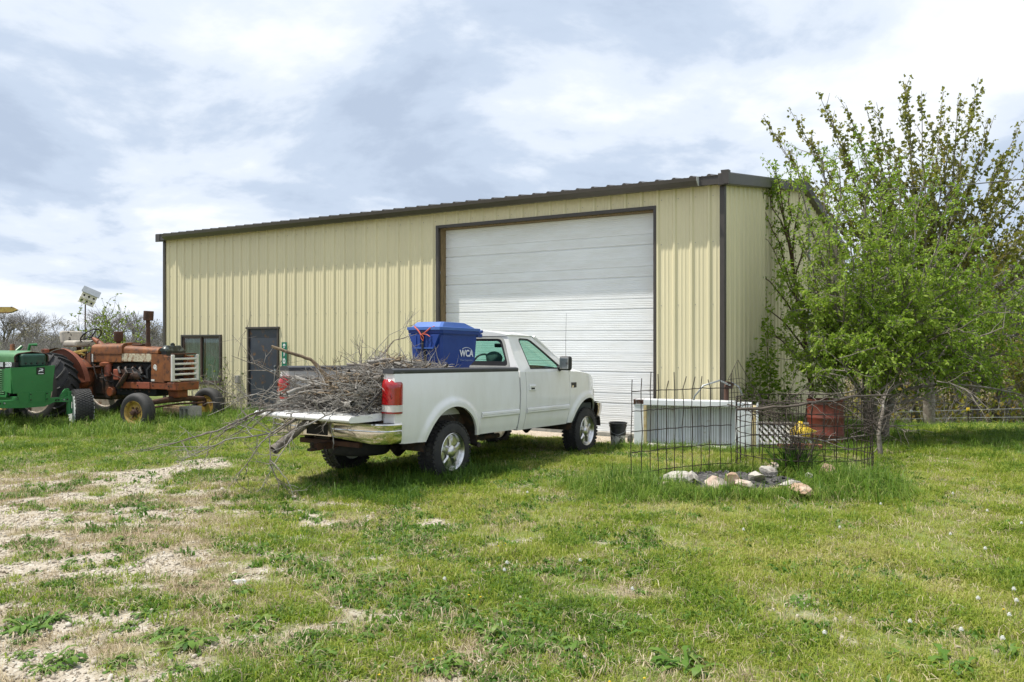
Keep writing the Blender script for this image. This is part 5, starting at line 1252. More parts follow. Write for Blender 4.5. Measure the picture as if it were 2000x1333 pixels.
for k, (px, py, Y) in enumerate(((1640, 700, 14.2), (1700, 690, 14.0), (1760, 700, 14.3), (1670, 640, 14.6), (1730, 640, 14.5))):
    q = wobble(rng, gb + rng.normal(0, .10, 3) * (1, 1, 0), A(px, py, Y), 6, .05, .06); lines.append((q, np.linspace(.062, .042, 6), 8)); stems.append(q[-1])
for (tx, ty), Y in limbs:
    T = A(tx, ty, Y); st_ = min(stems, key=lambda q: np.linalg.norm((q - T)[:2]) + rng.uniform(0, .4)); Lh = np.linalg.norm(T - st_)
    P = wobble(rng, st_, T, 8, .05, .07 if ty > 560 else .0); lines.append((P, np.linspace(.034, .007, 8), 6))
    dens = .55 if tx < 1640 and ty < 500 else 1
    for s in np.linspace(.15, 1.0, 16):
        p, d = alongv(P, s); dd = d * .55 + rng.normal(0, .55, 3) + np.array((0, 0, .28)); dd /= np.linalg.norm(dd); ln = rng.uniform(.35, .85) * (.6 + .5 * (1 - s))
        Q = wobble(rng, p, p + dd * ln, 4, .06); lines.append((Q, np.linspace(.010, .003, 4), 4))
        for s2 in np.linspace(.15, 1, 5):
            p2, d2 = alongv(Q, s2); e = d2 * .5 + rng.normal(0, .6, 3); e /= np.linalg.norm(e); l2 = rng.uniform(.12, .28); Q2 = np.array([p2, p2 + e * l2 * .5, p2 + e * l2 + (0, 0, -.02)]); lines.append((Q2, np.array([.004, .003, .002]), 3))
            for s3 in np.linspace(.1, 1, int(11 * dens)):
                p3, d3 = alongv(Q2, s3); lp.append(p3 + rng.normal(0, .014, 3)); ld.append(d3 * .5 + rng.normal(0, .5, 3) + np.array((0, 0, -.45))); ls.append(rng.uniform(.045, .092)); lt.append(np.clip(rng.normal(.56, .2) + .5 * (fbm(p3[0] * 1.3, p3[2] * 1.3, 6, 2) - .5), 0, 1))
# bare dead lower limbs
for (a, b, r) in [((1690, 800, 13.6), (1960, 640, 13.0), .03), ((1700, 790, 13.5), (1850, 660, 13.2), .022), ((1690, 815, 13.6), (1830, 765, 12.8), .02), ((1720, 775, 13.8), (2020, 780, 13.4), .035), ((1700, 800, 13.3), (1640, 700, 12.8), .02), ((1700, 830, 13.4), (1770, 845, 12.6), .015), ((1680, 760, 13.2), (1560, 770, 12.8), .018), ((1830, 745, 12.9), (1900, 770, 12.5), .012), ((1720, 800, 13.5), (1860, 790, 13.0), .018), ((1650, 800, 13.5), (1620, 730, 12.9), .015)]:
    P = wobble(rng, A(*a), A(*b), 9, .07, .06); lines.append((P, np.linspace(r, r * .3, 9), 6))
    for s in np.linspace(.2, 1, 9):
        p, d = alongv(P, s); e = d * .6 + rng.normal(0, .5, 3) + (0, 0, -.15); e /= np.linalg.norm(e); lines.append((wobble(rng, p, p + e * rng.uniform(.2, .6), 4, .10), np.linspace(.007, .0025, 4), 4))
emit_tree('green_tree', 'spreading tree with bright green narrow leaves and bare low limbs behind the red barrel', 'tree', tuple(gb), lines, (lp, ld, ls, lt), (M['bark'], M['twig'], M['leaf_g']), wr=.24, thin_r=.02)
n_green = len(lp)
# ---- small tree by the gable
rng = np.random.default_rng(5)
sb0 = np.array((6.05, 16.4, float(ground_z(6.05, 16.4)))); lines, lp, ld, ls, lt = [], [], [], [], []
tr_ = np.array([sb0, A(1586, 760, 16.4), A(1576, 700, 16.3), A(1570, 640, 16.3), A(1556, 580, 16.2), A(1545, 500, 16.2), A(1532, 430, 16.1), A(1520, 345, 16.0)]); lines.append((tr_, np.array([.06, .055, .05, .042, .034, .026, .018, .008]), 8))
for (s, tx, ty, Y) in [(.32, 1470, 590, 15.8), (.36, 1535, 688, 15.9), (.40, 1470, 520, 15.7), (.48, 1500, 470, 15.8), (.52, 1620, 560, 16.2), (.55, 1490, 400, 15.9), (.62, 1590, 430, 16.2), (.66, 1500, 360, 15.9), (.7, 1560, 360, 16.1), (.75, 1545, 330, 16.1), (.30, 1640, 640, 15.9), (.42, 1610, 470, 16.3), (.27, 1480, 640, 15.6), (.5, 1520, 400, 16.0), (.8, 1510, 330, 16.0)]:
    p, d = alongv(tr_, s); P = wobble(rng, p, A(tx, ty, Y), 7, .05, .05); lines.append((P, np.linspace(.022, .005, 7), 6)); Lh = np.linalg.norm(P[-1] - P[0])
    for s2 in np.linspace(.25, 1, 11):
        q, d2 = alongv(P, s2); e = d2 * .6 + rng.normal(0, .55, 3) + (0, 0, .2); e /= np.linalg.norm(e); Q = wobble(rng, q, q + e * rng.uniform(.15, .5), 4, .08); lines.append((Q, np.linspace(.006, .0025, 4), 4))
        for s3 in np.linspace(.2, 1, 5):
            p3, d3 = alongv(Q, s3)
            for k in range(3): lp.append(p3 + rng.normal(0, .03, 3)); ld.append(d3 * .3 + rng.normal(0, .6, 3)); ls.append(rng.uniform(.05, .09)); lt.append(np.clip(rng.normal(.50, .2), 0, 1))
emit_tree('gable_tree', 'slender young tree with thin brown trunk and sparse leaves against the gable wall', 'tree', tuple(sb0), lines, (lp, ld, ls, lt), (M['bark_b'], M['bark_b'], M['leaf_g']), wr=.30, thin_r=.02)
# ---- leafy stems by the wall corner
rng = np.random.default_rng(9)
lines, lp, ld, ls, lt = [], [], [], [], []
for (bx, tx, ty, Y) in [(1478, 1466, 700, 14.6), (1484, 1478, 690, 14.7), (1502, 1500, 630, 14.9), (1500, 1496, 660, 15.0), (1490, 1510, 690, 14.6), (1540, 1530, 740, 14.9), (1520, 1545, 760, 14.7), (1470, 1455, 745, 14.4)]:
    a = A(bx, 800, Y); a[2] = ground_z(a[0], a[1]); P = wobble(rng, a, A(tx, ty, Y), 7, .05); lines.append((P, np.linspace(.008, .003, 7), 5))
    for s in np.linspace(.25, 1, 26):
        p, d = alongv(P, s)
        for k in range(6):
            v = rng.normal(0, 1, 3); v[2] = v[2] * .4 - .2; lp.append(p + v * .05); ld.append(v); ls.append(rng.uniform(.06, .11)); lt.append(np.clip(rng.normal(.4, .2), 0, 1))
cs0 = A(1490, 800, 14.7); cs0[2] = ground_z(cs0[0], cs0[1])
emit_tree('leafy_shrub', 'upright leafy stems growing at the shaded wall just right of the building corner', 'shrub', tuple(cs0), lines, (lp, ld, ls, lt), (M['bark_b'], M['bark_b'], M['leaf_g']), wr=.26)
# ---- spring green shrub behind the rusty tractor
rng = np.random.default_rng(14)
lines, lp, ld, ls, lt = [], [], [], [], []
yb = np.array((-12.4, 24.0, 0.)); 
for i in range(46):
    tx = rng.uniform(150, 285); ty = 612 + abs(tx - 222) * .42 + rng.uniform(-8, 62); Y = 24 + rng.uniform(-1, 1)
    if i < 6: tx, ty = ((215, 584), (224, 598), (236, 603), (206, 612), (160, 590), (264, 612))[i]
    P = wobble(rng, yb + rng.normal(0, .3, 3) * (1, 1, 0) + ((tx - 215) * .008, 0, 0), A(tx, ty, Y), 7, .05, .03); lines.append((P, np.linspace(.016, .004, 7), 5))
    for s in np.linspace(.35, 1, 14):
        q, d2 = alongv(P, s); e = d2 * .7 + rng.normal(0, .5, 3); e /= np.linalg.norm(e); Q = wobble(rng, q, q + e * rng.uniform(.12, .4), 3, .06); lines.append((Q, np.linspace(.005, .003, 3), 3))
        for k in range(4 if tx > 190 or i < 6 else 1): lp.append(alongv(Q, rng.uniform(0, 1))[0]); ld.append(rng.normal(0, 1, 3)); ls.append(rng.uniform(.06, .10)); lt.append(np.clip(rng.normal(.5, .22), 0, 1))
emit_tree('spring_shrub', 'tall yellow-green shrub with fine twigs rising behind the rusty tractor hood', 'shrub', tuple(yb), lines, (lp, ld, ls, lt), (M['twig_d'], M['twig_d'], M['leaf_y']), wr=.32)
# ---- nearly bare vine by the window
rng = np.random.default_rng(31)
lines, lp, ld, ls, lt = [], [], [], [], []
vb = np.array((-7.0, 18.7, 0.))
for i in range(48):
    tx = rng.uniform(385, 482); ty = 690 + abs(tx - 430) * .8 + rng.uniform(0, 90); Y = 18.7 + rng.uniform(-.5, .5)
    a = vb + rng.normal(0, .18, 3) * (1, .6, 0) + ((tx - 430) * .004, 0, 0); P = wobble(rng, a, A(tx, ty, Y), 7, .12, .10); lines.append((P, np.linspace(.008, .003, 7), 4))
    for s in np.linspace(.3, 1, 7):
        q, d2 = alongv(P, s); e = d2 * .4 + rng.normal(0, .6, 3); e /= np.linalg.norm(e); lines.append((wobble(rng, q, q + e * rng.uniform(.1, .35), 4, .15), np.linspace(.004, .002, 4), 3))
        if rng.random() < .4:
            lp.append(q); ld.append(rng.normal(0, 1, 3)); ls.append(.07); lt.append(rng.uniform(.2, .9))
lines.append((wobble(rng, vb + (.1, -.1, 0), A(436, 760, 18.6), 6, .03), np.linspace(.02, .014, 6), 6))
emit_tree('bare_vine', 'tangled nearly bare vine with a few green leaves under the building window', 'vine', tuple(vb), lines, (lp, ld, ls, lt), (M['twig'], M['twig'], M['leaf_y']), wr=.35)
# ---- bare trees: prototypes, then copies
def bare_tree(seed, h, spread, depth=5, leafy=0, lean=0):
    rng = np.random.default_rng(seed); lines = []; lp = []; ld = []
    def grow(p, d, ln, r, lev):
        P = wobble(rng, p, p + d * ln, 4, .07); lines.append((P, np.linspace(r, r * .62, 4), 6 if lev < 2 else 3))
        if lev >= depth:
            if leafy:
                for k in range(leafy): lp.append(P[-1] + rng.normal(0, .1, 3)); ld.append(rng.normal(0, 1, 3))
            return
        for k in range(rng.integers(3, 5) if lev else rng.integers(4, 6)):
            s = rng.uniform(.45, 1) if k else 1; q, dd = alongv(P, s)
            e = dd + rng.normal(0, spread, 3) * (1, 1, .6) + np.array((0, 0, .10)); e /= np.linalg.norm(e)
            grow(q, e, ln * rng.uniform(.62, .86), r * .58, lev + 1)
    grow(np.zeros(3), np.array((lean, 0, 1.)), h * .27, h * .020, 0)
    ls = np.full(len(lp), .16) * rng.uniform(.6, 1.3, len(lp)) if lp else []
    return lines, (lp, ld, ls, rng.uniform(0, 1, len(lp)))
protos = []
for i, (sd, sp, lf) in enumerate(((1, .42, 0), (2, .5, 0), (3, .46, 2), (7, .38, 1))):
    li, le = bare_tree(sd, 8.0, sp, 5, lf)
    protos.append((li, le))
def place_bare(k, loc, h, rz, label, group, first={}):
    s = h / 8.0
    if k not in first:
        li, le = protos[k]
        o = emit_tree('bare_tree', label, 'tree', (0, 0, 0), li, le if len(le[0]) else None, (M['bark'], M['twig_g'], M['bud']), group, wr=.4, thin_r=.045); first[k] = o
    else: o = dup(first[k], label=label)
    o['group'] = group; o.location = loc; o.rotation_euler = (0, 0, rz); o.scale = (s * 1.15, s * 1.15, s * (.86 if loc[0] < 0 else 1)); return o
rr_ = random.Random(3)
LT = [(12, 62, 0, 6.6, 'grey bare tree above the green tractor hood, leftmost on the far skyline'), (52, 66, 1, 6.0, 'thin bare tree on the far skyline between the boom tip and the pale budding tree'), (100, 60, 2, 5.0, 'pale budding tree on the skyline left of the steering wheel'), (208, 66, 1, 6.3, 'dense domed bare tree directly behind the spring green shrub'), (262, 64, 0, 6.2, 'bare tree seen left of the rusty exhaust stack'), (300, 58, 3, 4.8, 'bare tree close beside the left end of the building')]
for px, Y, k, h, lab in LT: place_bare(k, ((px - 1000) / FPX * Y, Y, -.1), h, rr_.uniform(0, 6), lab, 'bare trees on the left skyline')
for i in range(16):
    px = -60 + i * 26 + rr_.uniform(-8, 8); Y = rr_.uniform(80, 105); place_bare(rr_.choice((0, 1, 1)), ((px - 1000) / FPX * Y, Y, -.4), rr_.uniform(3.6, 5.2), rr_.uniform(0, 6), 'small grey bare tree in the distant row behind the tractors', 'distant tree row behind the tractors')
RT = [(1640, 34), (1700, 37), (1745, 35), (1790, 38), (1830, 34.5), (1868, 37), (1905, 35), (1940, 39), (1975, 36), (2020, 37), (2070, 38), (2120, 40), (1720, 45), (1810, 47), (1890, 46), (1960, 48), (2050, 47), (1600, 44), (2180, 44)]
for i, (px, Y) in enumerate(RT):
    x = (px - 1000) / FPX * Y; place_bare((0, 3, 1, 2)[i % 4], (x, Y, float(ground_z(x, Y)) - .1), rr_.uniform(8.2, 10.8) if px > 1690 else 8.0, rr_.uniform(0, 6), 'bare grey woodland tree beyond the wire fence behind the green tree', 'bare trees of the wood beyond the fence')
# olive tree at the right edge
rng = np.random.default_rng(77); lines, lp, ld, ls, lt = [], [], [], [], []
ob_ = A(2010, 800, 27); ob_[2] = ground_z(ob_[0], ob_[1])
for i in range(40):
    T = A(rng.uniform(1900, 2140), 500 + rng.uniform(0, 1) ** .8 * 210, 27 + rng.uniform(-1.8, 1.8)); P = wobble(rng, ob_ + (0, 0, .3), T, 7, .05, .08); lines.append((P, np.linspace(.05, .008, 7), 5))
    for s in np.linspace(.35, 1, 12):
        q, d2 = alongv(P, s); e = d2 * .5 + rng.normal(0, .6, 3); e /= np.linalg.norm(e); Q = wobble(rng, q, q + e * rng.uniform(.3, .8), 4, .06); lines.append((Q, np.linspace(.008, .003, 4), 3))
        for k in range(12): lp.append(alongv(Q, rng.uniform(0, 1))[0] + rng.normal(0, .05, 3)); ld.append(rng.normal(0, 1, 3) + (0, 0, -.3)); ls.append(rng.uniform(.07, .13)); lt.append(np.clip(rng.normal(.45, .25), 0, 1))
emit_tree('olive_tree', 'broad olive-brown leafed tree at the right edge in front of the bare wood', 'tree', tuple(ob_), lines, (lp, ld, ls, lt), (M['bark'], M['bark'], M['leaf_m']), wr=.42)
# undergrowth along the wood edge
rng = np.random.default_rng(41); lines, lp, ld, ls, lt = [], [], [], [], []
for i in range(1900):
    x = rng.uniform(9, 40); Y = rng.uniform(31, 50); z = float(ground_z(x, Y)); h = rng.uniform(.5, 2.4) * (1 if Y < 36 else 1.9)
    P = wobble(rng, (x, Y, z - .05), (x + rng.normal(0, .5), Y + rng.normal(0, .5), z + h), 5, .10); lines.append((P, np.linspace(.016, .006, 5), 3))
    for s in np.linspace(.3, 1, 5):
        q, d = alongv(P, s); e = d + rng.normal(0, .6, 3); e /= np.linalg.norm(e); lines.append((wobble(rng, q, q + e * rng.uniform(.3, .8), 3, .1), np.linspace(.008, .004, 3), 3))
        for k in range(3 if i % 2 else 1): lp.append(q + rng.normal(0, .25, 3)); ld.append(rng.normal(0, 1, 3)); ls.append(rng.uniform(.10, .22)); lt.append(rng.uniform(0, 1))
for i in range(1300):
    px = rng.uniform(-80, 350); Y = rng.uniform(48, 70); x = (px - 1000) / FPX * Y; h = rng.uniform(.6, 1.9)
    P = wobble(rng, (x, Y, -.1), (x + rng.normal(0, .5), Y, h), 5, .10); lines.append((P, np.linspace(.022, .009, 5), 3))
    for s in np.linspace(.2, 1, 7):
        q, d = alongv(P, s); e = d + rng.normal(0, .7, 3); e /= np.linalg.norm(e); lines.append((wobble(rng, q, q + e * rng.uniform(.4, 1.0), 3, .1), np.linspace(.013, .006, 3), 3))
V, F = tubes(lines); ug = bpy.data.objects.new('undergrowth', np_mesh('undergrowth', V, F, M['twig_g'])); COL.objects.link(ug); tag(ug, kind='stuff')
ul = bpy.data.objects.new('undergrowth_leaves', leaves_mesh('undergrowth_leaves', lp, ld, np.array(ls), .4, np.array(lt), M['leaf_m'], rng)); COL.objects.link(ul); tag(ul, kind='stuff')
# ---- wire fence at the field edge
for i, (px, Y) in enumerate(((1891, 25.5), (1780, 28), (2010, 23.5))):
    x = (px - 1000) / FPX * Y; z = float(ground_z(x, Y))
    if i == 0: p0 = Vector((x, Y, z))
    o = thing('fence_post', ('thin metal fence post with a yellow cap standing in the field under the tree', 'thin fence post half hidden behind the low dead limbs', 'thin fence post at the right edge of the field')[i], 'post', (x, Y, z), group='posts of the field fence')
    MB().box((0, 0, .30), (.035, .035, .62)).build('post', M['wire'], o); MB().box((0, 0, .57), (.10, .06, .09)).build('cap', M['yellowb'] if i == 0 else M['galv'], o, bevel=.015)
for hz in (.30, .55):
    mb = MB(); P = []
    for px, Y in ((1650, 32), (1780, 28), (1891, 25.5), (2010, 23.5), (2200, 21)):
        x = (px - 1000) / FPX * Y; P.append((x, Y, float(ground_z(x, Y)) + hz))
    mb.tube(P, .006, 4); tag(mb.build('fence_wire', M['galv']), 'upper strand of the field fence wire' if hz > .4 else 'lower strand of the field fence wire', 'wire', 'field fence wires')
# overhead cable from the gable to beyond the right edge
mb = MB(); P = [A(1628, 368, 21.5), A(1740, 370, 20), A(1860, 364, 18.6), A(2000, 350, 17), A(2300, 310, 15)]; P = [Vector(p) for p in P]; mb.tube(P, .013, 5); tag(mb.build('overhead_cable', M['cable']), 'thin overhead cable running right from the building through the tree tops', 'cable')
# ------------------------------------------------------------------ yard things at the right
def gzf(x, y): return float(ground_z(x, y))
# opened freezer lying on its side
fo = Vector((2.011, 13.15, -.03)); fa = math.atan2(-.31, .95)
fz = thing('chest_freezer', 'old white upright freezer lying open on its side by the building corner', 'freezer', fo, fa)
FL, FH, FD = 1.93, .80, .34
mb = MB(); mb.box2((.0, .012, 0), (.17, FD, FH)); mb.box2((.17, .012, FH - .085), (FL - .32, FD, FH)); mb.box2((.17, .012, .0), (FL - .32, FD, .07)); mb.box2((FL - .32, .012, 0), (FL - .06, FD, FH - .02)); mb.box2((.17, FD - .08, .07), (FL - .32, FD, FH - .085)); mb.build('cabinet', M['enamel'], fz, bevel=.008)
mb = MB(); mb.box2((.02, -.0, FH - .09), (FL - .3, .03, FH + .008)); mb.build('top_edge', M['enamel'], fz, bevel=.012)
MB().box2((.172, .05, .075), (.182, FD - .085, FH - .09)).build('side_liner', M['foam'], fz); MB().box2((.18, FD - .095, .075), (FL - .325, FD - .083, FH - .09)).build('back_liner', M['liner'], fz)
MB().box2((.16, .0, .02), (.21, .03, FH - .09)).build('gasket', M['foam'], fz, bevel=.008)
MB().box2((-.006, .0, FH - .075), (.165, .2, FH + .004)).build('rusted_corner', M['rust'], fz, bevel=.006)
for k, x0 in enumerate((.36, .46, .74, .80, 1.06, 1.28)):
    if k % 2 == 0: MB().box2((x0 - .05, .17, .09), (x0 - .04, FD - .1, FH - .1)).build('shelf_panel', M['liner'], fz)
for x0, n in ((.44, 6), (.83, 6), (1.12, 6), (1.36, 5)):
    for k in range(n):
        mb = MB(); x = x0 + k * .038; mb.tube([(x, .11, .09), (x, .10, FH - .13), (x + .004, .13, FH - .10)], .005, 6); mb.build('coil_rod', M['coil'], fz)
for x0 in (.38, .76, 1.08): MB().box((x0, .20, .37), (.005, .10, .54)).build('divider_panel', M['enamel'], fz)
dr = MB(); dr.box2((FL - .058, -.02, .0), (FL - .0, FD - .03, FH - .06)); dr.build('door_foam', M['foam'], fz, bevel=.01)
dr = MB(); dr.box2((FL + .003, -.03, -.0), (FL + .035, FD, FH - .03)); dr.build('door_skin', M['enamel'], fz, bevel=.012)
rk = MB(); rows = []
for i in range(24):
    x = .22 + i * .055; rows.append([(x, -.05 - .05 * math.sin(i * .8), .045 + .02 * math.sin(i * 1.7)), (x, .02, .085 + .012 * math.sin(i * 1.1)), (x, .10, .075)])
rk.grid(rows); rk.build('torn_gasket', M['white_old'], fz, smooth=50)
# black bucket
p = at(1207, 840, 13.55); bu = thing('black_bucket', 'black plastic bucket with a worn pale lower half in front of the overhead door', 'bucket', (p.x, p.y, gzf(p.x, p.y)))
mb = MB(); mb.lathe([(0, 0), (.118, 0), (.122, .01), (.128, .19)], 28, 'z'); mb.build('lower_half', M['bucket_w'], bu, smooth=40)
mb = MB(); mb.lathe([(.128, .188), (.134, .19), (.140, .33), (.150, .335), (.151, .35), (.143, .352), (.144, .375), (.158, .38), (.158, .40), (.146, .405), (.138, .40), (.132, .25), (0, .24)], 28, 'z'); mb.build('upper_half', M['bucket'], bu, smooth=40)
mb = MB(); mb.tube([(-.15, 0, .36), (-.12, -.10, .24), (-.02, -.155, .20), (.10, -.12, .25), (.15, 0, .36)], .0035, 6); mb.build('bail', M['galv'], bu)
# stones beside the bucket, pale stick, rusty hydrant and hose
p = at(1232, 855, 13.6); st = MB().rock((p.x, p.y, .06), (.06, .06, .09), 3, 2).build('grey_stone', M['stone_g'], smooth=40); tag(st, 'small grey stone against the left end of the white freezer', 'stone')
mb = MB(); mb.tube([at(1318, 800, 13.75), at(1327, 756, 13.9)], [.022, .02], 8); tag(mb.build('pale_stick', M['galv']), 'short pale pipe leaning behind the freezer top', 'pipe')
hy = thing('yard_hydrant', 'rusty standpipe with grey hose beside the dark corner trim', 'hydrant', (3.50, 13.0, 0))
mb = MB(); mb.tube([(0, 0, 0), (0, 0, .95), (.06, -.04, 1.05)], [.04, .04, .045], 10); mb.box((.03, -.04, 1.02), (.12, .08, .10), rot=(0, .3, 0)); mb.build('standpipe', M['rust'], hy, smooth=40)
mb = MB(); mb.tube([(.04, -.08, 1.02), (-.15, -.15, 1.10), (-.42, -.18, 1.02), (-.55, -.15, .85), (-.58, -.1, .7)], .014, 8); mb.tube([(.06, -.04, 1.07), (.18, -.05, 1.0), (.26, -.02, .85)], .012, 8); mb.build('hose', M['galv'], hy, smooth=60)
# red barrel
ba = thing('red_barrel', 'rust-red steel drum standing under the green tree', 'barrel', (5.25, 13.35, -.12))
prof = [(0, 0), (.285, 0), (.295, .012), (.288, .03)]
for zc in (.30, .585): prof += [(.288, zc - .035), (.298, zc - .012), (.300, zc), (.298, zc + .012), (.288, zc + .035)]
prof += [(.288, .85), (.297, .865), (.297, .88), (.280, .882), (.278, .84), (0, .835)]
mb = MB(); mb.lathe(prof, 40, 'z'); mb.build('drum', M['barrel'], ba, smooth=35)
MB().lathe([(0, .836), (.03, .836), (.03, .86), (0, .862)], 12, 'z', (.15, -.1, 0)).build('bung', M['rust'], ba)
# white lattice panel leaning behind the cage
la = thing('lattice_panel', 'broken white wooden lattice panel lying low beside the freezer', 'lattice', (4.02, 13.05, .06), -.25)
la.rotation_euler = (-.25, 0, -.2)
for k in range(9):
    x = -.05 + .095 * k; m_ = MB(); m_.box((x, 0, .17), (.035, .012, .42), rot=(0, .75 - math.pi / 2 * 0 - 1.5, 0)); m_.build('slat', M['lattice'], la)
for k in range(7):
    x = .03 + .11 * k; m_ = MB(); m_.box((x, .014, .17), (.03, .012, .40), rot=(0, .70, 0)); m_.build('slat', M['bark_w'], la)
MB().box((.36, -.01, .0), (.9, .02, .035)).build('rail', M['lattice'], la); MB().box((.36, -.01, .345), (.9, .02, .03)).build('rail', M['bark_w'], la)
# yellow jug, brick tray
p = at(1563, 850, 12.9); yj = thing('yellow_jug', 'bright yellow plastic jug with a pointed spout lying before the red barrel', 'jug', (p.x, p.y, p.z - .03), .1)
mb = MB(); mb.lathe([(0, 0), (.15, .0), (.165, .02), (.16, .09), (.11, .16), (.055, .215), (.03, .25), (0, .255)], 20, 'z'); mb.build('jug_body', M['yellowb'], yj, smooth=50)
mb = MB(); mb.tube([(.10, -.02, .11), (.20, -.03, .09), (.26, -.03, .085)], [.06, .03, .012], 10); mb.build('spout', M['yellowb'], yj, smooth=50)
p = at(1560, 862, 12.6)
for k, (dx, dy, rz) in enumerate(((-.22, 0, .1), (.02, .05, -.15), (.24, -.02, .05))):
    o = MB().box((0, 0, .045), (.22, .11, .075)).build('red_brick', M['brick'], bevel=.006); o.location = (p.x + dx, p.y + dy, gzf(p.x, p.y) + .03); o.rotation_euler = (.05, .04, rz); tag(o, ('red brick under the yellow jug, nearest the lattice', 'red brick under the yellow jug, in the middle', 'red brick under the yellow jug, nearest the barrel')[k], 'brick', 'bricks under the yellow jug')
# ------------------------------------------------------------------ wire cages
def wire_thing(name, label, path, heights, sp, tip=0, r=.0058, closed=False, jit=.006, seed=1, group=None, droop=None):
    rng = np.random.default_rng(seed)
    pts = np.array(path, float); seg = np.linalg.norm(np.diff(pts, axis=0), axis=1); cum = np.concatenate([[0], np.cumsum(seg)]); total = cum[-1]
    o = thing(name, label, 'wire cage', (pts[0][0], pts[0][1], gzf(pts[0][0], pts[0][1])), group=group); O = np.array(o.location)
    def P(s): return np.array([np.interp(s, cum, pts[:, k]) for k in (0, 1)])
    n = int(round(total / sp)); S = np.linspace(0, total, n + 1)
    for i, s in enumerate(S[:-1] if closed else S):
        x, y = P(s); g = gzf(x, y); top = heights[-1] + (tip * rng.uniform(.5, 1.4) if rng.random() < .75 else 0)
        zs = [-.02] + list(heights) + ([top] if top > heights[-1] else [])
        bend = rng.normal(0, jit, (len(zs), 2)); 
        if top > heights[-1]: bend[-1] += rng.normal(0, .02, 2)
        mb = MB(); mb.tube([(x + b[0] - O[0], y + b[1] - O[1], g + z - O[2]) for z, b in zip(zs, bend)], r, 5); mb.build('wire', M['wire'], o)
    for h in heights:
        mb = MB(); Q = []
        for s in np.linspace(0, total, max(24, n * 2)):
            x, y = P(s); z = gzf(x, y) + h + rng.normal(0, jit * .6) + (droop(s / total, h) if droop else 0); Q.append((x - O[0], y - O[1], z - O[2]))
        mb.tube(Q, r, 5); mb.build('wire', M['wire'], o)
    return o
pa = [tuple(at(1234, 945, 9.62).xy), tuple(at(1262, 940, 9.75).xy), tuple(at(1300, 940, 10.0).xy), tuple(at(1345, 935, 10.25).xy), tuple(at(1390, 930, 10.45).xy), tuple(at(1429, 925, 10.5).xy)]
wire_thing('wire_panel_cage', 'rusty curved wire mesh panel with bent upright ends in front of the freezer', pa, [.14, .39, .64, .89, 1.13], .158, .20, seed=3)
cx_, cy_ = 568 / FPX * 10.9, 10.9
ring = [(cx_ + .885 * math.cos(a), cy_ + .86 * math.sin(a)) for a in np.linspace(0, 2 * math.pi, 41)]
wire_thing('wire_ring_cage', 'round rusty wire mesh cage around the spiky plant and dead stalks', ring, [.07, .22, .37, .52, .67, .82, .96], .155, .0, closed=True, seed=5)
lp_ = [tuple(at(1404, 800, 12.6).xy), tuple(at(1474, 800, 12.9).xy)]
o = thing('wire_mesh_scrap', 'tilted scrap of wire mesh sticking up behind the freezer near the corner trim', 'wire mesh', at(1408, 800, 12.55))
a0, b0, c0, d0 = [np.array(at(*q)) - np.array(o.location) for q in ((1424, 800, 12.55), (1462, 800, 12.9), (1476, 765, 12.95), (1422, 742, 12.5))]
tipp = np.array(at(1441, 703, 12.7)) - np.array(o.location)
for t in np.linspace(0, 1, 7):
    mb = MB(); A_ = a0 + (b0 - a0) * t; B_ = (d0 + (tipp - d0) * min(1, t * 1.4)) if t < .72 else (tipp + (c0 - tipp) * (t - .72) / .28); mb.tube([tuple(A_), tuple(B_)], .004, 5); mb.build('wire', M['wire'], o)
for t in np.linspace(.1, 1, 7):
    mb = MB(); A_ = a0 + (d0 - a0) * t; B_ = b0 + (c0 - b0) * min(1, t * .8 + .2) * t + (tipp - d0) * .15 * t; mb.tube([tuple(A_), tuple((A_ + B_) / 2 + (tipp - (A_ + B_) / 2) * .25 * t), tuple(B_)], .004, 5); mb.build('wire', M['wire'], o)
mb = MB(); mb.tube([tuple(d0), tuple(tipp), tuple(c0)], .005, 5); mb.build('wire', M['wire'], o)
# dead branch lying along the cage top
def dead_branch(name, label, pts, r0, r1, seed, m='bark_w', twigs=8, tl=.25, group=None, amp=.035, up=0.0, cat='branch'):
    rng = np.random.default_rng(seed); pts = [np.array(p, float) for p in pts]; L0 = pts[0].copy()
    P = [pts[0]]
    for a, b in zip(pts, pts[1:]):
        q = wobble(rng, a, b, 6, amp); P += list(q[1:])
    P = np.array(P); rad = np.linspace(r0, r1, len(P)) * rng.uniform(.9, 1.1, len(P)); lines = [(P, rad, 7)]
    for k in range(twigs):
        s = rng.uniform(.15, .98); q, d = alongv(P, s); e = d * rng.uniform(.3, .9) + rng.normal(0, .55, 3) + (0, 0, up); e /= np.linalg.norm(e); ln = tl * rng.uniform(.4, 1.5)
        Q = wobble(rng, q, q + e * ln, 5, .10); rr0 = max(.0025, min(r1 * 1.1 + (r0 - r1) * (1 - s) * .4, .009)); lines.append((Q, np.linspace(rr0, .0018, 5), 4))
        for j in range(rng.integers(1, 4)):
            q2, d2 = alongv(Q, rng.uniform(.3, .95)); e2 = d2 * .6 + rng.normal(0, .5, 3); e2 /= np.linalg.norm(e2); lines.append((wobble(rng, q2, q2 + e2 * ln * rng.uniform(.25, .6), 4, .1), np.linspace(.0028, .0014, 4), 3))
    V, F = tubes(lines); me = np_mesh(name, V - L0, F, M[m], smooth=True); o = bpy.data.objects.new(name, me); COL.objects.link(o); o.location = L0
    return tag(o, label, cat, group)
dead_branch('dead_branch', 'long grey dead branch lying across the top of the ring cage', [at(1440, 800, 10.1), at(1560, 792, 10.0), at(1650, 778, 10.4), at(1740, 772, 11.2)], .018, .012, 4, 'twig_d', 14, .4)
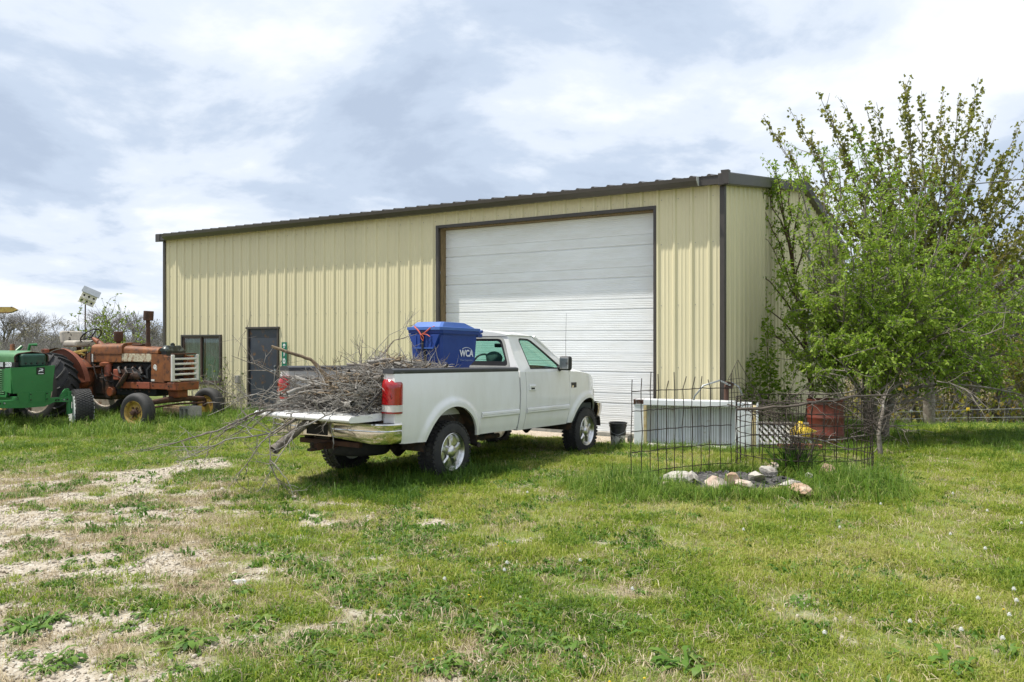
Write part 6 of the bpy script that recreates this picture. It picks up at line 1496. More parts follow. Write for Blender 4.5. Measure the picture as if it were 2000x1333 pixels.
dead_branch('dead_branch', 'thin grey branch sagging across the middle of the ring cage', [at(1530, 850, 10.2), at(1610, 862, 10.1), at(1690, 850, 10.6)], .012, .006, 5, 'bark', 8, .3)
for k, (a, b) in enumerate((((1420, 790, 10.6), (1500, 810, 10.3)), ((1445, 800, 10.4), (1560, 775, 10.4)), ((1480, 770, 10.7), (1530, 830, 10.6)), ((1640, 760, 11.0), (1730, 850, 11.6)), ((1660, 850, 11.2), (1780, 790, 12.0)), ((1690, 770, 11.3), (1712, 870, 11.8)))):
    dead_branch('dead_branch', ('tangle of thin dead twigs by the freezer door', 'thin dead twig along the left cage rim', 'slanting dead twig at the cage left side', 'slanting dead stem at the cage right rim', 'low dead stem reaching right from the cage', 'upright dead stem beside the cage right rim')[k], [at(*a), at(*b)], .008, .004, 20 + k, 'twig_d', 16, .35)
dead_branch('dead_stump', 'crooked grey dead stump standing in the lawn right of the ring cage', [(at(1722, 888, 12.1).x, 12.1, -.08), at(1716, 850, 12.1), at(1722, 815, 12.2), at(1728, 770, 12.4)], .042, .016, 66, 'bark', 20, .35, cat='stump')
# ------------------------------------------------------------------ fire pit
rng = np.random.default_rng(12)
mb = MB(); rows = []
for i in range(25):
    a = 2 * math.pi * i / 24; rows.append([(2.62 + .95 * q * math.cos(a) * (1 + .1 * math.sin(3 * a)), 9.85 + .55 * q * math.sin(a), gzf(2.6, 9.8) + .10 * (1 - q * q) + .012 * math.sin(9 * a + 7 * q) - .01) for q in np.linspace(0.02, 1, 9)])
mb.grid(rows); tag(mb.build('ash_bed', M['ash'], smooth=60), kind='stuff')
lumps = MB()
for k in range(160):
    a = rng.uniform(0, 6.28); q = rng.uniform(0, 1) ** .5; s_ = rng.uniform(.01, .035)
    lumps.rock((2.62 + .95 * q * math.cos(a), 9.85 + .55 * q * math.sin(a), gzf(2.6, 9.8) + .10 * (1 - q * q)), (s_ * 1.4, s_, s_ * .8), k, 1, .4, (rng.uniform(0, 3), 0, rng.uniform(0, 3)))
tag(lumps.build('charred_bits', M['ash']), kind='stuff')
STN = [(1320, 952, 60, 26, 'stone_g', 'grey-pink boulder at the left end of the fire pit'), (1297, 962, 30, 10, 'stone_p', 'small pink chip in the grass left of the fire pit'), (1398, 965, 62, 22, 'stone_p', 'large flat pinkish slab tilted at the front of the fire pit'), (1428, 962, 40, 26, 'stone_o', 'tan angular rock beside the flat slab'), (1455, 968, 52, 16, 'stone_p', 'flat pink stone right of the tan angular rock'), (1478, 948, 44, 16, 'stone_g', 'pale jagged rock in the middle of the ash'), (1500, 934, 40, 14, 'stone_g', 'pale stone behind the jagged rock'), (1510, 928, 36, 16, 'stone_p', 'pinkish stone at the back of the fire pit'), (1355, 950, 30, 20, 'stone_g', 'pale upright stone beside the grey-pink boulder'), (1614, 946, 34, 32, 'stone_o', 'orange upright rock at the right end of the fire pit'), (1625, 952, 26, 14, 'stone_g', 'pale chip at the foot of the orange upright rock'), (1560, 978, 56, 20, 'stone_o', 'broad orange stone in the tall grass at the front'), (1540, 962, 44, 12, 'stone_g', 'flat grey stone behind the broad orange stone'), (1585, 948, 30, 12, 'stone_g', 'small pale stone left of the orange upright rock'), (1430, 945, 30, 12, 'stone_g', 'bluish pale stone in the ash behind the slab')]
for k, (px, py, wpx, hpx, m, lab) in enumerate(STN):
    Y = CAM_H * FPX / (py - 666.5); p = at(px, py, Y); q = Y / FPX
    o = MB().rock((0, 0, 0), (wpx * q * .58, wpx * q * .45, hpx * q * .70), 30 + k, 2, .5, (random.Random(k).uniform(-.3, .3), random.Random(k + 9).uniform(-.35, .35), k)).build('rock', M[m], smooth=18)
    o.location = (p.x, p.y, gzf(p.x, p.y) + hpx * q * .28 + .075); tag(o, lab, 'rock', 'stones of the fire pit')
# spiky plant with dead stalks
rng = np.random.default_rng(55); lines, lp, ld, ls, lt = [], [], [], [], []
sp0 = np.array((3.66, 10.35, gzf(3.66, 10.35)))
for k in range(26):
    T = sp0 + (rng.normal(0, .17), rng.normal(0, .15), rng.uniform(.4, 1.02)); P = wobble(rng, sp0 + rng.normal(0, .05, 3) * (1, 1, 0), T, 6, .04); lines.append((P, np.linspace(.007, .003, 6), 4))
    for j in range(9):
        q, d = alongv(P, rng.uniform(.45, 1)); e = d * .5 + rng.normal(0, .6, 3); e /= np.linalg.norm(e); lines.append((wobble(rng, q, q + e * rng.uniform(.06, .22), 4, .12), np.linspace(.003, .0018, 4), 3))
for k in range(120):
    v = np.array((rng.normal(0, .42), rng.normal(0, .42), rng.uniform(.5, 1.1))); lp.append(sp0 + rng.normal(0, .06, 3) * (1, 1, 0)); ld.append(v); ls.append(rng.uniform(.3, .52)); lt.append(np.clip(rng.normal(.35, .25), 0, 1))
emit_tree('spiky_plant', 'green spiky clump with brown dead flower stalks inside the ring cage', 'plant', tuple(sp0), lines, (lp, ld, ls, lt), (M['twig_d'], M['twig_d'], M['weed']), wr=.045)
# ------------------------------------------------------------------ brush in the truck bed
dead_branch('cut_stick', 'stout bare stick pointing up and left out of the brush toward the grey door', [at(530, 677, 9.75), at(562, 688, 9.8), at(606, 702, 9.9), at(640, 735, 9.95), at(662, 758, 10.0)], .017, .026, 101, 'bark_t', 4, .25)
dead_branch('split_log', 'thick weathered split log hanging over the open tailgate corner', [at(534, 880, 8.95), at(585, 838, 9.2), at(640, 795, 9.6), at(690, 765, 10.0)], .055, .04, 102, 'bark', 5, .3, amp=.012)
SPEC = [([(665, 768, 9.8), (560, 800, 9.5), (490, 810, 9.3), (425, 842, 9.1), (330, 868, 8.9)], .018, .005, 'longest grey branch sweeping left from the tailgate down to the lawn', 26, .45),
        ([(620, 800, 9.4), (540, 845, 9.1), (440, 860, 8.9), (345, 905, 8.7)], .012, .003, 'branch drooping left just above the gravel patch', 22, .4),
        ([(600, 805, 9.3), (525, 850, 9.0), (527, 905, 8.8), (545, 945, 8.75), (543, 960, 8.7)], .009, .003, 'forked twig hanging down below the tailgate', 10, .3),
        ([(527, 900, 8.8), (560, 935, 8.7), (574, 970, 8.65)], .006, .002, 'short curved twig tip beside the forked hanging twig', 5, .2),
        ([(580, 815, 9.2), (510, 865, 8.9), (475, 915, 8.75), (455, 952, 8.7)], .008, .0025, 'leftmost of the twigs hanging to the grass', 12, .3),
        ([(590, 810, 9.3), (560, 870, 8.9), (540, 900, 8.8), (510, 955, 8.7), (500, 962, 8.65)], .007, .0025, 'thin twig hanging beside the split log', 10, .25),
        ([(640, 790, 9.7), (560, 745, 9.7), (500, 712, 9.6), (452, 695, 9.5)], .010, .0025, 'thin branch rising left in front of the grey door', 14, .35),
        ([(640, 770, 9.8), (560, 760, 9.6), (500, 790, 9.4), (448, 745, 9.3)], .008, .0025, 'thin twig crossing the outlet box', 14, .35),
        ([(625, 775, 9.7), (550, 735, 9.6), (485, 800, 9.3)], .007, .003, 'arched twig over the left rail end', 12, .35),
        ([(650, 765, 9.8), (590, 790, 9.5), (500, 770, 9.3), (430, 790, 9.2)], .009, .003, 'nearly level twig above the tailgate tip', 16, .35),
        ([(690, 755, 10.4), (735, 705, 10.4), (770, 665, 10.5), (815, 652, 10.6)], .008, .003, 'tall arching twig reaching toward the blue cart', 10, .2),
        ([(670, 760, 10.3), (715, 705, 10.3), (760, 655, 10.3), (800, 637, 10.4)], .005, .002, 'fine arching twig above the brush left of the cart', 12, .25),
        ([(680, 760, 10.1), (715, 720, 10.2), (752, 688, 10.2), (757, 684, 10.2)], .012, .008, 'short reddish stub leaning right out of the brush', 3, .2),
        ([(640, 745, 10.0), (660, 735, 10.2), (720, 722, 10.4), (760, 712, 10.5), (785, 722, 10.5)], .010, .006, 'curved branch humped over the brush top', 8, .2),
        ([(700, 750, 10.2), (705, 700, 10.3), (698, 672, 10.3)], .004, .002, 'upright wispy twig at the brush middle', 14, .25),
        ([(655, 800, 9.5), (645, 830, 9.1), (650, 850, 9.0), (652, 868, 8.95)], .007, .004, 'pale crooked twig hanging over the chrome bumper', 4, .15),
        ([(700, 790, 9.6), (730, 815, 9.2), (738, 850, 9.1)], .006, .0025, 'thin pale twig hanging before the tailgate end', 4, .15),
        ([(610, 800, 9.4), (600, 830, 9.0), (560, 850, 8.9)], .008, .004, 'short twig pointing left below the tailgate', 6, .2)]
for k, (pts, r0, r1, lab, tw, tl) in enumerate(SPEC):
    dead_branch('brush_branch', lab, [at(*p) for p in pts], r0 * 1.15, r1 * 1.1, 200 + k, 'bark_w' if k % 2 else 'bark', int(tw * .65) + 1, tl, 'branches sticking out of the brush load')
rng = np.random.default_rng(91)
for k in range(150):
    s = rng.uniform(-.30, 1.50); u = .74 - 1.36 * rng.uniform(0, 1) ** 1.5; top = .60 * max(.12, 1 - ((s - .65) / 1.35) ** 2) * (.12 + .88 * ease(-.80, .22, u)) + .02
    z = .885 + top * rng.uniform(0, 1) ** .6
    ang = rng.normal(.15, .55) + (math.pi if rng.random() < .5 else 0); ln = rng.uniform(.5, 1.25); d = np.array((math.cos(ang), math.sin(ang) * .8, rng.normal(0, .13)))
    a = np.array((u, s, z)) - d * ln / 2; b = np.array((u, s, z)) + d * ln / 2
    for q in (a, b): q[0] = min(max(q[0], -.76), .76); q[2] = max(q[2], .875); q[1] = min(q[1], 1.75 if q[0] < -.2 else 1.40)
    r0 = rng.choice([.008, .012, .017, .024, .036], p=[.22, .25, .25, .18, .10])
    dead_branch('brush_branch', 'grey dead branch lying in the tangled heap in the truck bed', [tpt(*a), tpt(*((a + b) / 2 + rng.normal(0, .03, 3))), tpt(*b)], r0, r0 * .5, 400 + k, ('bark_w', 'bark', 'bark_w', 'bark_w', 'bark_t')[k % 5], 7, .22, 'branches heaped in the truck bed', .05, .1)
for k in range(19):
    a = np.array((rng.uniform(-.45, .70), rng.uniform(.2, .8), rng.uniform(.95, 1.25))); ln = rng.uniform(.40, .95); d = np.array((rng.uniform(-.6, .1), -1, 0)); d /= np.linalg.norm(d)
    m_ = a + d * ln * .6; m_[2] = rng.uniform(.92, 1.06); e = a + d * (ln + rng.uniform(.2, .7)); e[2] = rng.uniform(.62, .98)
    if e[1] > -.5: e[2] = max(e[2], .90)
    r0 = rng.choice([.007, .011, .016, .024])
    dead_branch('brush_branch', 'grey dead branch spilling from the heap over the open tailgate', [tpt(*a), tpt(*m_), tpt(*e)], r0, r0 * .4, 700 + k, ('bark_w', 'bark', 'bark_w')[k % 3], 8, .25, 'branches spilling over the tailgate', .05, -.05)
lines = []
for k in range(1500):
    s = rng.uniform(-.45, 1.5); u = .77 - 1.5 * rng.uniform(0, 1) ** 1.45; top = .60 * (1 - ((s - .65) / 1.4) ** 2) * (.10 + .90 * ease(-.80, .22, u)) + .01
    z = .87 + max(top, .01) * rng.uniform(0, 1) ** .7; ln = rng.uniform(.12, .45); d = rng.normal(0, 1, 3) * (1, .8, .35); d /= np.linalg.norm(d)
    a = np.array((u, s, z)); b = a + d * ln; b[0] = np.clip(b[0], -.78, .78); b[2] = max(b[2], .87)
    P = wobble(rng, np.array(tpt(*a)), np.array(tpt(*b)), 4, .08); r_ = rng.uniform(.002, .006); lines.append((P, np.linspace(r_, r_ * .5, 4), 4))
V, F = tubes(lines); o = bpy.data.objects.new('brush_twigs', np_mesh('brush_twigs', V, F, M['bark_w'], smooth=True)); COL.objects.link(o); tag(o, 'loose small twigs filling the brush heap in the truck bed', 'twigs', kind='stuff')

# ------------------------------------------------------------------ martin house on its pole
bp = at(165, 640, 28.0); bh = thing('birdhouse', 'tilted white many-holed birdhouse on a thin pole behind the tractors', 'birdhouse', (bp.x, bp.y, 0))
MB().cyl((0, 0, -.1), (.03, 0, 3.05), .022, 8).build('pole', M['rust'], bh)
hs = thing('house', None, None, (.12, 0, 3.22), rot=(.12, .42, .55)); hs.parent = bh
MB().box((0, 0, .0), (.50, .36, .36)).build('house_box', M['white_old'], hs, bevel=.005)
mb = MB(); mb.add([(-.29, -.25, .17), (.29, -.25, .17), (.29, 0, .36), (-.29, 0, .36), (-.29, .25, .17), (.29, .25, .17), (-.29, -.25, .19), (.29, -.25, .19), (.29, 0, .38), (-.29, 0, .38), (-.29, .25, .19), (.29, .25, .19)], [(3, 2, 1, 0), (4, 5, 2, 3), (6, 7, 8, 9), (9, 8, 11, 10), (0, 1, 7, 6), (5, 4, 10, 11), (1, 2, 8, 7), (2, 5, 11, 8), (0, 6, 9, 3), (3, 9, 10, 4)]); mb.build('roof', M['galv'], hs)
for z in (-.19, -.005): MB().box((0, -.22, z), (.54, .12, .018)).build('ledge', M['white_old'], hs)
for z in (-.10, .085):
    for x in (-.16, 0, .16): MB().lathe([(0, -.184), (.036, -.184), (.036, -.17)], 14, 'y', (x, 0, z)).build('entrance_hole', M['dark'], hs)
# ------------------------------------------------------------------ grass (countless blades: stuff)
SRC = bpy.data.collections.new('grass_sources')
def tuft(name, n, h, spread, wd, lean, m, seed, hv=.35, curl=.5):
    rng = np.random.default_rng(seed); a = rng.uniform(0, 2 * math.pi, n); q = spread * rng.uniform(0, 1, n) ** .5
    B = np.stack([q * np.cos(a), q * np.sin(a), np.zeros(n)], 1)
    az = a + rng.normal(0, .9, n); H = h * np.clip(1 + hv * rng.normal(size=n), .35, 1.8); ln = np.abs(rng.normal(lean, lean * .5, n))
    D = np.stack([np.cos(az), np.sin(az), np.zeros(n)], 1); S = np.stack([-np.sin(az + rng.normal(0, .7, n)), np.cos(az), np.zeros(n)], 1)
    up = np.array((0, 0, 1.)); Hc = H[:, None]; l = ln[:, None]; W = (wd * rng.uniform(.6, 1.3, n))[:, None]
    mid = B + up * Hc * .55 * np.cos(l * .6) + D * Hc * .5 * np.sin(l * .6); tip = B + up * Hc * np.cos(l * (1 + curl)) * .95 + D * Hc * np.sin(np.minimum(l * (1 + curl), 1.6))
    b0 = B - np.array((0, 0, .012))
    V = np.stack([b0 - S * W * .5, b0 + S * W * .5, mid + S * W * .45, mid - S * W * .45, tip], 1).reshape(-1, 3)
    k = np.arange(n)[:, None] * 5
    F = [k + np.array([[0, 1, 2, 3]]), k + np.array([[3, 2, 4]])]
    me = np_mesh(name, V, F, m); at_ = me.attributes.new('blade', 'FLOAT', 'POINT'); at_.data.foreach_set('value', np.repeat(rng.normal(0, .13, n), 5).astype(np.float32))
    return me
def source_set(nm, meshes):
    c = bpy.data.collections.new(nm)
    for i, me in enumerate(meshes): c.objects.link(bpy.data.objects.new('%s_%02d' % (nm, i), me))
    return c
def scatter(name, coll, pts, rot, scale, tint, nsrc, label=None):
    n = len(pts); me = bpy.data.meshes.new(name); me.vertices.add(n); me.vertices.foreach_set('co', np.asarray(pts, np.float32).ravel())
    for nm, ty, v in (('rot', 'FLOAT_VECTOR', rot), ('scl', 'FLOAT_VECTOR', scale)):
        a = me.attributes.new(nm, ty, 'POINT'); a.data.foreach_set('vector', np.asarray(v, np.float32).ravel())
    a = me.attributes.new('tint', 'FLOAT', 'POINT'); a.data.foreach_set('value', np.asarray(tint, np.float32))
    a = me.attributes.new('pick', 'INT', 'POINT'); a.data.foreach_set('value', np.random.default_rng(n).integers(0, nsrc, n).astype(np.int32))
    o = bpy.data.objects.new(name, me); COL.objects.link(o)
    g = bpy.data.node_groups.new(name + '_nodes', 'GeometryNodeTree'); g.interface.new_socket('Geometry', in_out='INPUT', socket_type='NodeSocketGeometry'); g.interface.new_socket('Geometry', in_out='OUTPUT', socket_type='NodeSocketGeometry')
    N, L = g.nodes, g.links; gi = N.new('NodeGroupInput'); go = N.new('NodeGroupOutput'); ip = N.new('GeometryNodeInstanceOnPoints'); ci = N.new('GeometryNodeCollectionInfo')
    ci.inputs[0].default_value = coll; ci.inputs[1].default_value = True; ci.inputs[2].default_value = True
    ip.inputs['Pick Instance'].default_value = True
    def attr(nm, ty):
        q = N.new('GeometryNodeInputNamedAttribute'); q.data_type = ty; q.inputs[0].default_value = nm; return q.outputs[0]
    L.new(gi.outputs[0], ip.inputs['Points']); L.new(ci.outputs[0], ip.inputs['Instance']); L.new(attr('pick', 'INT'), ip.inputs['Instance Index'])
    er = N.new('FunctionNodeEulerToRotation'); L.new(attr('rot', 'FLOAT_VECTOR'), er.inputs[0]); L.new(er.outputs[0], ip.inputs['Rotation'])
    L.new(attr('scl', 'FLOAT_VECTOR'), ip.inputs['Scale']); L.new(ip.outputs[0], go.inputs[0])
    md = o.modifiers.new('scatter', 'NODES'); md.node_group = g
    return tag(o, label, kind='stuff')
rng = np.random.default_rng(2024)
lawn_src = source_set('lawn_tuft', [tuft('lawn_tuft', 15, .048, .05, .0046, .75, M['lawn'], 50 + i) for i in range(10)])
tall_src = source_set('tall_tuft', [tuft('tall_tuft', 22, .25, .06, .0078, .68, M['tallgrass'], 80 + i, .42, 1.1) for i in range(8)])
straw_src = source_set('straw_tuft', [tuft('straw_tuft', 12, .06, .06, .0036, 1.15, M['strawm'], 110 + i, .4, .3) for i in range(6)])
broad_src = source_set('broad_tuft', [tuft('broad_tuft', 14, .045, .045, .017, 1.0, M['broad'], 130 + i, .4, .4) for i in range(6)])
peb_me = []
for i in range(6):
    m_ = MB().rock((0, 0, .3), (1, .8, .55), 300 + i, 1, .5); V = np.array(m_.v); F = [np.array(m_.f)]; q = np_mesh('pebble', V, F, M['pebble']); a = q.attributes.new('blade', 'FLOAT', 'POINT'); peb_me.append(q)
peb_src = source_set('pebble', peb_me)
BX = Vector((.8594, -.5113)); 
def in_building(x, y):
    dx, dy = x - B_O.x, y - B_O.y; u = dx * .8594 - dy * .5113; v = dx * .5113 + dy * .8594
    return (u > -.03) & (u < BL + .03) & (v > -.04) & (v < BW)
def sample(n, y0, y1, pw):
    """points in the visible wedge, density falling with distance"""
    t = rng.uniform(0, 1, n); e = 2 - pw
    y = (y0 ** e + t * (y1 ** e - y0 ** e)) ** (1 / e); x = rng.uniform(-1, 1, n) * (.68 * y + .7); return x, y
def truck_zone(x, y):
    dx, dy = x - TO.x, y - TO.y; s = dx * math.sin(T_YAW) + dy * math.cos(T_YAW); u = dx * math.cos(T_YAW) - dy * math.sin(T_YAW); return s, u
def apron(x, y):
    dx, dy = x - B_O.x, y - B_O.y; u = dx * .8594 - dy * .5113; v = dx * .5113 + dy * .8594
    return (u > 8.7) & (u < 13.7) & (v > -.45 - .2 * vnoise(u * 2, v, 3))
def pit(x, y): return ((x - 2.62) / 1.02) ** 2 + ((y - 9.85) / .62) ** 2
def put(name, src, nsrc, x, y, sc_, tint, tilt=.12, zs=None):
    z = ground_z(x, y); n = len(x)
    rot = np.stack([rng.normal(0, tilt, n), rng.normal(0, tilt, n), rng.uniform(0, 6.28, n)], 1)
    S = np.stack([sc_, sc_, sc_ * (zs if zs is not None else 1)], 1)
    return scatter(name, src, np.stack([x, y, z], 1), rot, S, tint, nsrc)
# short lawn
x, y = sample(150000, 3.5, 19, .75)
gm = gravel_mask(x, y); gr = green_mask(x, y)
clump = fbm(x * 2.2, y * 2.2, 71, 3)
keep = (rng.uniform(0, 1, len(x)) < (1 - gm * .955) * (.16 + .84 * gr) * (.35 + .9 * ease(.36, .58, clump)) ) & ~in_building(x, y) & ~apron(x, y) & (pit(x, y) > 1)
x, y, clump, gr = x[keep], y[keep], clump[keep], gr[keep]
big = fbm(x * .45, y * .35, 90, 3); pat = fbm(x * 1.4, y * 1.1, 93, 3)
right = ease(-1, 2.5, x - (y - 4) * .05)
tint = np.clip(.46 + (big - .5) * .75 + (pat - .5) * .55 + right * .05 + rng.normal(0, .12, len(x)) - .25 * ease(.62, .72, clump), 0, .92)
tall = fbm(x * .8, y * .7, 97, 3)
put('lawn_grass', lawn_src, 10, x, y, (.75 + .55 * ease(.45, .75, clump) + rng.uniform(-.15, .35, len(x))) * (1 + .022 * (y - 5)), tint, zs=.85 + .5 * ease(.5, .72, tall))
n_lawn = len(x)
# dead thatch and straw
x, y = sample(52000, 3.5, 15, .6); gm = gravel_mask(x, y)
keep = (rng.uniform(0, 1, len(x)) < np.clip((1 - gm * .96) * (.26 + .75 * (1 - green_mask(x, y))), 0, 1)) & ~in_building(x, y) & ~apron(x, y) & (pit(x, y) > 1)
x, y = x[keep], y[keep]; put('dead_straw', straw_src, 6, x, y, rng.uniform(.6, 1.3, len(x)), rng.uniform(0, 1, len(x)), .3)
# low broad-leaved cover in drifts
x, y = sample(42000, 3.5, 14, .6); d = fbm(x * 1.9, y * 2.3, 140, 3)
keep = (d > .535) & (rng.uniform(0, 1, len(x)) < (1 - .93 * gravel_mask(x, y)) * .75 * (1 - .75 * ease(.5, 3.2, x - .05 * y))) & ~in_building(x, y) & ~apron(x, y) & (pit(x, y) > 1)
x, y = x[keep], y[keep]; put('ground_cover', broad_src, 6, x, y, rng.uniform(.55, 1.25, len(x)), np.clip(rng.normal(.45, .25, len(x)), 0, 1), .2)
# tall rank grass: round the fire pit, under the tractors, along the truck, the walls and the trees
X, Y, S, T = [], [], [], []
def rank(x, y, s, t):
    k = ~in_building(x, y) & (pit(x, y) > .95); X.append(x[k]); Y.append(y[k]); S.append(s[k]); T.append(t[k])
n = 1900; a = rng.uniform(0, 6.28, n); q = rng.uniform(.92, 1.0, n) + .52 * rng.uniform(0, 1, n) ** 1.3 * (.55 + .45 * (np.sin(a) < .2)); 
fx = 2.78 + 1.12 * q * np.cos(a); fy = 9.72 + .72 * q * np.sin(a) - .18 * (np.sin(a) < 0)
k = (np.sin(a) < .35) | (rng.uniform(0, 1, n) < .35); rank(fx[k], fy[k], (rng.uniform(.30, .88, n) * np.where((np.sin(a) < 0) & (np.abs(fx - 2.6) < 1.0) & (q < 1.22), .45, 1) * (1 + .35 * (rng.uniform(0, 1, n) < .12)))[k], rng.normal(.46, .2, n)[k])
n = 420; x = rng.normal(3.95, .24, n); y = rng.normal(9.35, .36, n); rank(x, y, rng.uniform(.5, 1.15, n), rng.normal(.42, .18, n))
n = 300; x = rng.normal(1.35, .35, n); y = rng.normal(9.25, .40, n); rank(x, y, rng.uniform(.5, 1.0, n), rng.normal(.5, .16, n))
n = 5200; x = rng.uniform(-13.5, -4.9, n); y = rng.uniform(14.0, 18.6, n); k = rng.uniform(0, 1, n) < ease(13.9, 15.1, y - .25 * (x + 9) + 1.2 * (fbm(x, y, 7, 2) - .5)) * ease(-4.7, -6.2, x); rank(x[k], y[k], rng.uniform(.45, 1.15, n)[k], rng.normal(.46, .15, n)[k])
n = 3200; s = rng.uniform(-.6, 5.2, n); u = rng.uniform(-.4, 1.75, n); x = TO.x + s * math.sin(T_YAW) + u * math.cos(T_YAW); y = TO.y + s * math.cos(T_YAW) - u * math.sin(T_YAW)
k = rng.uniform(0, 1, n) < np.where(u < .5, .25, ease(1.75, .9, u + .5 * (fbm(x * 2, y * 2, 17, 2) - .5)) * (.35 + .65 * ease(3.6, 1.2, s))) ; rank(x[k], y[k], (rng.uniform(.25, .72, n) * (.55 + .55 * ease(3.2, .8, s)))[k], rng.normal(.22, .12, n)[k])
for (px, py, sd, cnt, hs) in ((-.75, 9.9, .18, 60, .8), (-.15, 10.35, .15, 40, .6), (1.55, 13.1, .3, 50, .55), (-1.3, 9.35, .25, 70, .75), (-2.4, 9.0, .3, 60, .5)):
    rank(rng.normal(px, sd, cnt), rng.normal(py, sd, cnt), rng.uniform(.5, 1.2, cnt) * hs, rng.normal(.25, .12, cnt))
n = 500; u = rng.uniform(0, 8.6, n); v = -np.abs(rng.normal(0, .22, n)) - .04; rank(B_O.x + u * .8594 + v * .5113, B_O.y - u * .5113 + v * .8594, rng.uniform(.3, .9, n), rng.normal(.4, .15, n))
n = 420; x = rng.uniform(1.7, 4.1, n); y = 13.05 - (x - 2.0) * .33 + rng.normal(-.06, .12, n); rank(x, y, rng.uniform(.25, .7, n), rng.normal(.5, .15, n))
n = 2600; x = rng.uniform(4.2, 11.5, n); y = rng.uniform(12.2, 19, n); k = rng.uniform(0, 1, n) < .35 + .5 * (fbm(x, y, 55, 2) > .5); rank(x[k], y[k], rng.uniform(.3, .85, n)[k], rng.normal(.35, .15, n)[k])
X, Y, S, T = (np.concatenate(v) for v in (X, Y, S, T)); put('tall_grass', tall_src, 8, X, Y, S, np.clip(T, 0, 1), .15)
# field falling away at the right
n = 26000; x = rng.uniform(4.5, 32, n); y = 15 + 27 * rng.uniform(0, 1, n) ** 1.2; k = ~in_building(x, y) & (np.abs(x) < .70 * y + 1); x, y = x[k], y[k]
put('field_grass', lawn_src, 10, x, y, rng.uniform(2.2, 4.2, len(x)), np.clip(.45 + .5 * (fbm(x * .3, y * .3, 61, 3) - .45) + .15 * ease(24, 36, y) + rng.normal(0, .12, len(x)), 0, 1), zs=.55)
# pebbles on the bare drive
x, y = sample(120000, 3.5, 12.4, .8); gm = gravel_mask(x, y); keep = rng.uniform(0, 1, len(x)) < gm * .66 + .014; x, y = x[keep], y[keep]
put('gravel', peb_src, 6, x, y, np.clip(rng.lognormal(-4.62, .46, len(x)), .004, .032), np.clip(rng.normal(.5, .28, len(x)), 0, 1), .5)
# ------------------------------------------------------------------ weed rosettes, seed heads, stones on the lawn
wp = []
def rosette(k):
    """curved, toothed leaves lying out from a crown"""
    r2 = np.random.default_rng(700 + k); V, F, T = [], [], []
    for i in range(30 + 8 * k):
        az = r2.uniform(0, 6.28); L_ = r2.uniform(.045, .125); wd = L_ * r2.uniform(.09, .15); rise = abs(r2.normal(.55, .35)); c, s_ = math.cos(az), math.sin(az)
        o_ = np.array((r2.normal(0, .03), r2.normal(0, .03), .0)); b0 = len(V); tw = r2.normal(0, .25)
        for j, (t, wv) in enumerate(((0, .25), (.2, .55), (.38, .42), (.52, 1.0), (.66, .62), (.8, 1.05), (.92, .55), (1, .04))):
            d = L_ * t * (1 - .15 * t); z = L_ * (rise * t - (rise * .75 + .10) * t * t) + .006
            a2 = az + tw * t; px_, py_ = o_[0] + d * math.cos(a2), o_[1] + d * math.sin(a2); nx_, ny_ = -math.sin(a2), math.cos(a2)
            V += [(px_ + nx_ * wd * wv, py_ + ny_ * wd * wv, z + wd * .35 * wv), (px_ - nx_ * wd * wv, py_ - ny_ * wd * wv, z + wd * .35 * wv)]
            if j: F.append((b0 + 2 * j - 2, b0 + 2 * j - 1, b0 + 2 * j + 1, b0 + 2 * j))
        T += [np.clip(r2.normal(.5, .25), 0, 1)] * 16
    return np_mesh('leaf_rosette', V, [np.array(F)], M['weed'], np.array(T))
for k in range(5): wp.append(rosette(k))
WD = [(1345, 1305, 1.5), (1113, 1265, 1.15), (965, 1245, 1.2), (1040, 1195, 1.15), (860, 1170, 1.0), (745, 1140, 1.1), (510, 1225, 1.2), (365, 1265, 1.4), (335, 1240, 1.0), (440, 1190, .9), (960, 1290, 1.0), (880, 1240, .9), (1215, 1240, 1.1), (1860, 1310, 1.3), (1770, 1290, .8), (1420, 1170, .8), (1640, 1110, .6), (725, 1130, .9), (655, 1130, .8), (560, 1095, .9), (470, 1160, 1.0), (230, 1060, .9), (130, 1020, .8), (290, 995, .8), (395, 1000, .9), (640, 1010, .8), (545, 1035, .8), (800, 1000, .7), (880, 1010, .7), (930, 1065, .8), (1000, 985, .7), (760, 960, .8), (690, 970, .7), (1130, 980, .6), (60, 1230, 1.3), (120, 1290, 1.1), (230, 1300, .9), (620, 1290, 1.1), (700, 1255, .9), (860, 1310, 1.2), (1560, 1180, .7), (1310, 1240, .8), (1180, 1130, .7), (590, 905, .8), (505, 940, .7)]
rw = random.Random(77)
while len(WD) < 125:
    py = 930 + 390 * rw.random() ** .8; px = rw.uniform(0, 1500)
    if rw.random() < (1.15 - px / 1500): WD.append((px, py, rw.uniform(.35, .85)))
def onground(px, py): Y = CAM_H * FPX / (py - 666.5); x = (px - 1000) / FPX * Y; return x, Y, gzf(x, Y)
for i, (px, py, s_) in enumerate(WD):
    o = bpy.data.objects.new('weed_rosette', wp[i % 5]); COL.objects.link(o); o.location = onground(px, py); s_ *= 1.05; o.scale = (s_, s_, s_ * 1.05); o.rotation_euler = (0, 0, i * 1.7)
    tag(o, 'low rosette of broad green weed leaves in the patchy lawn', 'weed', 'weed rosettes in the lawn')
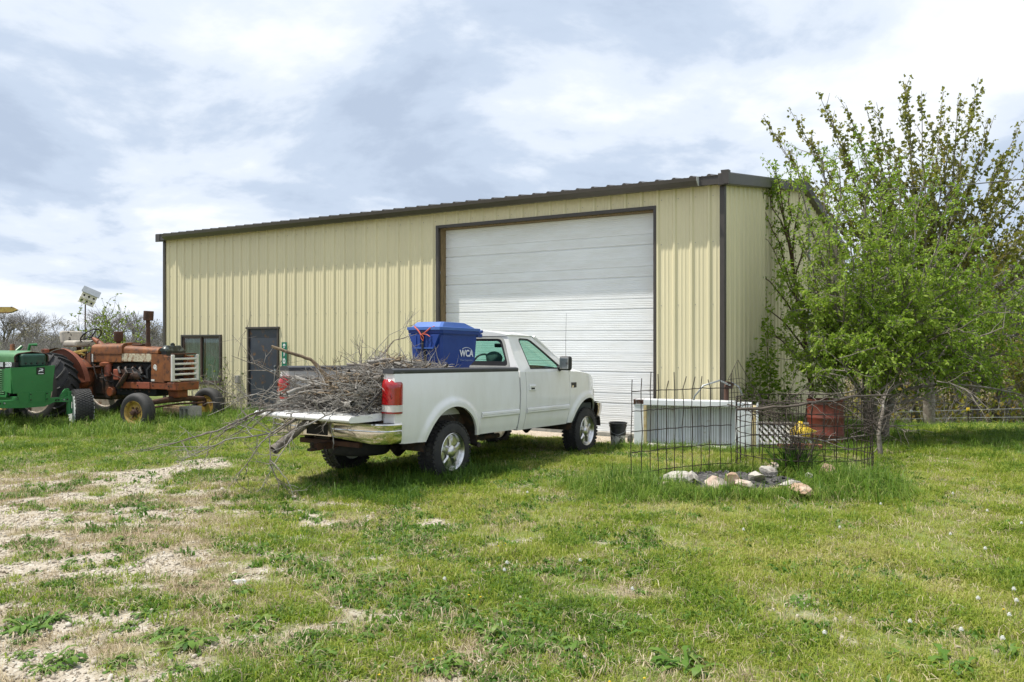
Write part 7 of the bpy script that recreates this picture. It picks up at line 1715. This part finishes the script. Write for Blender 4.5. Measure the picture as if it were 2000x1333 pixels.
DH = [(1133, 1092, .15), (985, 1112, .1), (1235, 1148, .1), (1924, 1071, .12), (1861, 963, .10), (1877, 968, .09), (1928, 997, .08), (1980, 1150, .13), (1985, 1172, .12), (1910, 1168, .14), (1971, 1200, .08), (1877, 1229, .12), (1958, 1246, .13), (1550, 1137, .10), (1777, 1213, .08), (1856, 1043, .07), (1452, 1034, .08), (990, 1098, .12), (1610, 1235, .07), (1720, 985, .06), (1995, 1022, .08), (925, 968, .05), (1030, 962, .06), (868, 1130, .06), (1640, 1030, .05)]
DH = [d for i, d in enumerate(DH) if i % 8 != 5]
hm = None
for i, (px, py, h) in enumerate(DH):
    x, Y, z = onground(px, py + 0); Y2 = (CAM_H - h) * FPX / (py - 666.5); x = (px - 1000) / FPX * Y2; z = gzf(x, Y2)
    o = thing('dandelion', 'white fluffy dandelion seed head on a thin stem in the lawn', 'dandelion', (x, Y2, z), group='dandelion seed heads')
    if hm is None:
        b = MB(); r3 = random.Random(1)
        b.rock((0, 0, 0), (.005, .005, .005), 2, 1, 0)
        for q in range(80):
            v = Vector((r3.gauss(0, 1), r3.gauss(0, 1), r3.gauss(0, 1))).normalized(); b.box(tuple(v * r3.uniform(.007, .014)), (.0035, .0035, .0012), rot=v.to_track_quat('Z', 'Y').to_euler())
        hm = b.build('seed_head', M['puff'], o); hm.location = (0, 0, h); b = MB(); b.tube([(0, 0, -1), (.05, .02, -.5), (0, 0, 0)], .0022, 5); sm = b.build('stem', M['stem'], o); sm.scale = (h, h, h); sm.location = (0, 0, h); sm.scale = (1, 1, h)
    else: piece('seed_head', hm.data, o, (0, 0, h)); piece('stem', sm.data, o, (0, 0, h), scale=(1, 1, h))
for i, (px, py) in enumerate(((915, 1162), (938, 1166), (973, 1066), (987, 1061), (1258, 1326), (1190, 1333), (845, 1290), (740, 1320), (1960, 1190))):
    h = .06; Y2 = (CAM_H - h) * FPX / (py - 666.5); x = (px - 1000) / FPX * Y2; o = thing('yellow_flower', 'tiny yellow flower in the patchy lawn', 'flower', (x, Y2, gzf(x, Y2)), group='tiny yellow flowers in the lawn')
    b = MB(); b.rock((0, 0, h), (.010, .010, .006), 4, 1, .3); b.build('bloom', M['yflower'], o); b = MB(); b.tube([(0, 0, 0), (0, .0, h)], .0018, 5); b.build('stem', M['stem'], o)
for k, (px, py, wpx, m, lab) in enumerate(((468, 1146, 30, 'white_old', 'flat white stone lying in the grass in the left foreground'), (575, 975, 16, 'stone_p', 'small pink stone below the hanging twig tips'), (940, 1298, 14, 'stone_g', 'pale stone chip near the bottom of the lawn'), (1213, 1236, 12, 'stone_g', 'pale chip on the bare soil beside a dark weed'))):
    x, Y, z = onground(px, py); q = Y / FPX; o = MB().rock((0, 0, 0), (wpx * q * .55, wpx * q * .5, wpx * q * .30), 60 + k, 3, .3).build('stone', M[m], smooth=35); o.location = (x, Y, z + wpx * q * .16 + .008); tag(o, lab, 'stone')
